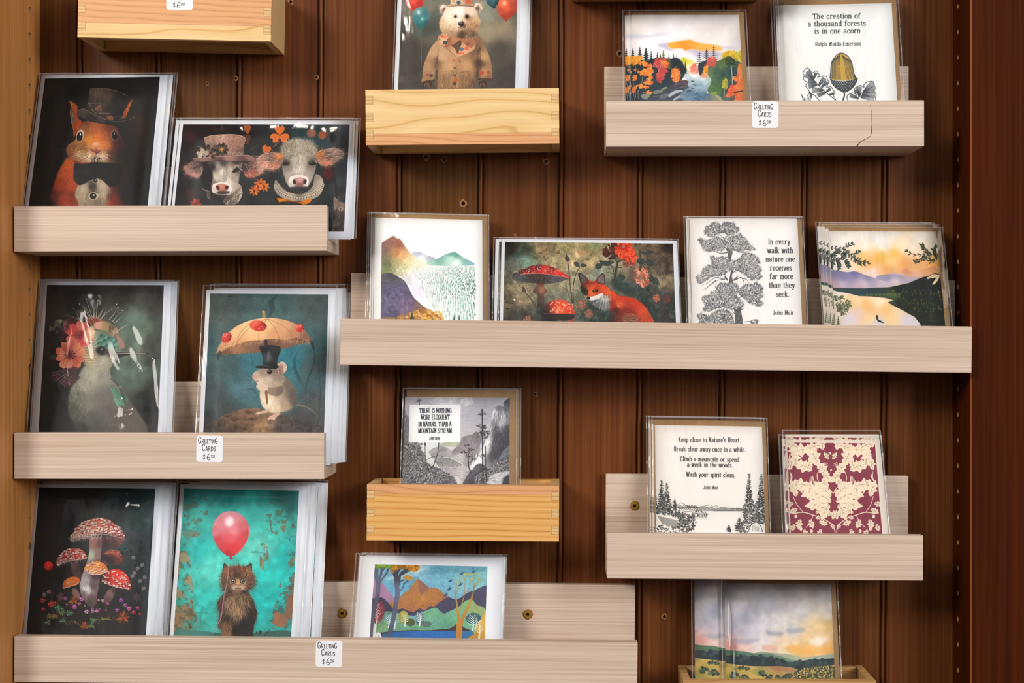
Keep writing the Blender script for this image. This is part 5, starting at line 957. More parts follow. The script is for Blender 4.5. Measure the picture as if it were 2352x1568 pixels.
def art_hills():
    A = Art((840, 480, 6.031), [(130, 118), (1615, 150), (1620, 1527), (105, 1515)], bg=0xF0F0F0, seed=23)
    P, E, L, F = A.P, A.E, A.L, A.F; A.pic([226, 200, 1540, 200, 1550, 1527, 207, 1515], 0xF0F0F0)
    P([640, 610, 740, 590, 850, 640, 960, 680, 900, 760, 700, 760], field((740, 600, 0xB9BACB), (900, 670, 0xB4B4C4), (760, 680, 0xE6E6EC), (780, 740, 0xF0EED8))); 
    P([830, 745, 1000, 680, 1120, 620, 1215, 597, 1260, 605, 1370, 680, 1510, 755, 1400, 780, 900, 780], field((1180, 612, 0x6fa398), (1260, 620, 0x6a9f94), (1000, 690, 0x84B3a6), (1400, 710, 0x86B4B0), (1180, 690, 0xBFDcd2), (1250, 750, 0xE6F2EA), (900, 750, 0xA4CAbc), (1480, 745, 0x94B8c0)))
    P([60, 560, 225, 465, 300, 415, 385, 370, 420, 400, 480, 420, 540, 510, 600, 590, 690, 680, 780, 740, 850, 765, 760, 830, 640, 900, 620, 1000, 560, 1050, 60, 1050], field((330, 430, 0x9A6A64), (450, 480, 0x9c6656), (270, 560, 0x8a6a62), (420, 600, 0xC08a5c), (500, 640, 0xDDAE7a), (250, 680, 0x827a64), (300, 760, 0x75785a), (420, 740, 0xB0a878), (580, 720, 0xE6D4aa), (280, 850, 0x7d8a5c), (500, 830, 0xD0cda8), (700, 740, 0xEEE2C4), (640, 880, 0xE6E4D8), (560, 960, 0xDcdad4)), bl=5); A.N(.12, 14, [225, 380, 900, 380, 900, 1050, 215, 1050], ink=1)
    P([560, 940, 640, 900, 760, 860, 800, 1200, 740, 1240, 640, 1140], field((600, 980, 0xD4D0DA), (700, 950, 0xECEAEE), (700, 1150, 0xDEDAE8)), .8, bl=40); P([660, 760, 900, 760, 860, 860, 640, 880], 0xF0EEE4, .5, bl=40)
    P([60, 940, 215, 903, 300, 878, 350, 880, 420, 920, 520, 980, 560, 1030, 600, 1100, 640, 1180, 680, 1240, 780, 1330, 860, 1400, 900, 1560, 60, 1560], field((300, 900, 0x5e5a60), (420, 960, 0x5c5866), (280, 1080, 0x5f5b72), (450, 1150, 0x6a6584), (580, 1150, 0x655c72), (300, 1300, 0x6c6882), (600, 1300, 0x7a6888), (720, 1330, 0x7c6460), (400, 1450, 0x5f5a76), (560, 1400, 0x84708c), (800, 1400, 0x8f6a44))); A.N(.22, 30, [215, 900, 860, 900, 900, 1560, 200, 1560], ink=1)
    P([480, 1500, 600, 1440, 760, 1370, 860, 1390, 960, 1430, 1040, 1490, 1080, 1560, 1000, 1900, 200, 1900, 200, 1530], field((600, 1470, 0xB0865c), (760, 1430, 0x9c6f48), (900, 1440, 0xC09048), (1000, 1500, 0xD09a50), (400, 1540, 0x9a7a50)), .95, bl=5)
    A.S([480, 1470, 900, 1400, 1060, 1520, 500, 1540], 110, (8, 26), [0xA87a44, 0xD8A85c, 0xC08844, 0x8f6038, 0xE8C888], .65)
    A.S([800, 1460, 1040, 1420, 1060, 1540, 820, 1540], 40, (8, 20), [0xE8B850, 0xF0D08a, 0xA8642c], .8)
    for x, t, w in ((640, 1415, 70), (930, 1490, 50), (1225, 1470, 70), (1295, 1465, 70), (425, 1490, 50)): A.fir(x, t, t + 105, w, 0x36493f, 6)
    R = A.R
    y = 772; r = 0
    while y < 1560:
        f = (y - 772) / 790; sz = 8 + 44 * f ** .75; y += sz * .88; r += 1; st = sz * .66 + 9
        for c in range(int(900 / st)):
            x = 640 + c * st + (r % 2) * st / 2 + R.normal(0, st * .14)
            lo = 650 + 480 * max(0, f - .15) ** .9 + R.normal(0, 20)
            if x < lo or x > 1515 + 25 * f: continue
            k = np.clip((x - lo) / 600, .03, 1) * (.7 + .3 * R.random())
            if x < 1050 and f < .12: k *= .4
            if R.random() < .06 * (1 - k): continue
            yy = y + R.normal(0, sz * .16); c3 = [0x5f8f82, 0x3f5f58, 0x86b0a4, 0x4f6a66, 0x6f9a8c][R.integers(0, 5)]
            if f > .55 and R.random() < .75: c3 = 0xffffff if False else [0x86b4a6, 0x9ac2b4, 0x6f9d90][R.integers(0, 3)]
            P([x, yy - sz * .62, x + sz * .22, yy - sz * .1, x + sz * .3, yy + sz * .35, x, yy + sz * .55, x - sz * .3, yy + sz * .35, x - sz * .22, yy - sz * .1], c3, .25 + .68 * k, sm=sz > 12)
    for x, y in ((540, 765), (645, 775)): L([x - 8, y - 5, x, y + 3, x + 8, y - 5], 0x6a6456, 3, .8)
    return A

def art_fox():
    A = Art((1130, 540, 5.345), [(118, 48), (2258, 65), (2295, 1065), (98, 1040)], bg=WHITE, seed=24)
    P, E, L, F, S = A.P, A.E, A.L, A.F, A.S
    A.pic([160, 82, 2220, 103, 2258, 1065, 135, 1040], field((220, 150, 0x1f1c17), (200, 400, 0x4a4c44), (420, 200, 0x3e4234), (420, 320, 0x6f8a78), (620, 180, 0x8a7454), (900, 130, 0x8a8058), (1150, 150, 0x9a8a5e), (1000, 250, 0xB8A27c), (800, 300, 0xA3946f), (1250, 350, 0xA8946c), (300, 500, 0x7d7660), (350, 700, 0x9a8a6a), (250, 800, 0x7a6a52), (900, 600, 0xA59a7c), (800, 720, 0x7f7e6c), (1300, 460, 0x8f9684), (1700, 350, 0x8a7a60), (2000, 150, 0x6a5844), (2190, 130, 0x2e241d), (2150, 350, 0x5a4838), (2100, 550, 0x85755c), (1750, 650, 0x4a5049), (2100, 800, 0x3c3936), (1400, 900, 0x2a3733), (700, 1000, 0x2c3330), (300, 1000, 0x35322b), (1800, 1000, 0x25302f), (1150, 700, 0x6f705e), (1250, 850, 0x36413b)))
    A.N(.4, 60); A.N(.22, 12); A.N(.5, 70, [500, 100, 800, 100, 800, 300, 500, 300], col=0x3a2e1e, thr=.6); A.N(.5, 50, [1650, 100, 2230, 100, 2240, 460, 1650, 420], col=0x2c221a, thr=.62)
    E(300, 250, 60, 50, 0x1f4a40, .5, bl=40); E(1090, 225, 40, 25, 0xA8604a, .5, bl=16); E(1250, 130, 90, 40, 0x5f8a62, .4, bl=30)
    # stems and leaves
    K = 0x33352f
    for q, w in (([925, 300, 940, 400, 960, 600, 985, 830], 12), ([1080, 390, 1030, 480, 1000, 620, 1000, 830], 10), ([410, 700, 480, 790, 560, 900], 9), ([1510, 520, 1525, 420, 1545, 320], 26), ([1920, 240, 1890, 320, 1850, 400], 8), ([2010, 405, 1960, 410, 1900, 470], 9), ([1840, 560, 1780, 620, 1720, 690], 14), ([1500, 480, 1480, 400, 1430, 330], 8), ([1550, 330, 1600, 290, 1640, 280], 9), ([1530, 400, 1590, 400, 1600, 450], 7), ([1410, 460, 1450, 450, 1510, 500], 7), ([900, 590, 930, 700, 960, 800], 5), ([160, 900, 250, 920, 330, 1040], 12), ([160, 820, 260, 840], 12), ([300, 560, 350, 640], 5), ([430, 650, 560, 820], 4)): L(q, K, w, .9)
    for k in range(12): L([1530 + k * 3, 330, 1490 + k * 14, 280, 1450 + k * 22, 250 + abs(k - 6) * 4], 0x3c4038, 5, .8)
    P([915, 220, 925, 250, 958, 290, 940, 320, 905, 310, 896, 275, 910, 250], 0x3c4038); P([370, 690, 380, 630, 415, 670, 410, 705], 0x4a3f38)
    def leafs(a, c=0x333c38):
        for x, y, rx, ry, ro in a: E(x, y, rx, ry, c, .95, ro); L([x - rx * .8 * np.cos(np.radians(ro)), y - rx * .8 * np.sin(np.radians(ro)), x + rx * .8 * np.cos(np.radians(ro)), y + rx * .8 * np.sin(np.radians(ro))], 0x5a6660, 3, .6)
    leafs(((1040, 358, 42, 26, 40), (1125, 370, 42, 20, 0), (1310, 380, 46, 34, -10), (1400, 345, 70, 34, 8), (1460, 330, 40, 20, 10), (1345, 330, 34, 20, 30), (1825, 320, 48, 38, 15), (1940, 345, 50, 38, 20), (1870, 220, 45, 20, 5), (1930, 205, 34, 24, -20), (1590, 520, 45, 40, 20), (2000, 560, 50, 40, 20), (1950, 530, 50, 40, 60), (2020, 650, 28, 24, 0)))
    leafs(((1600, 640, 50, 40, 40), (1680, 640, 44, 40, -20), (1540, 550, 50, 34, 10)), 0x44554a); leafs(((1975, 920, 40, 34, 30), (2045, 945, 44, 40, -10), (2050, 1020, 44, 36, 50), (2080, 930, 20, 20, 0)), 0x1f4a44)
    P([2020, 420, 2050, 400, 2075, 470, 2065, 510, 2030, 470], 0x564840)
    P([1640, 720, 1500, 660, 1460, 560, 1520, 520, 1640, 600, 1760, 650, 1860, 620, 1980, 640, 2100, 720, 2240, 800, 2260, 1100, 1900, 1100, 1800, 800], field((1600, 680, 0x2c3a37), (1750, 720, 0x323d39), (2000, 780, 0x35363a), (2150, 950, 0x2b2a2a), (1950, 900, 0x1f3331)), .8, bl=30)
    S([1480, 560, 2150, 640, 2200, 1060, 1700, 760], 170, (10, 30), [0x2a3a36, 0x3c4a44, 0x46382f, 0x1f2a28, 0x4f5a50], .5); F([1680, 640, 2230, 720, 2240, 1060, 1900, 1060], 500, 30, 80, [0x5a4a40, 0x6a6a5c, 0x1c2220, 0x7a4a3c], a=.5, spread=60)
    # flower heads
    S([1380, 160, 1430, 120, 1560, 95, 1560, 250, 1440, 300, 1380, 250], 70, (12, 26), [0x4a241f, 0x3a1a18, 0x5c2c24], .9); S([1510, 130, 1560, 98, 1680, 98, 1740, 180, 1770, 300, 1720, 360, 1620, 310, 1560, 250, 1520, 200], 130, (17, 25), [0xC8381f, 0xD84a2a, 0xE05a38, 0xA82a18], .95); S([1510, 130, 1560, 98, 1680, 98, 1740, 180, 1770, 300, 1720, 360, 1620, 310, 1560, 250], 40, (5, 9), [0x8a1c10, 0xF08050], .8); S([1620, 330, 1740, 340, 1700, 400, 1620, 380], 30, (8, 18), [0x8a5048, 0x6a3a34, 0xA86a5c], .7)
    S([1720, 480, 1800, 400, 1880, 410, 1930, 480, 1920, 580, 1860, 640, 1780, 580], 120, (12, 19), [0xC86a50, 0xD8826a, 0xA84c3a, 0xE0a08a], .9, .6, 60); S([1690, 470, 1760, 400, 1750, 560, 1700, 560], 40, (10, 20), [0x5a4c44, 0x6a4a40], .6)
    for x, y, r, c in ((1095, 855, 66, [0xA85a44, 0xC0785c, 0x8a4634]), (1190, 960, 50, [0x9c5442, 0xB8705a]), (2020, 775, 48, [0xB8583e, 0xC8735a, 0x8a3c2c]), (2150, 780, 50, [0x5a2c28, 0x6f3a30]), (440, 1030, 50, [0xA05844, 0xB87860]), (825, 1020, 52, [0x8a6a50, 0x6a4030, 0xB89a74]), (965, 1040, 46, [0xA03c30, 0xC05440])): S([x - r, y, x, y - r, x + r, y, x, y + r], 60, (6, 15), c, .85, .5); F([x - r, y, x, y - r, x + r, y, x, y + r], 60, 20, ('r', x, y), [0xE0A890, 0x5a2a20], a=.5)
    # toadstools
    P([555, 590, 600, 540, 635, 570, 640, 640, 660, 690, 640, 700, 640, 860, 560, 880, 560, 720, 500, 700, 540, 640], field((600, 600, 0x7a4030), (570, 680, 0x4a342c), (630, 680, 0x8a5a44), (600, 800, 0x50403c), (570, 850, 0x3a3634))); P([500, 700, 545, 630, 640, 640, 680, 690, 650, 720, 600, 710, 580, 720], field((540, 690, 0x5c4438), (620, 680, 0x9a6a54), (660, 700, 0x704a3c)))
    P([245, 500, 300, 455, 450, 470, 650, 470, 850, 500, 955, 520, 880, 560, 780, 585, 650, 595, 480, 585, 330, 570, 260, 540], field((350, 520, 0x45454c), (600, 540, 0x3c3632), (560, 500, 0x4a2c24), (800, 540, 0x54505a), (480, 550, 0x35322f))); F([300, 470, 900, 510, 780, 580, 330, 560], 300, 60, ('r', 590, 560), [0x7c7a7a, 0x2a2624], a=.5, spread=4)
    cap = [255, 495, 300, 450, 400, 405, 500, 368, 600, 357, 720, 380, 830, 430, 910, 485, 958, 520, 920, 520, 780, 490, 600, 465, 430, 470, 330, 480]
    P(cap, field((330, 460, 0x2e2024), (420, 420, 0x45222a), (560, 375, 0x5a3038), (520, 430, 0x9a2626), (420, 460, 0xA81c1c), (650, 420, 0xC8362c), (800, 450, 0xD03c2e), (740, 400, 0x7a2c2e), (900, 500, 0xC82a26), (600, 460, 0xC02a26))); L([350, 478, 430, 472, 600, 468, 780, 494, 950, 522], 0xE88a78, 7, .8)
    S(cap, 60, (4, 8), [0xE8C8B0, 0xD8907a, 0xC8A090], .75)
    P([620, 960, 640, 880, 700, 820, 780, 795, 850, 790, 930, 820, 990, 880, 1015, 950, 1000, 968, 850, 965, 700, 960], field((680, 900, 0x4a2c2c), (750, 870, 0xB83a2a), (850, 830, 0xD8553a), (950, 900, 0xD0462e), (820, 930, 0xE0603f), (640, 950, 0x2a2626))); S([720, 830, 960, 830, 1000, 940, 720, 950], 60, (4, 11), [0xF0C8A8, 0xE89878, 0xF0A880], .85); L([640, 962, 850, 968, 1005, 970], 0xD8A088, 6, .7); P([640, 970, 1000, 972, 960, 1040, 680, 1040], 0x2c2624, .9, bl=6)
    # fox
    body = [1400, 700, 1480, 680, 1560, 740, 1700, 760, 1820, 820, 1900, 900, 1960, 1000, 2000, 1100, 2020, 1400, 1300, 1400, 1420, 1060, 1450, 940, 1380, 860]
    P(body, field((1480, 740, 0xCC4220), (1600, 760, 0xC0381e), (1560, 850, 0xD85c2c), (1480, 860, 0x9A2a18), (1760, 820, 0xC03a20), (1520, 920, 0x4a2220), (1600, 950, 0x7a2c20), (1850, 930, 0xC84a2a), (1700, 950, 0x8a2f20), (1950, 1040, 0xB8442a), (1700, 1050, 0x6a4a3c), (1450, 1000, 0x3a2422)), bl=8)
    F(body, 2200, 40, lambda x, y: 40 + (y - 700) * .1, var=.3, a=.55); F([1620, 960, 1760, 980, 1800, 1060, 1600, 1060], 220, 40, 10, [0xB89a80, 0x5a3a2c], a=.6)
    P([1180, 800, 1300, 740, 1400, 700, 1430, 780, 1440, 880, 1380, 900, 1320, 900, 1260, 850], field((1250, 810, 0x3a4044), (1350, 760, 0xC8c4bc), (1400, 860, 0x9a9890), (1330, 860, 0x50565a), (1420, 780, 0xE0ccc0)), bl=6); F([1200, 760, 1440, 700, 1440, 890, 1320, 890], 700, 44, lambda x, y: 100 - (x - 1300) * .2, [0xD8D6D0, 0x4a5054, 0xA8a8a4, 0x2a2e30], a=.6)
    hd = [1100, 600, 1170, 560, 1290, 575, 1380, 610, 1440, 660, 1460, 720, 1400, 740, 1330, 730, 1260, 770, 1230, 800, 1180, 790, 1165, 760, 1180, 720, 1120, 700, 1090, 650]
    P(hd, field((1200, 600, 0xC8442a), (1300, 600, 0xC03a20), (1380, 660, 0xD0502a), (1220, 700, 0xD86a36), (1190, 740, 0xC8582c), (1120, 660, 0x3c2824), (1110, 620, 0x6a2e24), (1280, 670, 0x9c3620), (1330, 690, 0xB84428), (1240, 640, 0xD0502c), (1440, 700, 0xD05c38))); F(hd, 1000, 26, ('r', 1180, 760), var=.25, a=.5)
    P([1170, 770, 1200, 755, 1260, 745, 1330, 715, 1370, 720, 1330, 760, 1280, 790, 1220, 800, 1180, 790], field((1220, 780, 0xE0E0DE), (1300, 740, 0xD8D4CE), (1190, 785, 0x8a8a88))); P([1165, 770, 1185, 758, 1205, 768, 1195, 785, 1172, 785], 0x15110f)
    P([1090, 620, 1130, 640, 1180, 680, 1170, 740, 1130, 730, 1095, 690], 0x2a2422, .85, bl=6)
    for x, y in ((1262, 682),): P([x - 34, y + 14, x - 10, y - 16, x + 26, y - 18, x + 46, y - 4, x + 20, y + 16], 0x26140f, .95); E(x + 4, y, 13, 11, 0x9a6a2c); E(x + 4, y, 7, 9, 0x0e0806); E(x + 1, y - 4, 3, 2, 0xE8D8B8)
    P([1120, 672, 1150, 664, 1176, 676, 1150, 694], 0x1a100c, .9); E(1150, 680, 6, 5, 0x6a5a3c, .8)
    for e, i in (([1056, 480, 1075, 460, 1120, 480, 1165, 520, 1190, 570, 1120, 610, 1090, 590], [1075, 490, 1110, 500, 1160, 560, 1115, 585]), ([1265, 570, 1290, 530, 1340, 470, 1365, 465, 1390, 510, 1390, 580, 1370, 610, 1300, 590], [1300, 560, 1345, 490, 1372, 510, 1372, 590])):
        P(e, field((1060, 470, 0x241c1c), (1170, 560, 0x6a2a22), (1120, 500, 0x3a2c2c), (1270, 560, 0x7a2c20), (1350, 470, 0x2a2222), (1385, 560, 0x5a3a34))); P(i, field((1100, 520, 0x4a4648), (1140, 560, 0x6a5450), (1340, 540, 0x6c6462), (1365, 520, 0x8a7a74))); F(i, 90, 40, -90, [0x9a908a, 0x302a2a], a=.5); L(e[:8], 0x8a7a72, 4, .6)
    E(1210, 590, 60, 20, 0x4a221e, .5, bl=10)
    # grasses below
    F([1000, 980, 1500, 960, 1500, 1060, 1000, 1060], 260, 60, -75, [0x5a665c, 0x1c2624, 0x3c4a44], a=.6, spread=30); F([140, 880, 640, 940, 640, 1060, 140, 1060], 200, 60, -60, [0x4a463a, 0x24221c], a=.5, spread=40)
    return A

def pinetree(A, clumps, trunk, limbs, col, bg):
    A.P(trunk, col); A.F(trunk, 260, 30, 92, bg, a=.5, spread=10)
    for q, w in limbs: A.L(q, col, w, tp=1)
    for p in clumps:
        q = np.array(p, float).reshape(-1, 2); c = q.mean(0); n = int(np.ptp(q[:, 0]) * np.ptp(q[:, 1]) / 90)
        A.P(p, col, .9); A.F(p, n, 26, ('r', c[0], c[1] + np.ptp(q[:, 1]) * .35), [col, col, bg], a=.8, spread=28, curl=50, w=2)
        A.F(p, int(n * .42), 20, ('r', c[0], c[1] + np.ptp(q[:, 1]) * .35), bg, a=.7, spread=35, curl=60)
        m = smooth_pts(q, True, 4)
        for k in range(0, len(m)):
            d = m[k] - (c + [0, np.ptp(q[:, 1]) * .3]); d = d / max(np.hypot(*d), 1)
            for j in range(2): t = d + A.R.normal(0, .4, 2); o = m[k] + A.R.normal(0, 9, 2); A.L(np.r_[o - t * 10, o + t * 16], col, 5, .9, tp=1)

def art_pine():
    A = Art((1570, 485, 5.917), [(78, 100), (1545, 100), (1612, 1527), (120, 1510)], bg=0xE9E5E3, seed=25)
    for i, t in enumerate(("In every", "walk with", "nature one", "receives", "far more", "than they", "seek.")): A.text(t, [1305, 1317, 1320, 1328, 1333, 1340, 1350][i], [448, 567, 684, 803, 920, 1040, 1163][i], 76, 0x4b4c4e, wd=.85, wt=(.9, 1.75), word=4.2, sp=.78)
    A.text("John Muir", 1362, 1405, 58, 0x4b4c4e, wd=.87, wt=(.8, 1.6), word=4.2, sp=.8)
    C = [[300, 260, 310, 215, 370, 200, 380, 170, 420, 155, 470, 165, 510, 200, 540, 160, 590, 148, 640, 165, 680, 160, 700, 215, 740, 225, 735, 270, 690, 300, 600, 320, 540, 290, 470, 310, 400, 340, 330, 330, 290, 300],
         [210, 390, 245, 370, 300, 400, 380, 380, 450, 350, 520, 380, 560, 400, 620, 350, 700, 340, 770, 310, 800, 350, 850, 390, 880, 440, 960, 510, 920, 530, 850, 520, 760, 550, 690, 520, 640, 540, 560, 500, 520, 540, 430, 530, 330, 540, 270, 510, 240, 450],
         [370, 640, 400, 615, 460, 640, 530, 620, 600, 660, 680, 680, 760, 640, 810, 580, 900, 580, 980, 610, 1030, 690, 1010, 730, 1050, 800, 1020, 850, 1060, 870, 1030, 920, 940, 935, 860, 890, 780, 830, 690, 800, 600, 820, 540, 870, 430, 880, 330, 920, 250, 975, 200, 960, 180, 890, 250, 850, 270, 790, 340, 740, 390, 740],
         [440, 1040, 500, 980, 560, 990, 640, 970, 720, 1000, 740, 1080, 700, 1170, 740, 1180, 810, 1260, 770, 1310, 640, 1330, 560, 1300, 450, 1320, 330, 1360, 265, 1330, 300, 1280, 260, 1200, 290, 1150, 350, 1150, 380, 1100, 440, 1100],
         [770, 1060, 850, 1000, 920, 1000, 990, 970, 1040, 1010, 1070, 1050, 1060, 1110, 1085, 1150, 1030, 1200, 1075, 1240, 1040, 1280, 930, 1260, 850, 1200, 790, 1150, 750, 1110],
         [190, 1420, 250, 1390, 330, 1420, 400, 1390, 470, 1350, 560, 1340, 630, 1380, 670, 1480, 640, 1600, 220, 1600, 230, 1490]]
    pinetree(A, C, [600, 520, 640, 480, 665, 560, 650, 640, 670, 800, 660, 900, 700, 1050, 740, 1200, 780, 1350, 810, 1520, 870, 1900, 700, 1900, 700, 1520, 690, 1360, 650, 1180, 600, 1040, 620, 940, 640, 800, 610, 650], [([560, 380, 520, 340, 460, 300], 14), ([570, 370, 600, 330, 680, 320], 12), ([600, 540, 570, 480, 550, 400, 575, 340], 20), ([630, 540, 700, 530, 800, 560, 950, 520], 14), ([600, 560, 500, 570, 400, 540, 320, 570], 14), ([600, 620, 500, 640, 480, 620], 10), ([640, 860, 690, 820, 720, 830], 16), ([600, 940, 560, 880, 560, 920, 460, 940, 380, 1000], 20), ([560, 930, 440, 900, 330, 970, 240, 1010], 12), ([440, 940, 350, 1010, 290, 1060, 240, 1065], 12), ([650, 960, 720, 900, 740, 880, 700, 940], 18), ([690, 940, 780, 900, 820, 960, 820, 1000], 16), ([780, 905, 860, 930, 900, 1000], 14), ([770, 1340, 830, 1320], 14), ([700, 1400, 660, 1350], 12), ([740, 1180, 800, 1160, 860, 1200, 900, 1260], 14), ([820, 1505, 920, 1490, 960, 1470, 1030, 1475], 10)], 0x58595b, 0xE9E5E3)
    A.S([920, 1480, 1000, 1470, 1020, 1520, 930, 1520], 20, (6, 16), 0x6a6b6c, .8)
    return A

def sprig(A, q, w, col, n=11, ln=44, sk=0x5a4c40):
    """a leafy twig along the polyline q"""
    p = smooth_pts(np.array(q, float).reshape(-1, 2), False, 8); A.L(q, sk, w, .9)
    for i in range(n):
        k = min(len(p) - 2, int((i + .6) / n * (len(p) - 1))); d = p[k + 1] - p[k]; a = np.degrees(np.arctan2(d[1], d[0]))
        for sd in (-1, 1):
            t = np.radians(a + sd * (38 + A.R.normal(0, 9))); l = ln * A.R.uniform(.75, 1.15); o = p[k]
            A.E(o[0] + np.cos(t) * l * .62, o[1] + np.sin(t) * l * .62, l * .55, l * .2, col if not isinstance(col, list) else col[i % len(col)], .95, np.degrees(t))
    d = p[-1] - p[-2]; a = np.degrees(np.arctan2(d[1], d[0])); A.E(*(p[-1]), ln * .55, ln * .18, col if not isinstance(col, list) else col[0], .95, a)

def art_lake():
    A = Art((1870, 500, 6.148), [(200, 190), (1722, 195), (1852, 1520), (300, 1500)], bg=0xE6E0DC, seed=26)
    P, E, L, F = A.P, A.E, A.L, A.F
    P([100, 100, 2000, 100, 2100, 2100, 100, 2100], field((500, 260, 0xE9E3DD), (1500, 260, 0xE3DBD4), (900, 300, 0xE6E2E2), (300, 640, 0xEDE6DE), (400, 720, 0xEBD8C8), (700, 520, 0xE9BE74), (800, 640, 0xE8B060), (950, 560, 0xE2B24e), (1150, 520, 0xE3AE52), (1100, 600, 0xEBCB90), (1060, 740, 0xE0A86c), (1280, 640, 0xDDA15e), (1500, 620, 0xE0A870), (1680, 640, 0xE8A24c), (1700, 740, 0xD89a66), (1300, 780, 0xD6A482), (1500, 500, 0xEAD4B8), (820, 760, 0xE0CCC8), (1250, 420, 0xEADCC4), (350, 900, 0xD8d0d8), (300, 200, 0xE9E4DE), (700, 200, 0xE7E2DE), (1100, 200, 0xE3DDD6), (1700, 250, 0xE0D8CF), (1000, 400, 0xE6E2DE), (700, 420, 0xE8E2DC), (300, 450, 0xECE6E0), (1700, 420, 0xE2D8CC), (1400, 420, 0xE6DAC8), p=3.4, e=3600), sm=0); A.N(.06, 120)
    P([1080, 760, 1200, 780, 1300, 710, 1330, 740, 1420, 760, 1560, 710, 1680, 690, 1760, 760, 1800, 900, 1100, 900], field((1300, 730, 0xC88a5c), (1600, 730, 0xCB9266), (1450, 800, 0xD0a48c), (1200, 830, 0xC8b0b4)), .75, bl=6); L([1590, 710, 1680, 660, 1770, 720], 0xF0DCC0, 8, .5)
    P([870, 840, 1000, 800, 1150, 795, 1300, 830, 1500, 850, 1500, 940, 1000, 940], field((1050, 810, 0x8f8aa6), (1200, 820, 0x9a94ac), (1400, 860, 0xB0a4b0), (1150, 910, 0xD6C4c4), e=2500))
    P([230, 760, 330, 742, 460, 765, 580, 755, 680, 790, 850, 850, 1000, 900, 1150, 940, 1000, 1000, 230, 1000], field((350, 760, 0x77759a), (580, 770, 0x72709a), (420, 850, 0x7f7c9f), (750, 840, 0x8883a2), (400, 930, 0xC0b4c4), (700, 930, 0xCDbcc4), (1000, 930, 0xC4b4be), (300, 990, 0xC8a8b0), (620, 985, 0xC4a4b0), e=2500))
    P([245, 985, 420, 990, 700, 995, 900, 985, 1060, 980, 1200, 950, 1340, 920, 1450, 870, 1540, 835, 1620, 820, 1700, 780, 1800, 800, 1900, 820, 2000, 2100, 1500, 2100, 1500, 1500, 1420, 1400, 1200, 1280, 1100, 1230, 1035, 1190, 1120, 1165, 1000, 1130, 800, 1110, 640, 1105, 480, 1065, 330, 1040, 245, 1010], field((300, 1010, 0x35474a), (600, 1040, 0x2f4448), (900, 1040, 0x2c3c40), (1200, 1000, 0x1d2020), (1600, 860, 0x1b1d1f), (1750, 1000, 0x1a1d1c), (1400, 1100, 0x20241f), (1300, 1200, 0x23281d), (1700, 1250, 0x1f241c), (1800, 1450, 0x1c201a), (1100, 1100, 0x3a4a34)), sm=0)
    for k in range(330):
        x = A.R.uniform(740, 1800); y = A.R.uniform(1010, 1480)
        if x < 1080 and y < 1090: continue
        if y > 1120 + max(0, x - 1080) * .62 or x < 1200 and y > 1130: continue
        L([x, y - 14, x, y + 18], [0x6a7a34, 0x46552a, 0x7f8a3c, 0x2f3b22, 0x5a6a30][k % 5], 9, .3 + .5 * (y < 1330), tp=1)
    for k in range(28): x = 740 + k * 18; L([x, 1075 - k * 0.4, x, 1112 + k], 0x88964a, 8, .75, tp=1)
    A.N(.6, 30, [1150, 1150, 1820, 900, 1840, 1500, 1500, 1500], col=0x151714, thr=.55)
    for x, t, w in ((1640, 1180, 190), (1560, 1380, 120)): A.fir(x, t, t + 300, w, 0x171a15, 9); A.fir(x + 8, t + 20, t + 280, w * .6, 0x2f3a22, 8, .7)
    P([1590, 850, 1640, 820, 1700, 790, 1770, 805, 1760, 860, 1720, 920, 1685, 942, 1668, 930, 1720, 850, 1660, 850, 1605, 865], 0xE4CFA8); L([1690, 790, 1780, 800], 0x5a4030, 9); [L([1600 + i * 12, 850 - i * 5, 1606 + i * 12, 858 - i * 5], 0x33291f, 5) for i in range(9)]
    P([245, 1030, 330, 1045, 480, 1070, 640, 1110, 800, 1118, 1000, 1138, 1110, 1165, 1035, 1195, 1100, 1235, 1200, 1285, 1420, 1405, 1500, 1500, 1500, 2100, 200, 2100], field((350, 1080, 0xEAE0D4), (600, 1160, 0xECD2A8), (800, 1150, 0xEFD8B0), (520, 1220, 0xE8BE78), (750, 1220, 0xE8B265), (920, 1190, 0xF2E4CC), (800, 1300, 0xE2B27e), (1000, 1300, 0xE6B878), (1100, 1400, 0xE9C890), (600, 1320, 0xD8c0c0), (800, 1400, 0xE8CC98), (500, 1420, 0xCfcad6), (900, 1480, 0xCcc8d6), (1300, 1440, 0xCac4d4), (1200, 1360, 0xE0cdb0), (400, 1300, 0xE6D8D0), p=3.2, e=4000), sm=0)
    G = [0x34423f, 0x3f4c44, 0x2b3836]
    for q in ([210, 427, 300, 432, 400, 440, 470, 390, 535, 360], [400, 440, 470, 490, 560, 520, 640, 475], [470, 490, 560, 580, 640, 600, 780, 640], [560, 580, 600, 620, 700, 650], [210, 540, 260, 530, 320, 490], [210, 540, 300, 580, 350, 600, 420, 560], [300, 580, 340, 640, 355, 710], [420, 600, 470, 640, 490, 680], [300, 440, 380, 500, 440, 520], [230, 590, 260, 640, 240, 700]): sprig(A, q, 6, G, 7, 46)
    for q in ([1740, 480, 1640, 520, 1540, 520, 1400, 520, 1300, 460], [1640, 520, 1560, 450, 1520, 380], [1740, 560, 1700, 500, 1690, 460], [1750, 540, 1650, 620, 1620, 500], [1600, 540, 1540, 580, 1430, 620], [1740, 420, 1720, 410]): sprig(A, q, 6, [0x3c4432, 0x2f3628], 8, 44)
    for q in ([250, 1120, 320, 1140, 400, 1120], [290, 1230, 380, 1220, 500, 1185], [300, 1280, 400, 1260, 510, 1240], [310, 1320, 400, 1300, 470, 1300], [330, 1260, 380, 1310, 410, 1360]): sprig(A, q, 6, [0x5f6c54, 0x46543f, 0x75805f], 6, 48)
    A.fir(340, 1390, 1560, 110, 0x5a6a40, 6)
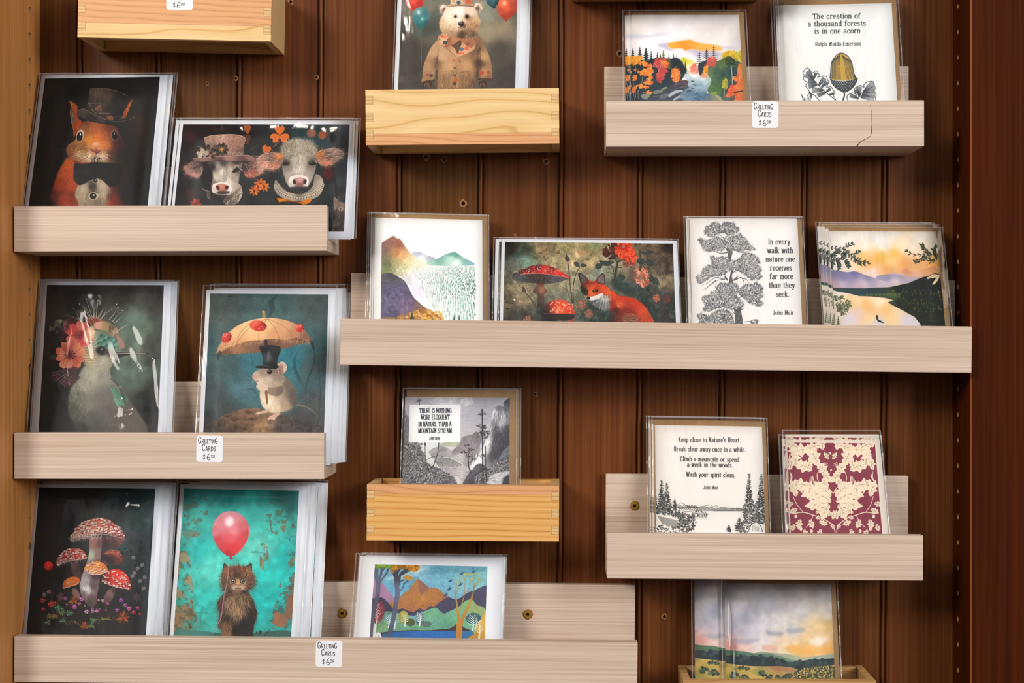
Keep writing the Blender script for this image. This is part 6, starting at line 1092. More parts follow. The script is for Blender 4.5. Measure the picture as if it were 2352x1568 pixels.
    P([890, 1370, 905, 1400, 905, 1430, 940, 1450, 990, 1486, 950, 1480, 905, 1465, 880, 1430, 872, 1390], 0x34342f)
    return A

def art_toadstools():
    A = Art((40, 1090, 4.127), [(175, 88), (1345, 100), (1256, 1525), (48, 1512)], bg=WHITE, seed=31)
    P, E, L, F, S = A.P, A.E, A.L, A.F, A.S
    A.pic([207, 120, 1308, 132, 1218, 1522, 85, 1512], field((300, 300, 0x16100e), (300, 900, 0x140d0c), (700, 200, 0x1a1514), (1000, 170, 0x15302f), (1150, 400, 0x2a3d3c), (1000, 600, 0x2a3b3b), (1150, 800, 0x1f2828), (900, 350, 0x242c2c), (800, 1350, 0x1f1410), (1200, 1300, 0x14161a), (200, 1400, 0x100b0b), (600, 1450, 0x160f0b)))
    A.N(.35, 70); E(1080, 570, 30, 24, 0x342e36, .7, bl=8); E(1080, 620, 24, 24, 0x2c2a32, .7, bl=8)
    F([950, 700, 1260, 600, 1240, 1200, 1000, 1100], 400, 30, -60, [0x161b1e, 0x3a4044, 0x0f1214], a=.6, spread=60); S([1000, 650, 1250, 640, 1240, 1000, 1040, 960], 90, (5, 15), [0x101416, 0x1a2022, 0x262c30], .7)
    for x, y in ((1100, 785), (1140, 885), (1180, 855), (1110, 930), (1160, 1005), (1205, 970), (1195, 1075), (1090, 960)):
        A.petals(x, y, 22, 7, [0x8f8790, 0x6a646c], .5, .8, 10, 0x5a4a50); L([x, y + 15, x - 20, y + 90, x - 40, y + 190], 0x333034, 3, .5)
    # stems
    P([690, 600, 800, 600, 795, 700, 785, 820, 770, 900, 780, 1000, 760, 1120, 740, 1240, 690, 1250, 640, 1200, 600, 1130, 590, 1030, 620, 930, 660, 820, 680, 720], field((720, 640, 0x9c6a66), (780, 650, 0x6a4444), (700, 760, 0xB0B8A4), (760, 760, 0x8a6a64), (650, 900, 0x9a8a88), (640, 1000, 0xA8a0a0), (660, 1080, 0xD8d4d4), (720, 1050, 0x5a484a), (740, 950, 0x3c2c2e), (620, 1130, 0x6c5c5e), (700, 1180, 0x5c4648), (760, 850, 0x5c4444), (690, 1230, 0x4a383a)), bl=3); F([640, 850, 760, 850, 740, 1220, 610, 1150], 500, 40, 92, var=.35, a=.5)
    P([510, 840, 575, 830, 600, 900, 605, 990, 590, 1010, 530, 960], field((540, 860, 0x5c3c3a), (570, 950, 0x4a3032), (580, 880, 0x3a2626))); P([520, 1080, 570, 1090, 600, 1170, 560, 1180, 525, 1140], 0x8a6460, .9, bl=6); P([860, 1090, 935, 1080, 900, 1180, 840, 1220, 810, 1200], field((880, 1120, 0x7c5a58), (850, 1200, 0x5c4042), (920, 1100, 0x3c2a2c)), bl=3); P([810, 830, 850, 800, 870, 830, 840, 870], 0x5a3a3a, .9, bl=4)
    def cap(o, f, rim, n, r, cols=(0xE8D0C4, 0xC8A8A0, 0xF0E4DC)):
        P(o, f, bl=2); q = np.array(o, float).reshape(-1, 2)
        y, x = A.spots(o, n)
        for i in range(len(y)):
            X = A.X[y[i], x[i]]; Y = A.Y[y[i], x[i]]; k = A.R.uniform(*r); E(X + 2, Y + 3, k * 1.2, k * .8, 0x5a1812, .6, 20); E(X, Y, k, k * .62, cols[i % 3], .9, A.R.normal(0, 25))
        L(rim, 0xE0C4BC, 7, .7)
    und = [500, 600, 560, 560, 760, 590, 960, 590, 1015, 600, 1000, 650, 930, 690, 820, 690, 800, 610, 700, 600, 600, 610, 520, 640]
    P(und, field((560, 600, 0x6c4a48), (700, 590, 0x8a5e5a), (900, 640, 0x4a2e30), (980, 620, 0x6f4440), (820, 660, 0x35201f)), bl=4)
    cap([500, 590, 530, 545, 570, 490, 640, 440, 720, 415, 790, 410, 860, 425, 930, 470, 990, 530, 1018, 590, 960, 580, 880, 560, 780, 550, 700, 570, 600, 575, 540, 590], field((600, 520, 0xB84a34), (700, 450, 0xC05a3c), (800, 470, 0xD2603a), (760, 530, 0xDC7a44), (900, 500, 0xB03a28), (970, 540, 0x9a3a30), (560, 560, 0xB87a6c), (680, 560, 0xC89080), (860, 550, 0xB86050)), [510, 600, 600, 585, 700, 580, 780, 560, 880, 572, 960, 592, 1012, 600], 230, (7, 14))
    F([500, 570, 620, 550, 780, 545, 780, 590, 600, 600, 510, 620], 260, 40, 85, [0xE8DCD8, 0x9a7a74, 0xC8a8a0], a=.7); F([780, 545, 1010, 580, 1000, 620, 800, 590], 200, 30, 88, [0xB88078, 0x6a3a38], a=.6)
    cap([370, 850, 375, 800, 410, 750, 470, 705, 530, 695, 600, 705, 645, 745, 655, 790, 600, 800, 520, 810, 440, 830, 385, 865], field((450, 770, 0xA82c1c), (540, 730, 0xB83824), (600, 770, 0xC0402a), (400, 830, 0x9c5c54), (500, 810, 0x8f3428)), [385, 862, 440, 832, 520, 812, 600, 804, 652, 790], 95, (6, 11)); F([370, 830, 440, 800, 640, 780, 640, 815, 450, 840, 385, 870], 130, 26, 88, [0xD8c8c4, 0x7a4a44], a=.6)
    P([810, 745, 860, 715, 940, 710, 990, 760, 1005, 810, 960, 850, 880, 855, 830, 810], field((860, 740, 0x7c3a2c), (940, 740, 0x8f3c2c), (880, 800, 0x2c1c1c), (990, 800, 0x5c2a26), (840, 780, 0x231617)), bl=4); L([815, 748, 870, 738, 930, 752, 990, 810], 0xB8604a, 8, .8); S([840, 715, 950, 710, 990, 770], 24, (4, 8), 0xA8685a, .7)
    cap([632, 900, 650, 860, 690, 835, 760, 822, 820, 840, 852, 885, 855, 915, 800, 940, 740, 948, 680, 935], field((690, 870, 0xE08a24), (760, 860, 0xE8922a), (820, 880, 0xC86a1c), (700, 920, 0xD8a878), (800, 920, 0xC88a5c)), [640, 905, 690, 938, 745, 946, 800, 938, 850, 915], 60, (6, 10))
    cap([428, 1050, 440, 1010, 490, 975, 545, 965, 585, 985, 588, 1015, 560, 1045, 520, 1050, 470, 1070, 435, 1075], field((480, 1020, 0xDE741c), (550, 1000, 0xD0621a), (440, 1060, 0xB85a24)), [435, 1074, 480, 1064, 530, 1048, 585, 1020], 16, (5, 8), (0xF0C8A0, 0xE0A878, 0xF0D8C0))
    cap([795, 1000, 840, 930, 890, 900, 950, 895, 1010, 920, 1050, 970, 1070, 1030, 1070, 1085, 1000, 1075, 930, 1062, 860, 1040, 800, 1015], field((850, 960, 0xA8201a), (930, 950, 0xD8301c), (1000, 990, 0xE0341f), (820, 1000, 0x5c1616), (1040, 1060, 0x9c2c30), (920, 1040, 0xB8443c)), [830, 1020, 900, 1055, 980, 1070, 1060, 1080], 62, (7, 12))
    E(296, 863, 44, 44, field((290, 850, 0xE02c2c), (320, 890, 0xA81418), (260, 870, 0xB81c1c)), .95, bl=6); [L([296, 863, 296 + 30 * np.cos(t), 863 + 30 * np.sin(t)], 0xF05a50, 3, .6) for t in np.arange(0, 6.28, .7)]
    # the meadow below
    for q in ([400, 1130, 370, 1040, 330, 960], [410, 1130, 400, 1040, 370, 980], [440, 1140, 450, 1080, 470, 1020], [300, 1120, 280, 1060]): L(q, 0x6a5a40, 4, .8, tp=1)
    F([180, 1250, 1180, 1220, 1200, 1520, 150, 1520], 1500, 40, -75, [0x2c2416, 0x3a2f1a, 0x1c1710, 0x4f3d20, 0x24301c], a=.6, spread=40)
    for x, y, c in ((400, 1270, 0x1f6a4c), (420, 1310, 0x5a7a44), (490, 1310, 0x1f7a60), (430, 1380, 0x3a6a4c), (310, 1340, 0x7a6a34), (290, 1400, 0x4a4a24), (700, 1430, 0x3a5a34), (720, 1380, 0x4a7a50), (380, 1255, 0x2a8058), (520, 1200, 0x8a5a3c), (350, 1340, 0xA8742c)):
        for k in range(9): t = k * .7 + x; L([x, y, x + 20 * np.cos(t), y + 17 * np.sin(t), x + 46 * np.cos(t + .2), y + 36 * np.sin(t + .2)], c if k % 3 else [0x8fa868, 0x4f9a78, 0x2a4a34][k % 7 % 3], 9, .8, tp=2)
    A.petals(405, 1160, 46, 12, [0x6a4448, 0x8a5c5c, 0x4a3034], .25, .8); A.petals(1130, 1160, 46, 12, [0x3a2a34, 0x5a4450], .25, .8)
    for x, y, r, c in ((455, 1172, 16, 0xB85a9a), (606, 1180, 19, 0xC878b8), (540, 1250, 22, 0xD060B0), (585, 1222, 15, 0xC858A8), (655, 1297, 19, 0xD898C0), (712, 1293, 16, 0xC070A8), (752, 1290, 17, 0xE080B8), (712, 1268, 12, 0xA85090), (770, 1188, 12, 0xC8809c), (808, 1192, 15, 0xA890A0), (855, 1222, 14, 0xA85098), (985, 1188, 22, 0xA03CA8), (1018, 1235, 20, 0x9a4a90), (1058, 1267, 22, 0xD05890), (1140, 1262, 20, 0x8f2c5c), (945, 1283, 18, 0x9a4a88), (1102, 1302, 20, 0xB01c48), (780, 1275, 14, 0x7a3c6c), (640, 1240, 9, 0xB890b0), (468, 1230, 13, 0x8f3468), (300, 1110, 20, 0xA87468), (255, 1135, 19, 0x8f8080), (240, 1190, 22, 0xC03a1c), (320, 1225, 28, 0xE0341c), (366, 1215, 22, 0x9a3018), (246, 1275, 20, 0x9c2418), (1160, 1320, 14, 0x8a2a1c), (840, 1282, 10, 0x7a3a6c)):
        A.petals(x, y, r * 1.15, 6, [c, tuple(rgb(c) * .7)], .7, .92, x, 0x4a1c30, .9); E(x - r * .2, y - r * .3, r * .25, r * .18, 0xF0D0E0, .7)
    for x, y, r in ((635, 1430, 40), (535, 1190, 44), (1000, 1350, 60)): A.petals(x, y, r, 9, [0x8a3c14, 0xB85418, 0x5a2a12], .35, .85)
    for x, y, w, h in ((860, 1400, 110, 60), (520, 1430, 70, 50)):
        for k in range(40): t = A.R.uniform(3.2, 6.2); L([x + w * np.cos(t), y + h * np.sin(t), x + w * np.cos(t) * .9 + 20, y + h * np.sin(t) * .6 + 20], [0x8a7a30, 0x5a4a20, 0xA89848][k % 3], 3, .6, tp=1)
    L([780, 1375, 830, 1365, 900, 1372], 0xB8A840, 8, .7, tp=2)
    return A

def art_kitten():
    A = Art((390, 1090, 4.125), [(100, 95), (1262, 118), (1187, 1538), (-3, 1525)], bg=WHITE, seed=32)
    P, E, L, F, S = A.P, A.E, A.L, A.F, A.S
    A.pic([135, 130, 1225, 150, 1150, 1535, 35, 1525], field((200, 170, 0x1f8a84), (600, 160, 0x1a8f88), (1150, 200, 0x2a7068), (300, 350, 0x3fb0a6), (700, 280, 0x3fc0b6), (1000, 450, 0x40b8ac), (850, 700, 0x68cfc2), (400, 900, 0x5ccfc2), (250, 700, 0x24b4b0), (200, 1000, 0x44b4a8), (950, 1000, 0x22bcb4), (900, 1200, 0x1ab4b0), (1100, 800, 0x1fb0aa), (350, 1200, 0x30b8ae), (100, 1400, 0x4a8a7c), (1000, 1450, 0x2aa49c), (130, 600, 0x3f9c92), (1150, 1350, 0x3a8a80)))
    A.N(.16, 60)
    BR = field((200, 300, 0x5a7a6a), (150, 900, 0xA08a68), (150, 1400, 0x8f7450), (1080, 1300, 0x8f5f42), (1150, 1000, 0x6f7058), (1000, 400, 0x4f7f70), (1150, 500, 0x7a7460))
    for q, th in (([110, 200, 340, 200, 330, 500, 140, 680, 90, 620], .56), ([60, 800, 190, 800, 210, 1460, 40, 1480], .44), ([30, 1250, 240, 1300, 220, 1500, 20, 1500], .42), ([900, 330, 1120, 340, 1060, 600, 940, 560], .62), ([1080, 1080, 1190, 1100, 1160, 1460, 980, 1460, 960, 1330], .42), ([1140, 940, 1200, 940, 1190, 1100, 1130, 1080], .45), ([860, 660, 930, 700, 930, 900, 860, 900], .6), ([1150, 480, 1210, 480, 1200, 840, 1120, 840], .52), ([930, 150, 1225, 160, 1210, 340, 950, 300], .66)): A.N(.9, 70, q, 4, col=BR, thr=th); A.N(.5, 30, q, 3, col=0x4f4436, thr=th + .14)
    for p, c in (([1080, 1105, 1110, 1160, 1100, 1250, 1080, 1340, 1130, 1380, 1160, 1340, 1165, 1130, 1130, 1150], 0x8a5c42), ([975, 1320, 1030, 1300, 1090, 1330, 1120, 1400, 1080, 1450, 1000, 1430], 0x9a6a4c), ([870, 820, 895, 810, 890, 890, 870, 905], 0x9a8058), ([910, 375, 975, 365, 950, 420, 975, 440, 960, 500, 985, 545, 1025, 550, 1020, 570, 960, 545, 945, 470, 940, 410], 0x5f7468), ([1040, 490, 1110, 470, 1080, 560], 0x7a7a60), ([1150, 820, 1185, 785, 1180, 820], 0xA8744c), ([180, 1390, 215, 1450, 180, 1460], 0x6a3a24), ([885, 700, 905, 660, 900, 720], 0xA07c54), ([1030, 1060, 1060, 1000, 1050, 1070], 0x7a6a4c)): P(p, c, .9, sm=0)
    for q in ([770, 730, 840, 722], [760, 735, 900, 740, 930, 800], [985, 360, 1000, 350], [1010, 1290, 1090, 1325], [60, 1290, 220, 1300, 420, 1320], [110, 520, 220, 525], [1020, 150, 1025, 290], [1100, 330, 1115, 420], [280, 1240, 330, 1230, 300, 1300, 285, 1500], [130, 1150, 180, 1130], [400, 920, 395, 950], [1090, 600, 1180, 580], [300, 1380, 400, 1450]): L(q, 0x2f6a62, 4, .7, 0)
    A.N(.3, 8, [60, 140, 1230, 150, 1160, 1530, 40, 1530], 2, col=0x2a6a60, thr=.78)
    P([35, 1490, 300, 1480, 480, 1500, 800, 1500, 1150, 1490, 1150, 1800, 0, 1800], field((200, 1520, 0x3f7a70), (900, 1515, 0x3a5a50), (600, 1520, 0x2a4a44)), .9, bl=4); S([820, 1490, 1000, 1480, 980, 1520, 830, 1520], 14, (5, 14), [0x5a4a3a, 0x3a3428], .8)
    # balloon
    P([575, 345, 650, 360, 715, 415, 750, 490, 752, 560, 725, 640, 680, 710, 630, 755, 580, 775, 530, 760, 470, 705, 425, 630, 403, 550, 415, 460, 455, 395, 510, 355], field((560, 400, 0xE8A0A8), (480, 480, 0xDE8c96), (600, 520, 0xE28c98), (700, 500, 0xD06a74), (560, 600, 0xDA6068), (450, 620, 0xC84a54), (600, 700, 0xD83a42), (560, 750, 0xB82a34), (700, 630, 0xD2444c), (520, 700, 0xCC4048), (430, 540, 0xD07a84), (620, 390, 0xE0949c), (735, 560, 0xC04850)))
    E(565, 445, 40, 48, 0xFBF0F2, .95, 20, bl=24); L([420, 480, 470, 400, 560, 355, 650, 372], 0xF0C0C4, 6, .6); L([740, 470, 748, 570, 700, 680, 620, 752], 0xE89aa0, 5, .6); P([572, 772, 588, 772, 597, 795, 580, 805, 566, 797], 0xB02c38)
    # kitten
    bo = [560, 1100, 720, 1100, 770, 1150, 800, 1240, 825, 1300, 800, 1420, 790, 1530, 790, 1800, 500, 1800, 490, 1500, 455, 1430, 470, 1320, 450, 1210, 500, 1140]
    P(bo, field((640, 1180, 0x6a4e38), (560, 1200, 0x5c4432), (640, 1280, 0xA8855f), (500, 1250, 0x3c2c24), (740, 1250, 0x2a1f1b), (560, 1360, 0x2f231e), (530, 1450, 0x6a4a34), (500, 1400, 0x4f3a2c), (700, 1420, 0x181212), (780, 1350, 0x241a18), (620, 1480, 0x120d0d), (550, 1520, 0x8a6448)), bl=6)
    F(bo, 2200, 60, lambda x, y: 95 + (x < 600) * 20 - (x > 700) * 15, var=.4, a=.6)
    F([560, 1130, 720, 1130, 760, 1200, 680, 1330, 580, 1330, 530, 1220], 700, 74, ('r', 640, 1090), [0xB8946c, 0x6a4c36, 0xD0b088, 0x3a2a22], a=.6, spread=18)
    F([450, 1180, 520, 1130, 500, 1440, 460, 1440], 160, 40, 150, [0x4a3528, 0x7a5a42], a=.7); F([770, 1150, 820, 1290, 800, 1420, 780, 1300], 160, 44, 50, [0x2a1e1a, 0x4a3328], a=.7); F([500, 1400, 580, 1380, 580, 1530, 510, 1530], 240, 50, 95, [0xA87c58, 0x5a3c2a], a=.6)
    hd = [510, 900, 560, 870, 640, 865, 710, 870, 770, 910, 800, 970, 800, 1030, 765, 1080, 700, 1125, 640, 1140, 570, 1120, 510, 1080, 490, 1020, 487, 960]
    for e, i in (([510, 850, 517, 838, 560, 880, 590, 910, 540, 960, 500, 930], [518, 860, 545, 890, 550, 930, 515, 920]), ([700, 890, 740, 855, 772, 838, 778, 880, 770, 940, 720, 930], [725, 895, 762, 862, 765, 915, 735, 915])): P(e, 0x2c201b); P(i, 0xA8745a, .85, bl=5); F(i, 60, 30, -80, [0xC89878, 0x4a2e24], a=.6); F(e, 120, 26, -70, [0x2a1c18, 0x6a4434], a=.6, spread=30)
    P(hd, field((640, 880, 0x7a4a34), (560, 930, 0x8f5c40), (720, 930, 0x8f6044), (640, 950, 0x4a3026), (520, 1010, 0x5a3f30), (780, 1010, 0x6a4a38), (600, 1060, 0x9a7458), (700, 1060, 0x9a7458), (560, 1060, 0x5c4030), (740, 1070, 0x4a3426), (640, 1110, 0x6a4e38), (560, 1100, 0x2f221c), (720, 1110, 0x241a16)), bl=6)
    F(hd, 1900, 36, ('r', 645, 1030), var=.35, a=.6); F([560, 880, 720, 880, 700, 960, 590, 960], 220, 40, -90, [0x241814, 0xA86c44, 0x5a3826], a=.7, spread=12)
    F([487, 950, 540, 940, 560, 1100, 500, 1080], 160, 50, 160, [0x4a3428, 0x9a7050], a=.7); F([740, 940, 800, 960, 800, 1050, 740, 1100], 160, 50, 20, [0x3a2820, 0x8f6848], a=.7)
    for sx in (603, 690):
        E(sx, 1010, 34, 28, 0xC8A88c, .75, bl=5); E(sx, 1010, 24, 22, 0x15100e); E(sx, 1009, 18, 18, 0x8f8a6a); E(sx, 1009, 9, 12, 0x0c0908); E(sx - 5, 1002, 4, 4, 0xffffff); L([sx - 30, 1000, sx, 983, sx + 28, 1000], 0x1c1310, 5, .8)
    for q in ([590, 985, 560, 940, 570, 900], [700, 985, 725, 945, 715, 900], [630, 980, 620, 930], [660, 980, 670, 930]): L(q, 0x1a110e, 9, .8, tp=2)
    P([630, 990, 660, 990, 665, 1030, 648, 1048, 632, 1032], field((645, 1000, 0xB88a5c), (648, 1035, 0xD8a070))); P([634, 1036, 648, 1032, 662, 1036, 648, 1056], 0xB0785c); E(622, 1066, 32, 22, 0xD0B49c, .7, bl=8); E(676, 1066, 32, 22, 0xD0B49c, .7, bl=8); L([648, 1052, 647, 1070, 620, 1080], 0x1c1310, 5); L([647, 1070, 674, 1080], 0x1c1310, 5); E(645, 1096, 28, 20, 0x8a6a52, .7, bl=8)
    for k in range(5): L([610, 1062 + k * 4, 560, 1070 + k * 12, 520, 1090 + k * 16], 0xC8B4A0, 2, .5, tp=1); L([690, 1062 + k * 4, 740, 1068 + k * 12, 790, 1080 + k * 16], 0xC8B4A0, 2, .5, tp=1)
    L([565, 800, 558, 880, 545, 1000, 525, 1100, 500, 1220, 490, 1340, 450, 1420], 0xC8A8A0, 4.5, .9); L([520, 1110, 510, 1200, 492, 1300, 460, 1390, 440, 1450, 400, 1510], 0xA85a70, 4.5, .9); L([515, 1130, 500, 1230, 488, 1340], 0xB06a7a, 4, .7); L([450, 1420, 440, 1470, 400, 1505], 0xB898A0, 3.5, .8)
    return A

def art_stream():
    A = Art((910, 880, 6.533), [(135, 203), (1705, 218), (1700, 1508), (90, 1500)], bg=0xC8C6CC, seed=33)
    P, E, L, F, S = A.P, A.E, A.L, A.F, A.S; D = [0x4a484c, 0x5c595c, 0x3a393c]; W = [0xE4E2E4, 0xD0CED2]
    P([50, 150, 1800, 150, 1800, 2200, 50, 2200], field((300, 300, 0xAeaab4), (900, 300, 0xBDBAC2), (1200, 500, 0xB0aeb6), (1300, 250, 0xA8a6b0), (700, 850, 0xD8d8d8), (1100, 700, 0xBcb8be), (500, 950, 0xDADADA), (800, 1300, 0xC8bebe)), sm=0)
    F([120, 200, 1720, 200, 1720, 800, 120, 800], 3000, 40, 0, [0x908d98, 0xD0cdd4, 0xA5a2ac], a=.4, spread=3)
    S([550, 230, 1100, 220, 1100, 320, 600, 320], 60, (10, 40), [0xDcdadd, 0xC8c6cc], .5)
    # far mountains
    P([640, 930, 720, 890, 960, 885, 960, 940, 820, 950, 660, 945], field((760, 905, 0xA8B098), (880, 905, 0xB8Bc90), (940, 920, 0x98a8a0)), .9)
    for p, f in (([950, 920, 980, 820, 1040, 790, 1110, 775, 1140, 770, 1190, 730, 1240, 760, 1280, 850, 1280, 1200, 960, 1200], field((1020, 830, 0x8a8288), (1200, 780, 0x7c7478), (1100, 880, 0x988c90), (1000, 1000, 0x8f8488))), ([820, 1030, 880, 970, 960, 925, 1060, 930, 1200, 920, 1260, 960, 1240, 1220, 1060, 1240, 900, 1150], field((900, 1000, 0x8c8488), (1100, 960, 0x9c9094), (1150, 1100, 0x8f8688), (950, 1100, 0xC8c4c4))), ([480, 1020, 560, 970, 660, 940, 760, 960, 830, 1010, 860, 1100, 700, 1120, 560, 1140], field((560, 1000, 0xA8a6a8), (720, 980, 0x9a9898), (800, 1050, 0xB8b4b4))), ([560, 1160, 700, 1090, 820, 1120, 960, 1190, 1000, 1220, 900, 1250, 640, 1240], field((700, 1130, 0x8f9492), (860, 1170, 0x9a9a94), (940, 1220, 0xA8a09c)))):
        P(p, f, 1, 0); F(p, 420, 40, 62, [0x5f5a5e, 0xC8c4c8, 0x787276], a=.5, spread=12, sm=0)
    L([700, 1110, 820, 1120, 1000, 1215], 0xE0dede, 9, .8)
    # cliff
    cl = [1700, 215, 1620, 270, 1610, 345, 1530, 330, 1470, 360, 1430, 540, 1370, 610, 1340, 700, 1300, 800, 1250, 950, 1180, 1100, 1110, 1250, 1110, 1330, 1720, 1330, 1720, 215]
    P(cl, field((1670, 260, 0x55535a), (1550, 380, 0x77757a), (1470, 450, 0xE0e0e4), (1420, 700, 0xD8d8dc), (1380, 900, 0xE8e8ea), (1300, 1000, 0xE4e4e6), (1180, 1150, 0xE0dfe2), (1500, 700, 0x6c6a70), (1600, 600, 0xA4a4aa), (1560, 1000, 0x5c5a60), (1650, 800, 0x5c5c66), (1680, 1000, 0x747a84), (1450, 1100, 0x5f5c60)), 1, 0)
    F([1470, 400, 1720, 330, 1720, 1200, 1420, 1150], 1100, 80, 100, [0x48464c, 0xB4b4ba, 0x605e64, 0x35343a], a=.55, spread=14, sm=0)
    for k in range(26): x = 1470 - k * 13 + A.R.normal(0, 8); y = 480 + k * 27; L([x, y, x - 6, y + 90, x - 26, y + 200], 0x5a585c if k % 3 else 0x88868a, 7, .75, tp=2)
    P([1600, 400, 1570, 500, 1530, 640, 1580, 750, 1620, 640, 1640, 520], 0xC8c8d0, .75, bl=10); F([1540, 420, 1640, 400, 1640, 740, 1550, 740], 200, 60, 95, [0xE0e0e6, 0x7a787e], a=.6)
    P([1470, 760, 1540, 720, 1640, 640, 1720, 640, 1720, 900, 1500, 1140, 1420, 1080, 1440, 900], 0x444247, .5, bl=20); F([1420, 700, 1720, 640, 1720, 1050, 1440, 1100], 700, 60, 105, [0x2f2e33, 0x55535a], a=.55)
    P([1560, 1150, 1600, 1030, 1720, 940, 1720, 1220, 1600, 1230], field((1650, 1080, 0x70767c), (1700, 1000, 0x8a929a)), .9); F([1560, 1150, 1600, 1030, 1720, 940, 1720, 1220], 260, 60, 130, [0x4a4e54, 0xA8b0b6], a=.6)
    # water
    P([600, 1250, 900, 1250, 1080, 1240, 1110, 1330, 1050, 1440, 980, 1500, 900, 1500, 860, 1420, 760, 1400, 640, 1330], field((800, 1280, 0xB4acb0), (950, 1350, 0xC4bcbc), (900, 1450, 0xD8d4d4)), 1, 0); F([600, 1240, 1100, 1240, 1050, 1500, 880, 1500], 700, 60, 0, [0x7a7478, 0xE4e0e2, 0x9a9496], a=.5, spread=3)
    # banks
    def scrub(p, n, dk, lt, base):
        P(p, base, 1, 0, bl=4); F(p, n, 34, -70, dk, a=.8, spread=60, curl=70, w=2, sm=0); F(p, n, 26, -70, lt, a=.8, spread=70, curl=80, sm=0)
    P([110, 400, 150, 480, 190, 520, 190, 900, 100, 1200], 0x6c6a70, .9, bl=10); F([110, 420, 190, 520, 190, 900, 100, 1100], 160, 50, 80, W + D, a=.6)
    scrub([100, 900, 200, 880, 340, 895, 380, 1000, 420, 1060, 440, 1180, 520, 1240, 620, 1270, 760, 1350, 850, 1400, 900, 1520, 60, 1540], 1900, D, W, field((250, 950, 0x5f5c60), (400, 1200, 0x4f4c50), (200, 1300, 0x6a6768), (600, 1350, 0x605d60), (300, 1450, 0x45434a), (750, 1420, 0x58565c)))
    P([700, 1510, 760, 1420, 800, 1400, 880, 1430, 920, 1510, 920, 2100, 700, 2100], field((800, 1420, 0x7a787c), (760, 1480, 0x55535a)), 1, 0); F([700, 1500, 790, 1400, 880, 1430, 910, 1500], 120, 50, 60, D + W[1:], a=.6)
    P([1000, 1500, 1060, 1400, 1130, 1290, 1200, 1210, 1300, 1210, 1380, 1290, 1340, 1400, 1250, 1500, 1200, 2100, 960, 2100], field((1200, 1260, 0x66626a), (1100, 1400, 0x59565c), (1300, 1300, 0x4a484e), (1100, 1480, 0x4a484e)), 1, 0); F([1000, 1500, 1200, 1210, 1380, 1290, 1250, 1500], 420, 60, 120, D + [0x8a868c], a=.6)
    scrub([1180, 1400, 1280, 1330, 1420, 1270, 1560, 1150, 1720, 1120, 1720, 1520, 1180, 1520], 900, D, W, field((1250, 1450, 0x5a585c), (1500, 1250, 0x6c6a6e), (1650, 1450, 0x4a484c)))
    P([1370, 1500, 1440, 1380, 1540, 1340, 1700, 1320, 1720, 1380, 1600, 1420, 1560, 1520], 0xDcdadc, .9, bl=4); F([1370, 1500, 1440, 1370, 1700, 1320, 1700, 1390, 1560, 1500], 260, 50, 170, [0x55535a, 0xF0f0f0], a=.6, spread=18); P([1600, 1520, 1640, 1400, 1720, 1390, 1720, 1600], 0x48494f)
    P([1110, 1260, 1170, 1180, 1250, 1100, 1290, 1180, 1200, 1220, 1140, 1300], 0xECECEE, .9)
    # trees
    K = 0x37353a
    for x, t, b, w in ((1290, 385, 1500, 17), (1340, 940, 1480, 12), (1075, 880, 1260, 9), (432, 890, 1250, 9), (338, 210, 320, 10)): L([x, t, x + 4, (t + b) / 2, x + 14, b], K, w, .95)
    L([1075, 1180, 1090, 1260, 1120, 1340], K, 15); L([1085, 1200, 1150, 1150, 1200, 1120], K, 9); L([1060, 1080, 1010, 1000], K, 8); L([1080, 1080, 1130, 960], K, 8)
    L([640, 890, 635, 960, 620, 1050, 590, 1150, 555, 1250], K, 12); L([620, 1040, 680, 1000], K, 6); L([600, 1090, 520, 1110, 440, 1160], K, 7); L([560, 1240, 470, 1310], K, 9); L([620, 1180, 650, 1200, 665, 1180], K, 6); L([650, 1080, 700, 1100], K, 5)
    for x, y, w, n in ((1290, 460, 60, 16), (1290, 650, 90, 34), (1300, 740, 100, 46), (1300, 800, 70, 20), (1290, 1080, 50, 12), (1060, 930, 40, 14), (1010, 1030, 50, 16), (1120, 1000, 50, 16), (1090, 1100, 50, 14), (1170, 1130, 40, 12), (337, 260, 36, 14), (410, 905, 50, 16), (1290, 420, 36, 8)):
        for k in range(n): t = A.R.uniform(0, 6.28); r = A.R.uniform(.2, 1) * w; X = x + r * np.cos(t); Y = y + r * .45 * np.sin(t); L([x + (X - x) * .5, y + (Y - y) * .5, X, Y + 6, X + 14 * np.sign(X - x), Y - 6], K, 9, .9, tp=2)
    # caption panel
    P([204, 318, 968, 318, 960, 885, 185, 885], 0xE9EAEC, 1, 0)
    for t, x, y, h in (("THERE IS NOTHING", 592, 443, 70), ("MORE ELOQUENT", 590, 542, 70), ("IN NATURE THAN A", 584, 645, 70), ("MOUNTAIN STREAM", 585, 745, 70), ("JOHN MUIR", 578, 845, 40)): A.text(t, x, y, h, 0x33343a, wd=.72 if h > 50 else .72, wt=(.7, 1.6), serif=True, word=3.6, sp=.55, jit=.25)
    return A

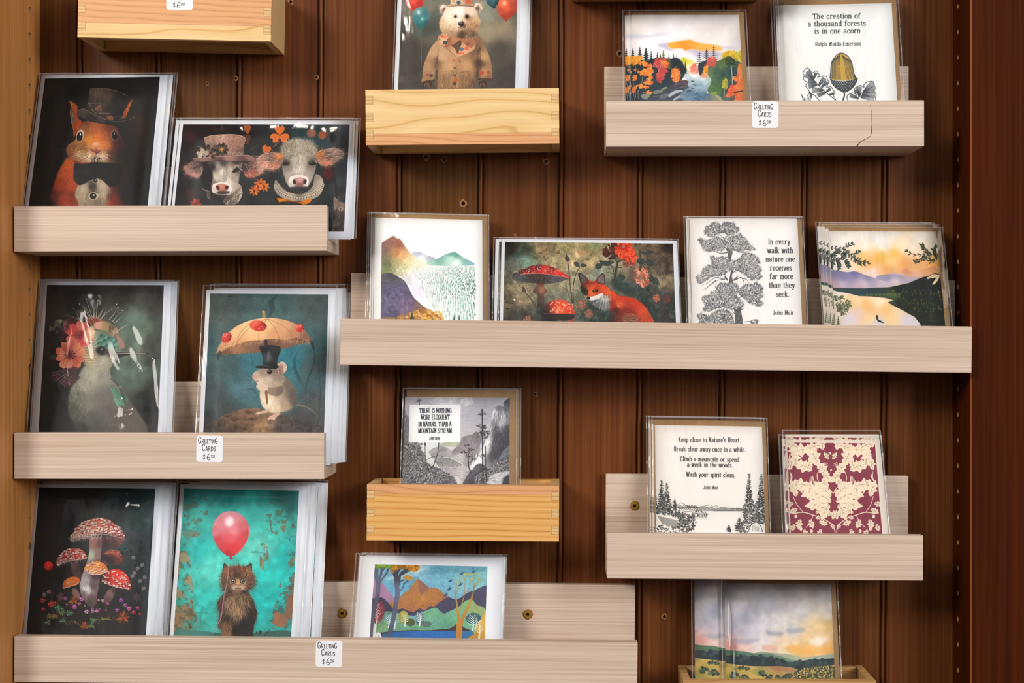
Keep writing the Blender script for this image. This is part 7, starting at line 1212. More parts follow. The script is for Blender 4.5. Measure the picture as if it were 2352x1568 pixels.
def art_lakeland():
    A = Art((800, 1260, 6.189), [(215, 110), (2200, 130), (2152, 1280), (130, 1258)], bg=0xE6E6EA, seed=34)
    P, E, L, F, S = A.P, A.E, A.L, A.F, A.S
    A.pic([378, 218, 1980, 250, 1938, 1280, 303, 1258], field((600, 300, 0x6fa4bc), (1000, 300, 0x9cc0cc), (1300, 290, 0x5f9ab0), (1700, 280, 0x6fa0b0), (1900, 400, 0x7ab0b4), (900, 420, 0x62a0bc), (1300, 420, 0x74aec4), (1600, 500, 0x82b8c8), (1900, 520, 0x86b8c0), (500, 480, 0x70a8c0), (700, 600, 0x6aa4c4), (420, 350, 0x68a0b4)))
    P([520, 420, 800, 340, 1000, 280, 1150, 300, 1050, 360, 850, 400, 600, 440], 0xB4D0D8, .6, bl=24); P([1000, 380, 1400, 340, 1900, 330, 1980, 260, 1500, 240, 1100, 290], 0x5690a4, .5, bl=26); A.N(.12, 30)
    P([300, 420, 380, 440, 440, 470, 490, 490, 540, 560, 600, 630, 650, 700, 680, 780, 300, 800], field((450, 520, 0xA07a9c), (560, 640, 0xA880a0), (380, 640, 0x93708f), (620, 720, 0x9a7898)))
    P([560, 800, 640, 740, 730, 690, 800, 620, 860, 590, 900, 520, 950, 460, 985, 425, 1030, 450, 1100, 510, 1160, 550, 1260, 560, 1320, 600, 1380, 660, 1450, 690, 1380, 780, 1150, 850, 900, 940, 700, 880], field((950, 520, 0xB07a48), (1060, 560, 0x9a6a58), (870, 640, 0xAa7440), (1000, 700, 0xB0783c), (1060, 720, 0xBA8444), (1200, 640, 0xAe7644), (1330, 680, 0xA87044), (800, 760, 0xA87444), (900, 860, 0xA06c48), (1100, 800, 0xA86e3c))); P([985, 430, 1060, 470, 1130, 540, 1140, 580, 1080, 620, 1050, 668, 1010, 620, 1000, 520], 0x8f6054, .7); L([985, 560, 1010, 640, 1045, 680, 1080, 640], 0xC89a60, 8, .6); A.N(.12, 10, [560, 800, 985, 425, 1450, 690, 900, 940])
    PU = field((400, 720, 0x3a3244), (550, 800, 0x40384c), (900, 900, 0x3f3a58), (1100, 860, 0x474260), (1400, 780, 0x4a4660), (1600, 700, 0x44405c), (1900, 620, 0x4f4a66), (1800, 720, 0x4a4762))
    P([300, 700, 400, 720, 460, 690, 520, 720, 600, 800, 650, 860, 720, 860, 780, 850, 850, 880, 920, 905, 960, 880, 1020, 850, 1090, 870, 1170, 810, 1220, 820, 1300, 760, 1380, 700, 1440, 690, 1520, 720, 1600, 690, 1700, 620, 1780, 600, 1880, 548, 1990, 545, 1990, 900, 1350, 960, 920, 980, 300, 960], PU); F([1250, 760, 1560, 720, 1480, 880, 1300, 880], 200, 40, 120, [0x5c5874, 0x38344c], a=.4)
    GR = field((460, 960, 0x5a8a80), (600, 1050, 0x6a9a78), (900, 940, 0x74a8a8), (1200, 880, 0x70ac88), (1250, 1050, 0x6aa088), (1000, 1120, 0x6a9c78), (1500, 900, 0x6fb094), (1700, 760, 0x86b47c), (1800, 850, 0x9aa870), (1700, 1000, 0x6cae8c), (1880, 920, 0x8fa870), (1400, 1100, 0x5f9a80))
    P([440, 920, 520, 890, 640, 900, 760, 920, 930, 950, 1050, 900, 1180, 850, 1250, 835, 1290, 870, 1360, 920, 1450, 880, 1560, 830, 1640, 760, 1700, 725, 1770, 725, 1830, 800, 1950, 870, 1990, 1250, 300, 1250, 380, 1100], GR); A.N(.1, 26, [440, 900, 1990, 720, 1990, 1150, 400, 1150])
    F([1080, 970, 1260, 960, 1240, 1060, 1120, 1070], 60, 50, 80, 0x8fc4bc, a=.7)
    P([300, 1230, 460, 1190, 640, 1170, 900, 1155, 1100, 1160, 1250, 1150, 1330, 1140, 1420, 1135, 1500, 1100, 1530, 1070, 1600, 1080, 1650, 1120, 1720, 1150, 1770, 1190, 1760, 1280, 300, 1320], 0x42363e)
    P([470, 1220, 620, 1185, 900, 1170, 1300, 1165, 1700, 1170, 1770, 1200, 1740, 1900, 300, 1900, 300, 1300], field((700, 1220, 0x28609c), (1000, 1220, 0x2a68b0), (1400, 1230, 0x2f6cb0), (1700, 1220, 0x3a70a4), (500, 1250, 0x3a5a84))); F([620, 1190, 1740, 1180, 1740, 1280, 600, 1280], 260, 50, 4, [0x5a94c8, 0x1f4f88, 0x3a78b8], a=.5, spread=5)
    # trees
    def bare(x, y, h, c, sp=.5, w=14):
        L([x, y, x + h * .06, y - h * .45, x + h * .02, y - h], c, w * 1.15, 1, tp=1)
        for k, f in enumerate((.35, .48, .6, .72, .84)):
            for sd in (-1, 1): q = h * sp * (1.05 - f) + h * .1; L([x, y - h * f, x + sd * q * .6, y - h * (f + .13), x + sd * q, y - h * (f + .3)], c, w * .5, 1, tp=1); L([x + sd * q * .5, y - h * (f + .1), x + sd * q * .9, y - h * (f + .1)], c, w * .32, .9, tp=1)
    E(570, 970, 70, 60, 0x4a7474, .9); E(570, 965, 62, 50, 0x5f8a8a, .6); E(785, 970, 72, 90, field((785, 920, 0xA8A048), (760, 1000, 0x8a8a3c), (830, 980, 0x94903c))); E(885, 1045, 65, 55, 0x4f5a34); E(1110, 1068, 74, 42, 0x4f6460); E(1110, 1072, 70, 30, 0x6a8078, .5); E(1014, 990, 62, 92, 0x4f6a72); E(1780, 990, 108, 80, 0x3f5f66); F([1680, 930, 1880, 930, 1880, 1050, 1680, 1050], 160, 14, 45, [0x2f4a52, 0x6a8a8c], a=.6, spread=80)
    P([470, 740, 500, 800, 515, 880, 500, 960, 460, 1030, 400, 1090, 360, 1000, 370, 880, 420, 800], 0x7a3444); S([380, 780, 510, 820, 500, 960, 400, 1060], 60, (5, 9), [0xA85a60, 0x5c2430, 0xC07c78], .8, .6, -50)
    for a in ((570, 1125, 190, 0xC8D8D8), (800, 1108, 180, 0xD8DCC8), (1010, 1100, 190, 0xE0ECEC), (1765, 1170, 230, 0xD8E4E4), (655, 1140, 220, 0xD0DCE0)): bare(*a, .42, 20)
    bare(395, 1090, 300, 0xD8C8BC, .22, 18); P([330, 1270, 370, 1080, 400, 1080, 395, 1150, 380, 1300], 0xD8CDBe); bare(1860, 1280, 260, 0xE0DCD0, .25, 22)
    P([1700, 1290, 1790, 1200, 1830, 1100, 1890, 980, 1950, 890, 1990, 880, 1990, 1320], field((1850, 1100, 0xC89a3c), (1920, 1000, 0xD0a444), (1800, 1240, 0xB88a34))); F([1720, 1270, 1950, 900, 1960, 1280], 160, 14, 45, [0xE8C878, 0x8a6a24], a=.6, spread=80); bare(1855, 1290, 280, 0xE6E0D2, .25, 22)
    K = field((420, 500, 0x5c6074), (400, 800, 0x4a4a60), (680, 600, 0x646880), (620, 1000, 0x5a5f78), (590, 1200, 0x4f5468), (690, 350, 0x3c3c48))
    for q, w in (([395, 260, 398, 380, 425, 500, 420, 620, 395, 760, 360, 900, 330, 1060, 315, 1270], 62), ([478, 250, 470, 340, 440, 450, 425, 540], 34), ([575, 270, 540, 350, 490, 420, 440, 510], 22), ([515, 270, 470, 340], 18), ([650, 310, 680, 400, 690, 520, 700, 640, 680, 760, 660, 900, 620, 1080, 570, 1280], 66), ([690, 290, 690, 360, 680, 420], 24), ([740, 270, 700, 350, 690, 430], 24), ([840, 290, 770, 330, 730, 390, 720, 520], 36), ([930, 290, 840, 320, 760, 370], 22), ([850, 450, 800, 490, 770, 560, 720, 610], 20), ([800, 440, 750, 460, 720, 500], 18)): L(q, K, w, 1)
    S([380, 225, 660, 225, 640, 260, 390, 260], 60, (14, 30), [0x6a8a2c, 0x88a438, 0x4f7a2c], .85); S([600, 300, 700, 240, 960, 235, 1000, 280, 940, 310, 820, 270, 680, 280, 620, 340], 120, (14, 30), [0xB07818, 0xC88a1c, 0x8a5c14, 0xA86c18], .9); S([790, 400, 850, 380, 910, 420, 880, 440, 800, 430], 40, (10, 20), [0xC09030, 0xB08440, 0xA88a4c], .8)
    G = field((1580, 1000, 0xB8843a), (1540, 700, 0xA88a50), (1700, 800, 0xC08a3c), (1580, 1200, 0xB8803a), (1800, 600, 0xA07a48))
    for q, w in (([1570, 1100, 1570, 1000, 1550, 860, 1540, 760, 1525, 620, 1545, 500], 50), ([1575, 1290, 1580, 1100, 1600, 1000], 90), ([1590, 1060, 1680, 880, 1740, 740, 1780, 600, 1790, 480], 56), ([1580, 900, 1620, 760, 1650, 640, 1660, 480, 1680, 400], 16), ([1650, 640, 1720, 560, 1740, 440], 12), ([1790, 560, 1830, 480, 1850, 420], 14), ([1540, 620, 1580, 540, 1600, 440], 12), ([1780, 600, 1770, 500], 12), ([1570, 920, 1600, 820], 14)): L(q, G, w, 1, tp=0 if w > 60 else 1)
    for x, y in ((1530, 490), (1550, 450), (1600, 410), (1640, 370), (1680, 350), (1730, 360), (1780, 380), (1810, 350), (1850, 410), (1870, 450), (1660, 440), (1750, 440), (1820, 500), (1590, 480)): S([x - 26, y, x, y - 20, x + 26, y, x, y + 18], 9, (5, 11), [0xA8A860, 0xC8B850, 0x8fa070], .85)
    for x, y, r in ((1620, 340, 42), (1785, 318, 40), (1460, 445, 44), (1600, 500, 42), (1445, 560, 48), (1390, 650, 44)): P([x - r, y + r * .5, x - r * .2, y - r * .1, x, y - r * .9, x + r * .1, y - r * .1, x + r * .8, y - r * .4, x + r * .25, y + r * .3, x - r * .3, y + r * .7], 0x2c4f74, .9, 0)
    P([390, 1250, 400, 1200, 440, 1185, 470, 1230, 460, 1300, 395, 1320], 0xD8D8DC, .95); L([430, 1300, 430, 1220], 0x6a6a80, 5); F([400, 1060, 540, 1050, 520, 1180, 410, 1190], 140, 60, -70, [0x88a468, 0x4f7a50, 0xA8b878], a=.7, spread=25)
    return A

def art_keep():
    A = Art((1480, 940, 5.407), [(132, 195), (1460, 215), (1502, 1518), (145, 1510)], bg=0xE8E2DD, seed=35)
    P, E, L, F, S = A.P, A.E, A.L, A.F, A.S; K = 0x3f3e3c; B = 0xE8E2DD
    for t, x, y, h, w in (("Keep close to Nature's Heart.", 812, 405, 58, .80), ("Break clear away once in a while.", 815, 521, 55, .84), ("Climb a mountain or spend", 815, 645, 57, .84), ("a week in the woods.", 818, 715, 57, .83), ("Wash your spirit clean.", 826, 838, 58, .80), ("John Muir", 828, 986, 40, .80)): A.text(t, x, y, h, K, wd=w, wt=(.85, 1.7), slope=.012, word=4.6, sp=.78)
    # far shore
    P([330, 1180, 345, 1150, 400, 1190, 455, 1155, 520, 1190, 650, 1218, 700, 1205, 780, 1195, 820, 1185, 860, 1210, 890, 1192, 940, 1215, 1000, 1218, 1100, 1225, 1250, 1238, 1250, 1252, 860, 1255, 600, 1262, 480, 1270, 400, 1240], B, 1, 0)
    for q in ([330, 1180, 345, 1150, 400, 1190, 455, 1155, 520, 1190, 650, 1218, 700, 1205, 820, 1185, 860, 1210, 890, 1192, 940, 1215, 1100, 1228, 1250, 1245], [480, 1268, 620, 1262, 860, 1256, 1250, 1252]): L(q, K, 5, .95, 0)
    for k in range(60): x = 410 + k * 4.2; L([x - 20, 1180 + (k * 7 % 30), x + 20 + k * .3, 1225 + (k * 7 % 36)], K, 3.5, .9) if x < 660 else None
    for k in range(75): x = 690 + k * 7.4; y = 1212 + (x > 860) * 14; L([x - 8, y - 8 + (k * 5 % 9), x + 8, y + 22 + (k * 5 % 12)], K, 4, .9); E(x, y + 34, 5, 4, K, .7)
    P([540, 1305, 600, 1290, 640, 1255, 685, 1235, 730, 1265, 790, 1295, 780, 1315, 680, 1325, 560, 1320], K, .45); F([540, 1300, 685, 1235, 790, 1300, 680, 1325], 90, 26, 75, [K, B], a=.9, w=2); [L([570 + k * 9, 1318, 572 + k * 9, 1345 + (k * 13 % 32)], K, 4, .85, tp=1) for k in range(24)]
    def spruce(x, t, b, w, n):
        L([x, t, x + 3, b], K, 6)
        for i in range(n):
            f = (i + .3) / n; y = t + (b - t) * f; q = w * .5 * (.12 + .88 * f) * A.R.uniform(.6, 1.15)
            for sd in (-1, 1):
                for j in range(3): X = x + sd * q * A.R.uniform(.15, 1); Y = y + A.R.normal(0, 9); L([X - sd * 12, Y - 5, X, Y + 5, X + sd * 13, Y - 4], K, 10 if f > .3 else 5, .95, tp=2) if A.R.random() < .3 + f else None
    for a in ((212, 875, 1290, 110, 46), (280, 910, 1300, 130, 46), (378, 1120, 1250, 50, 16), (140, 1080, 1290, 70, 18), (1300, 800, 1420, 170, 74), (1450, 800, 1420, 170, 80), (1185, 1350, 1500, 130, 26), (1050, 1445, 1510, 60, 10), (430, 1250, 1330, 60, 12), (480, 1280, 1400, 80, 14)): spruce(*a)
    def thick(p, n, r=(8, 20)): S(p, n, r, K, .95, .7); F(p, n * 2, 22, 60, B, a=.85, spread=70, curl=50)
    thick([180, 1160, 320, 1150, 400, 1260, 440, 1360, 330, 1330, 190, 1280], 80); thick([380, 1290, 500, 1270, 600, 1330, 640, 1400, 620, 1480, 560, 1520, 430, 1520, 400, 1400], 150); thick([150, 1440, 300, 1440, 460, 1480, 480, 1540, 150, 1540], 70, (6, 14)); thick([1240, 1180, 1500, 1160, 1500, 1400, 1260, 1400], 150, (7, 16)); thick([1130, 1420, 1300, 1400, 1320, 1520, 1140, 1520], 70, (7, 15))
    for k in range(26): x = 165 + k * 9; L([x, 1320 + k * 2, x + 60, 1420 + k * 2.5], K, 4, .8, 0)
    P([1290, 1520, 1330, 1430, 1390, 1400, 1440, 1440, 1470, 1520], B, .95); L([1290, 1520, 1330, 1430, 1390, 1400, 1440, 1440, 1470, 1520], K, 7); [L([1350 + k * 16, 1430 + k * 8, 1345 + k * 18, 1510], K, 5, .8) for k in range(6)]
    return A

def art_pattern():
    """a plain two-colour leaf repeat"""
    A = Art((1780, 980, 6.271), [(160, 185), (1505, 185), (1630, 1528), (215, 1520)], bg=0xE6D9CC, seed=36)
    P, E, L = A.P, A.E, A.L; M = 0x86384A; C = 0xE8D8C0; G = 0x7a5a50
    A.pic([172, 225, 1440, 238, 1545, 1528, 228, 1520], M)
    sk = lambda x, y: (x + (y - 870) * .075, y)
    def leaf(x, y, l, a, sd=1, vein=True, wd=.36):
        t = np.radians(a); u = np.array([np.cos(t), np.sin(t)]); v = np.array([-u[1], u[0]]) * sd; o = np.array(sk(x, y))
        prof = [(0, 0), (.18, .5), (.3, .42), (.42, .95), (.55, .6), (.68, .8), (.8, .4), (1, .05), (.82, -.3), (.7, -.62), (.56, -.46), (.42, -.82), (.28, -.36), (.14, -.4)]
        P(np.array([o + u * l * f + v * l * wd * g for f, g in prof]).ravel(), C)
        if vein: L(np.r_[o + u * l * .05, o + u * l * .45 + v * l * .04, o + u * l * .85], G, 6, .9, tp=1); [L(np.r_[o + u * l * f, o + u * l * (f + .16) + v * l * g * wd], G, 5, .85, tp=1) for f, g in ((.3, .55), (.35, -.5), (.52, .45), (.55, -.35))]
    def both(f): f(1); f(-1)
    def half(m):
        X = lambda x: 830 + m * (x - 830); An = lambda a: a if m == 1 else 180 - a
        for x, y, l, a in ((650, 560, 330, -118), (560, 620, 300, -160), (770, 700, 250, -128), (520, 840, 330, 178), (640, 860, 300, 150), (790, 1060, 420, -158), (740, 1100, 330, 172), (800, 1000, 330, -140), (760, 1110, 260, 115), (560, 330, 330, 176), (700, 260, 260, 160), (330, 560, 250, -100), (300, 1000, 250, -110), (730, 330, 240, -100), (800, 470, 120, -120), (770, 720, 180, 120), (700, 640, 210, 50), (480, 600, 170, -60), (360, 760, 160, 120), (230, 620, 190, -80), (480, 960, 190, -80), (380, 300, 240, -160)): leaf(X(x), y, l, An(a), m)
        for q, w in (([825, 1060, 700, 1110, 560, 1090, 430, 1000, 330, 860], 13), ([820, 1520, 790, 1420, 680, 1330, 520, 1270, 380, 1230, 230, 1250], 13), ([520, 1270, 470, 1380, 400, 1450], 9), ([680, 1330, 640, 1230, 650, 1180], 8), ([380, 1230, 300, 1120, 250, 1000], 9), ([650, 620, 620, 700, 640, 800, 760, 870, 828, 960], 11), ([400, 460, 300, 420], 8)): L([c for i in range(0, len(q), 2) for c in sk(X(q[i]), q[i + 1])], C, w)
        for x, y, l, a in ((300, 1180, 130, 150), (330, 1330, 150, 100), (470, 1330, 140, 70), (560, 1240, 120, -30), (600, 1360, 130, 20), (370, 1480, 120, 60), (740, 1290, 90, -80), (720, 1400, 100, 190), (640, 1290, 90, 160), (250, 1100, 120, 170), (240, 1400, 110, 110), (800, 1330, 130, -85), (620, 1470, 120, 110), (860, 1470, 90, -70)): leaf(X(x), y, l, An(a), m, True, .42)
        for x, y, n, r in ((330, 440, 14, 38), (760, 540, 10, 36), (770, 930, 14, 40), (420, 900, 10, 32), (655, 1190, 16, 44), (545, 950, 8, 26)):
            for k in range(n): t = k * 2.4; q = r * np.sqrt(k / n); E(*sk(X(x + q * np.cos(t)), y + q * np.sin(t)), 6.5, 6.5, C)
        for x, y in ((270, 1290), (330, 1470), (480, 1500)): E(*sk(X(x), y), 22, 26, C)
        for q in ([230, 640, 250, 720, 220, 800], [210, 500, 240, 460, 250, 380]): L([c for i in range(0, len(q), 2) for c in sk(X(q[i]), q[i + 1])], C, 26, tp=2)
        for k in range(5): L([c for p in ((X(560), 700), (X(520 + k * 12), 740 + k * 10), (X(500 + k * 20), 800 + k * 6)) for c in sk(*p)], C, 8, tp=2)
    both(half)
    for y, r in ((380, 26), (1080, 34), (620, 20)): A.petals(*sk(828, y), r, 4, C, .6, 1, 45)
    P([c for p in ((828, 990), (862, 1080), (845, 1140), (812, 1140), (795, 1080)) for c in sk(*p)], M); A.N(.06, 6)
    return A

def art_field():
    A = Art((1540, 1320, 4.704), [(582, 85), (1732, 100), (1778, 1132), (596, 1130)], bg=0xDCD6D2, seed=37)
    P, E, L, F, S = A.P, A.E, A.L, A.F, A.S
    P([400, 40, 2000, 40, 2000, 1700, 400, 1700], field((700, 110, 0x9a959c), (1200, 110, 0x9c9698), (1650, 120, 0x9f989a), (800, 230, 0xBcb0ac), (1200, 230, 0xBab0ac), (1650, 240, 0xC0b8b4), (700, 330, 0xC6c0c2), (900, 380, 0xAeaab4), (800, 470, 0x9fa0ae), (1100, 320, 0xB4b2ba), (1400, 380, 0xD0cccc), (1700, 400, 0xD6cec6), (1000, 520, 0xD0ccd2), (700, 560, 0xB0adba), (850, 640, 0xBcb8c4), (1200, 480, 0xD4d0d0), (1300, 620, 0xCccad0), (1600, 580, 0xE2c898), (1700, 560, 0xE0bc7c), (1500, 680, 0xE4c494), (1600, 720, 0xE8dcd0), (1250, 720, 0xE6cca8), (650, 760, 0xDca8a0), (800, 800, 0xE0beb4), (1000, 720, 0xDcd4d6), (1000, 820, 0xE6d8d0), (1200, 820, 0xEad8bc), (1400, 820, 0xE8bc70), (1700, 800, 0xE4ac60), (1500, 830, 0xE8b878), p=3, e=3000), sm=0); A.N(.08, 60)
    for p, c, a, b in (([1030, 600, 1150, 615, 1220, 620, 1200, 650, 1060, 655], 0x8a90a0, .85, 12), ([1250, 590, 1350, 575, 1450, 580, 1440, 610, 1300, 635], 0x9498a6, .8, 12), ([640, 700, 800, 690, 960, 690, 900, 730, 780, 750, 680, 720], 0x9a9aac, .8, 14), ([990, 770, 1060, 755, 1140, 770, 1150, 810, 1060, 825, 1000, 810], 0xDc9c88, .8, 12), ([1240, 780, 1330, 765, 1400, 790, 1390, 830, 1290, 835], 0xE8b04c, .85, 14), ([600, 730, 700, 740, 720, 790, 600, 800], 0xD89088, .6, 16), ([1430, 790, 1500, 750, 1600, 780, 1760, 730, 1760, 830, 1560, 850, 1440, 840], 0xE8b060, .75, 14), ([1500, 700, 1600, 680, 1700, 690, 1640, 740, 1520, 750], 0xEae4dc, .8, 14)): P(p, c, a * .75, bl=b * 1.8)
    P([500, 790, 640, 815, 780, 825, 900, 845, 980, 825, 1100, 840, 1240, 850, 1340, 870, 1450, 890, 1560, 875, 1680, 860, 1800, 860, 1800, 1000, 500, 1000], field((1000, 835, 0x93a48a), (1200, 870, 0xA4ac94), (1400, 910, 0xB4b498), (1650, 880, 0xA4ae98), (700, 850, 0x5f7a60)))
    P([400, 770, 500, 795, 650, 815, 800, 825, 900, 845, 1060, 850, 1200, 880, 1300, 910, 1420, 940, 1400, 1000, 400, 1000], field((600, 840, 0x4f6a50), (800, 870, 0x5a7860), (1000, 880, 0x5c7c64), (1200, 910, 0x6a8a74), (1350, 940, 0x7c9a8c)), bl=3)
    P([400, 880, 500, 860, 640, 880, 720, 880, 850, 890, 1000, 890, 1060, 910, 1200, 920, 1300, 950, 1350, 940, 1420, 930, 1500, 915, 1600, 920, 1700, 905, 1800, 910, 1800, 1040, 1300, 1060, 400, 1020], 0x2f3b3e); S([400, 890, 1060, 890, 1300, 950, 1600, 915, 1790, 910, 1790, 960, 1400, 1000, 1000, 940, 400, 920], 150, (14, 34), [0x2c383c, 0x36464a, 0x3f5250, 0x27312f], .8)
    P([400, 940, 560, 950, 700, 965, 900, 985, 1100, 985, 1240, 990, 1380, 1030, 1300, 1150, 400, 1200], field((700, 990, 0xC8a860), (900, 990, 0xCcae6c), (1150, 1000, 0xB08458), (1050, 1040, 0xA89a5c), (1280, 1040, 0xB89860), (800, 1060, 0xB8a058), (600, 1000, 0xA8984c)))
    P([1040, 1000, 1120, 985, 1240, 995, 1380, 1035, 1300, 1050, 1150, 1030], 0xA8745a, .7, bl=10); P([850, 1040, 1000, 985, 1080, 1010, 1150, 1060, 1200, 1130, 900, 1130], field((950, 1040, 0x9a9450), (1100, 1090, 0xB89858), (900, 1100, 0xB0a050)), .9)
    P([300, 930, 450, 960, 560, 990, 700, 1000, 820, 1030, 940, 1090, 1040, 1130, 1100, 1500, 300, 1500], field((450, 1000, 0xC0a454), (600, 1030, 0xC4a858), (760, 1060, 0xB8a050), (900, 1110, 0xC8a85c), (650, 1110, 0x9a9048)))
    for x, y, r in ((470, 1100, 60), (360, 1050, 70), (800, 1105, 50), (990, 1065, 44), (1070, 1100, 40), (690, 1080, 50), (760, 1000, 34), (830, 1010, 30), (1160, 1105, 34), (470, 985, 40)): S([x - r, y + r * .4, x - r * .5, y - r * .5, x + r * .6, y - r * .4, x + r, y + r * .5], 20, (r * .18, r * .42), [0x33403a, 0x4a5a48, 0x2b3634, 0x5f6a4c], .9)
    P([1200, 1110, 1320, 1060, 1420, 1010, 1560, 990, 1700, 975, 1800, 980, 1820, 1500, 1100, 1500], 0x3f4a3c); S([1200, 1110, 1320, 1060, 1420, 1010, 1700, 975, 1800, 985, 1800, 1160, 1200, 1160], 420, (4, 10), [0x4f5c48, 0x2f3a34, 0x6a6a40], .9); S([1200, 1115, 1320, 1065, 1420, 1015, 1700, 980, 1800, 990, 1800, 1160, 1200, 1160], 380, (4, 8), [0xD0a850, 0xC89a48, 0xE0c070], .9); S([1200, 1115, 1420, 1015, 1800, 990, 1800, 1160, 1200, 1160], 160, (2, 3.5), 0x5a4420, .9)
    return A

def art_price():
    """a small white price sticker, hand-lettered"""
    A = Art((0, 0, 10), [(0, 0), (600, 0), (600, 600), (0, 600)], ext=0, SC=5, bg=0xE9E9EE, seed=41)
    K = 0x26262c
    x = 40
    for ch, h, w in (("G", 150, .82), ("R", 105, .95), ("E", 100, .95), ("E", 98, .95), ("T", 95, .85), ("I", 95, .9), ("N", 92, .95), ("G", 118, .85)): A.text(ch, x, 180 - (x * .01), h, K, wd=w * .9, wt=(.85, 1.0) if h > 120 else (1.05, 1.3), al='l', serif=False, sp=.4); x += (GLYPH[ch][0] + 1.1) * h / 10 * w * .9
    x = 130
    for ch, h, w in (("C", 150, .85), ("A", 100, .95), ("R", 100, .95), ("D", 98, 1), ("S", 98, 1)): A.text(ch, x, 345, h, K, wd=w * .9, wt=(.85, 1.0) if h > 120 else (1.05, 1.3), al='l', serif=False, sp=.4); x += (GLYPH[ch][0] + 1.1) * h / 10 * w * .9
    A.text("$", 150, 535, 105, K, wd=1.1, wt=(.9, 1.1), al='l', serif=False); A.text("6", 240, 550, 145, K, wd=1.1, wt=(.8, .95), al='l', serif=False)
    for cx in (350, 400): A.L([cx, 430, cx - 17, 450, cx, 468, cx + 18, 450, cx, 430], K, 10)
    A.L([335, 490, 420, 478], K, 10)
    return A
M['price'] = printed('price_lettering', art_price().out(), .6, .3)
ledge('A', (31, 473), (752, 471), (32, 578), (750, 576), (384, 383), 'pale laminate ledge holding the squirrel card and the two cows card')
ledge('B', (31, 994), (744.5, 994), (33, 1099), (744.5, 1101), (876, 876), 'pale laminate ledge with a price sticker under the mouse with parasol card', (), (481.5, 1030.5, 1.0))
ledge('C', (31, 1461), (1464, 1474), (32, 1566), (1464, 1580), (1334, 1340), 'pale laminate ledge along the bottom left with two brass screws in its back', ((785, 1408), (1211, 1406)), (755, 1501, .8))
lD = ledge('D', (1391, 231), (2123, 230), (1393, 337), (2123, 336), (153, 151), 'pale laminate ledge with a split front under the acorn card', (), (1758, 263.5, .5))
ledge('E', (779, 731), (2232.5, 750), (782, 838), (2231, 856), (627, 643), 'longest pale laminate ledge, holding the fox card between the hills and the pine')
ledge('F', (1394, 1225), (2122, 1229), (1394, 1328), (2119, 1334), (1088, 1093), 'pale laminate ledge with one brass screw beside the keep close to nature card', ((1457, 1163),))
def crack():
    pts = [(1999.3, 240, .4), (2000, 248, .5), (2002, 256, .6), (2002.4, 270, .9), (2003.2, 285, 1.2), (2002, 298, 1.4), (2001, 308, 1.4), (2000, 312, 1.2), (1994, 317, 1.0), (1985, 321, 1.4), (1977, 325.5, 1.6), (1972, 331, 2.2), (1967.5, 336.3, 2.6)]
    bm = bmesh.new(); o = lD.location; L = []
    for i, (x, y, w) in enumerate(pts):
        q = pts[min(i + 1, len(pts) - 1)]; p = pts[max(i - 1, 0)]; d = Vector((q[0] - p[0], q[1] - p[1])).normalized(); n = Vector((-d.y, d.x)) * w / 2
        L.append([bm.verts.new((mx(x + s * n.x, DL) - o.x, -DL - .00012, mz(y + s * n.y, DL) - o.z)) for s in (-1, 1)])
    for a, b in zip(L, L[1:]): bm.faces.new((a[0], a[1], b[1], b[0]))
    new_obj('crack', bm, M['crackfill'], lD)['label'] = 'jagged split in the laminate'
crack()

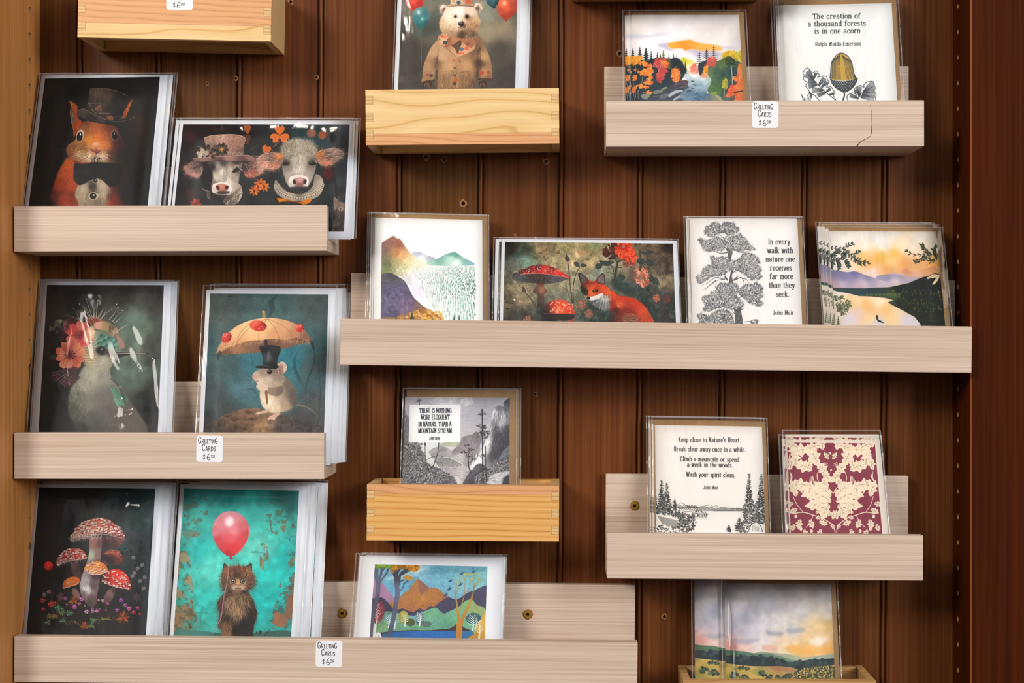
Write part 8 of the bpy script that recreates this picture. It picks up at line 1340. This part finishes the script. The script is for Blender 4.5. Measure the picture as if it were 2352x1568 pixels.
# ---------------------------------------------------------------- finger-jointed pine boxes
DB = .066
def pine_box(key, TL, TR, BL, BR, label, mats, stick=None, rail=None, df=.0500, t=.25):
    """front, back, two sides with fingers through the front, a recessed bottom; mats: front, sides, strip along front (or None), fingers"""
    x0 = (mx(TL[0], DB) + mx(BL[0], DB)) / 2; x1 = (mx(TR[0], DB) + mx(BR[0], DB)) / 2; w = x1 - x0
    slope = ((mz(TL[1], DB) - mz(TR[1], DB)) + (mz(BL[1], DB) - mz(BR[1], DB))) / 2 / w
    zt = (mz(TL[1], DB) + mz(TR[1], DB)) / 2; zb = (mz(BL[1], DB) + mz(BR[1], DB)) / 2; H = zt - zb; T = .0072
    root = empty('pine_box', ((x0 + x1) / 2, 0, zb), (0, math.atan(slope), 0)); tag(root, label, 'box', 'finger-jointed pine boxes on the wall')
    a, b = -w / 2, w / 2; u = H / 6.55
    fg = [(.75 * u, 1.75 * u), (2.77 * u, 3.77 * u), (4.78 * u, 5.78 * u)]; fg = [(H - q, H - p) for p, q in fg][::-1]
    def front(z0, z1, name, mat):
        lft = [(a, z0)]; rgt = [(b, z0)]
        for p, q in fg:
            for z, s in ((p, 0), (q, 1)):
                pass
        pts = [(a, z0), (b, z0)]
        if not (rgt and z0 > 0 and any(p <= z0 < q for p, q in fg)): pass
        def side(x, xi, up):
            out = []; z = z0; ins = any(p <= z0 < q for p, q in fg)
            ev = sorted([v for f in fg for v in f if z0 < v < z1])
            out.append((xi if ins else x, z0))
            for v in ev:
                out.append((xi if ins else x, v)); ins = not ins; out.append((xi if ins else x, v))
            out.append((xi if ins else x, z1)); return out
        pts = side(b, b - T, 1) + side(a, a + T, 1)[::-1]
        bm = bmesh.new(); prism(bm, pts, 'y', -DB, -DB + T); return new_obj(name, bm, M[mat], root)
    fr = front(0, H, 'front_board', mats[0]) if rail is None else None
    if rail is not None:                                   # the front is glued up from two strips of unlike timber
        zc = H * rail; front(zc, H, 'front_board', mats[0]); front(0, zc - .00012, 'front_strip', mats[2])
    for sx in (a, b - T):
        pts = [(-.0006, 0), (-.0006, H)]
        yf, yi = -DB - .0002, -DB + T + .0002
        seq = [(yi, H)]
        for p, q in fg[::-1]: seq += [(yi, q - .0001), (yf, q - .0001), (yf, p + .0001), (yi, p + .0001)]
        seq += [(yi, 0)]
        bm = bmesh.new(); prism(bm, pts + seq, 'x', sx + .00015, sx + T - .00015); new_obj('side_board', bm, M[mats[3]], root)
    bm = bmesh.new(); box(bm, a + T + .0002, b - T - .0002, -.0085, -.0008, 0, H, .0004); new_obj('back_board', bm, M[mats[1]], root)
    bm = bmesh.new(); box(bm, a + T + .0002, b - T - .0002, -DB + T + .0003, -.0087, .0085, .0125, 0); new_obj('bottom_board', bm, M[mats[1]], root)
    if stick: sticker(root, mx(stick[0], DB) - (x0 + x1) / 2, mz(stick[1], DB) - zb, -DB, stick[2])
    SHELF[key] = dict(floor=zb + .0125, slope=slope, xc=(x0 + x1) / 2, df=df, t=t)
    return root
pine_box('H', (178, -47), (624, -36), (177.5, 86), (619.6, 94), 'pine box with a price sticker at the top left, above the squirrel card', ('pine_rose', 'pine_tan', 'pine_pale', 'endgrain'), (411, -7, .5), .26)
pine_box('I', (839.5, 206), (1285, 202), (841, 333), (1284.5, 329), 'pale wavy-grained pine box holding the bear card', ('pine_pale', 'pine_pale', 'pine_rose', 'endgrain'), None, .2)
pine_box('J', (841, 1112), (1284, 1114.5), (843, 1240), (1283, 1243), 'honey-coloured pine box holding the mountain stream card', ('pine_rose', 'pine_honey', 'pine_honey', 'endgrain'), None, .83)
pine_box('K', (1569, 1562), (2012, 1563), (1569, 1690), (2012, 1691), 'tan pine box cut by the bottom edge, holding the rolling fields card', ('pine_tan', 'pine_tan', 'pine_rose', 'pine_tan'))
pine_box('G', (1314, -160), (1757, -160), (1314, -33), (1757, -33), 'pine box seen only from below, above the autumn river card', ('pine_tan', 'pine_tan', 'pine_rose', 'pine_tan'))

# ---------------------------------------------------------------- greeting cards, each in its clear sleeve with an envelope
def on_plane(px, py, S, back=0.0):
    """layout pixel -> world point on the leaning plane of shelf S"""
    zf, df, t = S['floor'], S['df'], S['t']; a = (PY - py) / FPX
    d = (df - t * (ZC - zf) - t * a * DIST) / (1 - t * a)
    return at(px, py, d)
def foot_y(S): return PY - (S['floor'] - ZC) * FPX / (DIST - S['df'])

def sheet(bm, q, y0, y1, uvf=None, n=6, rag=0):
    """slab over the quad q (BL BR TR TL in the card's own plane), front at y0, back at y1"""
    uv = bm.loops.layers.uv.verify()
    def P(i, j, y):
        s, t = i / n, j / n; a = q[0].lerp(q[1], s); b = q[3].lerp(q[2], s); c = a.lerp(b, t); return Vector((c.x, y, c.y))
    G = [[bm.verts.new(P(i, j, y0)) for i in range(n + 1)] for j in range(n + 1)]
    for j in range(n):
        for i in range(n):
            f = bm.faces.new((G[j][i], G[j][i + 1], G[j + 1][i + 1], G[j + 1][i])); f.smooth = True
            if uvf:
                for l in f.loops: l[uv].uv = uvf(l.vert.co)
    ring = [G[0][i] for i in range(n + 1)] + [G[j][n] for j in range(1, n + 1)] + [G[n][i] for i in range(n - 1, -1, -1)] + [G[j][0] for j in range(n - 1, 0, -1)]
    back = [bm.verts.new((v.co.x, y1, v.co.z)) for v in ring]
    for k in range(len(ring)):
        f = bm.faces.new((ring[k], back[k], back[(k + 1) % len(ring)], ring[(k + 1) % len(ring)])); f.material_index = 1
    bm.faces.new(back[::-1]).material_index = 1
    bmesh.ops.recalc_face_normals(bm, faces=bm.faces)
    return bm

def grow(q, l, r, t, k=1 / 2330):
    """move the sides of the quad out (layout pixels)"""
    ux = (q[1] - q[0]).normalized(); up = (q[3] - q[0]).normalized()
    return [q[0] - ux * l * k, q[1] + ux * r * k, q[2] + ux * r * k + up * t * k, q[3] - ux * l * k + up * t * k]

def card(art, key, env, envg, slg, label, what, copies, gloss=.3, folds=()):
    """front card of a stack; env: paper of the envelope; envg / slg: how far envelope and sleeve show (left, right, top)"""
    S = SHELF[key]; lip = None
    Art.FOOT = foot_y(S)
    A = art()
    tilt = 1.0
    W = [on_plane(x, y, S) for x, y in A.px]               # TL TR BR BL
    for i in (2, 3):                                        # stand on the (slightly rolled) shelf floor
        dz = .0012 - S['slope'] * (W[i].x - S['xc']); e1 = W[i - 1 if i == 2 else 0] - W[i]; W[i] = W[i] + e1 * (dz / e1.z)
    o = (W[2] + W[3]) / 2; ux = (W[2] - W[3]).normalized(); up0 = ((W[0] + W[1]) / 2 - o); up = (up0 - ux * up0.dot(ux)).normalized(); nb = up.cross(ux) * -1
    nb = ux.cross(up) * -1                                  # away from the viewer, into the wall
    if nb.y < 0: nb = -nb
    M3 = Matrix((ux, nb, up)).transposed()
    root = empty('greeting_card', o); root.rotation_euler = M3.to_euler(); inv = M3.transposed()
    loc = [inv @ (v - o) for v in W]; q = [Vector((loc[i].x, loc[i].z)) for i in (3, 2, 1, 0)]
    tag(root, label, 'card', what + ' greeting cards')
    def uvf(c):
        p = proj(o + M3 @ Vector((c.x, 0, c.z))); u = A.T([((p[0] - A.ox) * A.sc, (p[1] - A.oy) * A.sc)])[0]
        return (u[0] / A.W, 1 - u[1] / A.H)
    bm = sheet(bmesh.new(), q, 0, .0005, uvf, 6)
    new_obj('card_front', bm, [printed(what.replace(' ', '_') + '_print', A.out(), gloss + .2, .12), M['paper']], root)
    bm = sheet(bmesh.new(), grow(q, *envg), .0007, .0012, None, 1)
    new_obj('envelope', bm, [M[env], M[env]], root)['label'] = 'kraft paper envelope' if env == 'kraft' else 'white envelope'
    # the sleeve: a front film a little proud of the card, crimped seams along its edges
    g = grow(q, *slg); rnd = random.Random(hash(what) % 1000 if False else sum(map(ord, what))); seed = rnd.random()
    def skin(folds):
        n = 60 if folds else 20; rn = random.Random(seed); bm = bmesh.new(); V = []
        for j in range(n + 1):
            row = []
            for i in range(n + 1):
                s, t = i / n, j / n; c = g[0].lerp(g[1], s).lerp(g[3].lerp(g[2], s), t); e_ = min(s, 1 - s, 1 - t)
                y = -.0003 - min(1, e_ * 14) * (.0007 + .0002 * (math.sin(s * 9 + t * 5 + len(what)) + math.sin(t * 14 + s * 3)) + rn.uniform(0, .00012 if not folds else .00003))
                for am, wd_, x0, y0, x1, y1 in folds:         # creases pulled into the film: (height mm, width, from, to) in shares of the sheet
                    dx, dy = x1 - x0, y1 - y0; k = max(0, min(1, ((s - x0) * dx + (t - y0) * dy) / (dx * dx + dy * dy))); ds = math.hypot((s - x0 - k * dx), (t - y0 - k * dy) * 1.3)
                    y -= am * .001 * math.exp(-(ds / wd_) ** 2) * math.sin(math.pi * min(1, max(.02, k * .96 + .02))) ** .5
                row.append(bm.verts.new((c.x, y, c.y)))
            V.append(row)
        for j in range(n):
            for i in range(n): bm.faces.new((V[j][i], V[j][i + 1], V[j + 1][i + 1], V[j + 1][i])).smooth = True
        return new_obj('plastic_sleeve', bm, M['film'], root)
    film = skin(folds)
    sm = bmesh.new(); wd = .0011
    ux2 = (g[1] - g[0]).normalized(); up2 = (g[3] - g[0]).normalized()
    for a, b, nn in ((g[0], g[3], ux2), (g[1], g[2], -ux2), (g[3], g[2], -up2)):
        L = []
        for k in range(41):
            c = a.lerp(b, k / 40); L.append((sm.verts.new((c.x, -.0003 - rnd.uniform(0, .0006), c.y)), sm.verts.new((c.x + nn.x * wd, -.0005 - rnd.uniform(0, .0006), c.y + nn.y * wd))))
        for (p, p2), (r_, r2) in zip(L, L[1:]): sm.faces.new((p, p2, r2, r_)).smooth = True
    seam = new_obj('seam', sm, M['seam'], film)
    # the cards standing behind it
    N_ = ['second', 'third', 'fourth', 'fifth']
    kids = list(root.children); flat = None
    if folds: o2 = skin(()); flat = o2.data; bpy.data.objects.remove(o2)
    for i, (dx, dz, roll) in enumerate(copies):
        r = root.copy(); COL.objects.link(r)
        k = 1 / 2330; r.location = root.location + Vector((0, .0031 * (i + 1), 0)) + ux * dx * k + up * (max(dz, 0) * k + abs(math.sin(R(roll))) * .07 + .0004)
        r.rotation_euler = (M3 @ Matrix.Rotation(R(roll), 3, 'Y')).to_euler()
        side = 'right' if dx > 0 else 'left' if dx < 0 else 'top'
        last = i == len(copies) - 1
        r['label'] = (f'rearmost card of the {what} stack, its edge showing at the {side}' if last and i else f'{N_[i]} card of the {what} stack, its edge showing at the {side}')
        for c in kids:
            d = c.copy(); COL.objects.link(d); d.parent = r
            if c is film and flat: d.data = flat
            for c2 in c.children: d2 = c2.copy(); COL.objects.link(d2); d2.parent = d
    return root

W_ = 'white'; K_ = 'kraft'
card(art_squirrel, 'A', W_, (0, 9, 1), (4, 21, 5), 'card of a red squirrel in a top hat and bow tie', 'squirrel', [(9, 1, .2), (4, -1, -.2)], .22)
card(art_cows, 'A', W_, (0, 5, 1), (9, 11, 7), 'wide card of two cows, one wearing a felt hat', 'two cows', [(-11, 2, 0), (5, 2, .15)], .22)
card(art_bear, 'I', W_, (0, 18, 0), (5, 22, 6), 'card of a white bear in a clown coat among balloons', 'bear', [(5, 0, .1)], .3)
card(art_river, 'D', K_, (-3, 11, 9), (6, 17, 12), 'card of an autumn river between orange trees', 'autumn river', [(-15, -8, 0)], .4)
card(art_acorn, 'D', K_, (-3, 10, 14), (12, 17, 20), 'white card with the acorn verse and a golden acorn', 'acorn', [(-5, -4, .1), (-9, -8, .2), (-13, 4, 0)], .45)
card(art_bird, 'B', W_, (0, 9, 1), (10, 14, 4), 'card of a hummingbird with a crown of red flowers', 'hummingbird', [(-10, 1, 0), (9, 1, .1)], .22,
     [(.7, .018, .62, .955, .95, .965), (.7, .016, .6, .925, .96, .935), (1.0, .02, .73, .74, .86, .6), (.8, .014, .77, .74, .9, .62), (1.0, .022, .57, .64, .66, .5), (.8, .014, .62, .6, .69, .5), (.9, .02, .72, .62, .84, .48),
      (.9, .016, .88, .62, .97, .2), (.8, .012, .92, .6, .985, .25), (.9, .022, .42, .37, .7, .385), (.8, .016, .46, .34, .8, .345), (.9, .02, .6, .25, .85, .27), (.8, .02, .36, .8, .43, .64), (.7, .016, .4, .74, .45, .56), (.6, .015, .33, .42, .42, .37)])
card(art_mouse, 'B', W_, (0, 12, 2), (8, 16, 12), 'card of a mouse in a top hat under a toadstool parasol', 'mouse with parasol', [(14, 2, .1), (22, 4, 0), (29, 4, .1)], .25)
card(art_hills, 'E', K_, (1, 12, 11), (10, 16, 12), 'white card of purple hills above a rain of green trees', 'purple hills', [(-6, 1, .1), (-11, 0, .1)], .45)
card(art_fox, 'E', W_, (0, 3, 0), (5, 6, 4), 'wide card of a red fox beside a tall red toadstool', 'fox', [(-14, 0, 0)], .25, [(1.6, .04, .08, .45, .22, .36), (1.6, .05, .12, .3, .22, .36), (1.0, .03, .22, .36, .25, .2)])
card(art_pine, 'E', K_, (1, 10, -1), (6, 14, 5), 'white card of a tall pine tree beside a seven-line verse', 'pine tree', [(-3, -2, .1), (-7, -3, .1)], .45)
card(art_lake, 'E', K_, (-3, 12, 9), (4, 17, 11), 'card of an orange sunset over a mountain lake', 'sunset lake', [(-8, 6, .0), (-14, 11, 0), (-22, 12, .1)], .4)
card(art_toadstools, 'C', W_, (0, 11, 2), (8, 15, 7), 'dark card of spotted red toadstools above small flowers', 'red toadstools', [(12, 1, .1), (24, 3, 0), (18, 0, .1)], .2, [(1.0, .03, .5, .955, .97, .965), (1.0, .03, .55, .93, .97, .935), (1.5, .06, .74, .86, .95, .9), (1.4, .05, .8, .84, .9, .78), (1.0, .03, .96, .95, .97, .6)])
card(art_kitten, 'C', W_, (0, 14, 2), (6, 15, 8), 'turquoise card of a brown kitten holding a pink balloon', 'kitten', [(18, 2, .1), (42, 6, -.1)], .25, [(1.0, .025, .1, .95, .95, .965), (1.0, .025, .2, .93, .95, .935), (.9, .02, .3, .91, .9, .915), (1.2, .05, .86, .86, .97, .78), (.9, .03, .2, .2, .22, .36)])
card(art_stream, 'J', K_, (-3, 13, 18), (6, 17, 21), 'engraved grey card with the mountain stream verse', 'mountain stream', [(9, -6, 0)], .45)
card(art_lakeland, 'C', W_, (0, 2, 0), (10, 5, 6), 'wide card of a painted brown mountain above a blue lake', 'painted mountain', [(-9, 0, 0), (4, 0, .05)], .35)
card(art_keep, 'F', K_, (3, 9, 12), (8, 13, 20), 'white card with the keep close to nature verse over a lake drawing', 'keep close verse', [(-7, -4, .1), (-12, -6, 0)], .45)
card(art_pattern, 'F', W_, (0, 1, 0), (8, 5, 10), 'small maroon and cream card of scrolling leaves', 'maroon leaf pattern', [(0, 11, 0), (-8, 0, .1)], .4)
card(art_field, 'K', K_, (-2, 11, 8), (8, 16, 10), 'card of rolling fields under a cloudy sunset', 'rolling fields', [(-68, 9, 0)], .4, [(1.2, .03, .02, .9, .06, .2), (1.2, .02, .05, .95, .04, .3), (1.0, .02, .09, .6, .08, .1)])
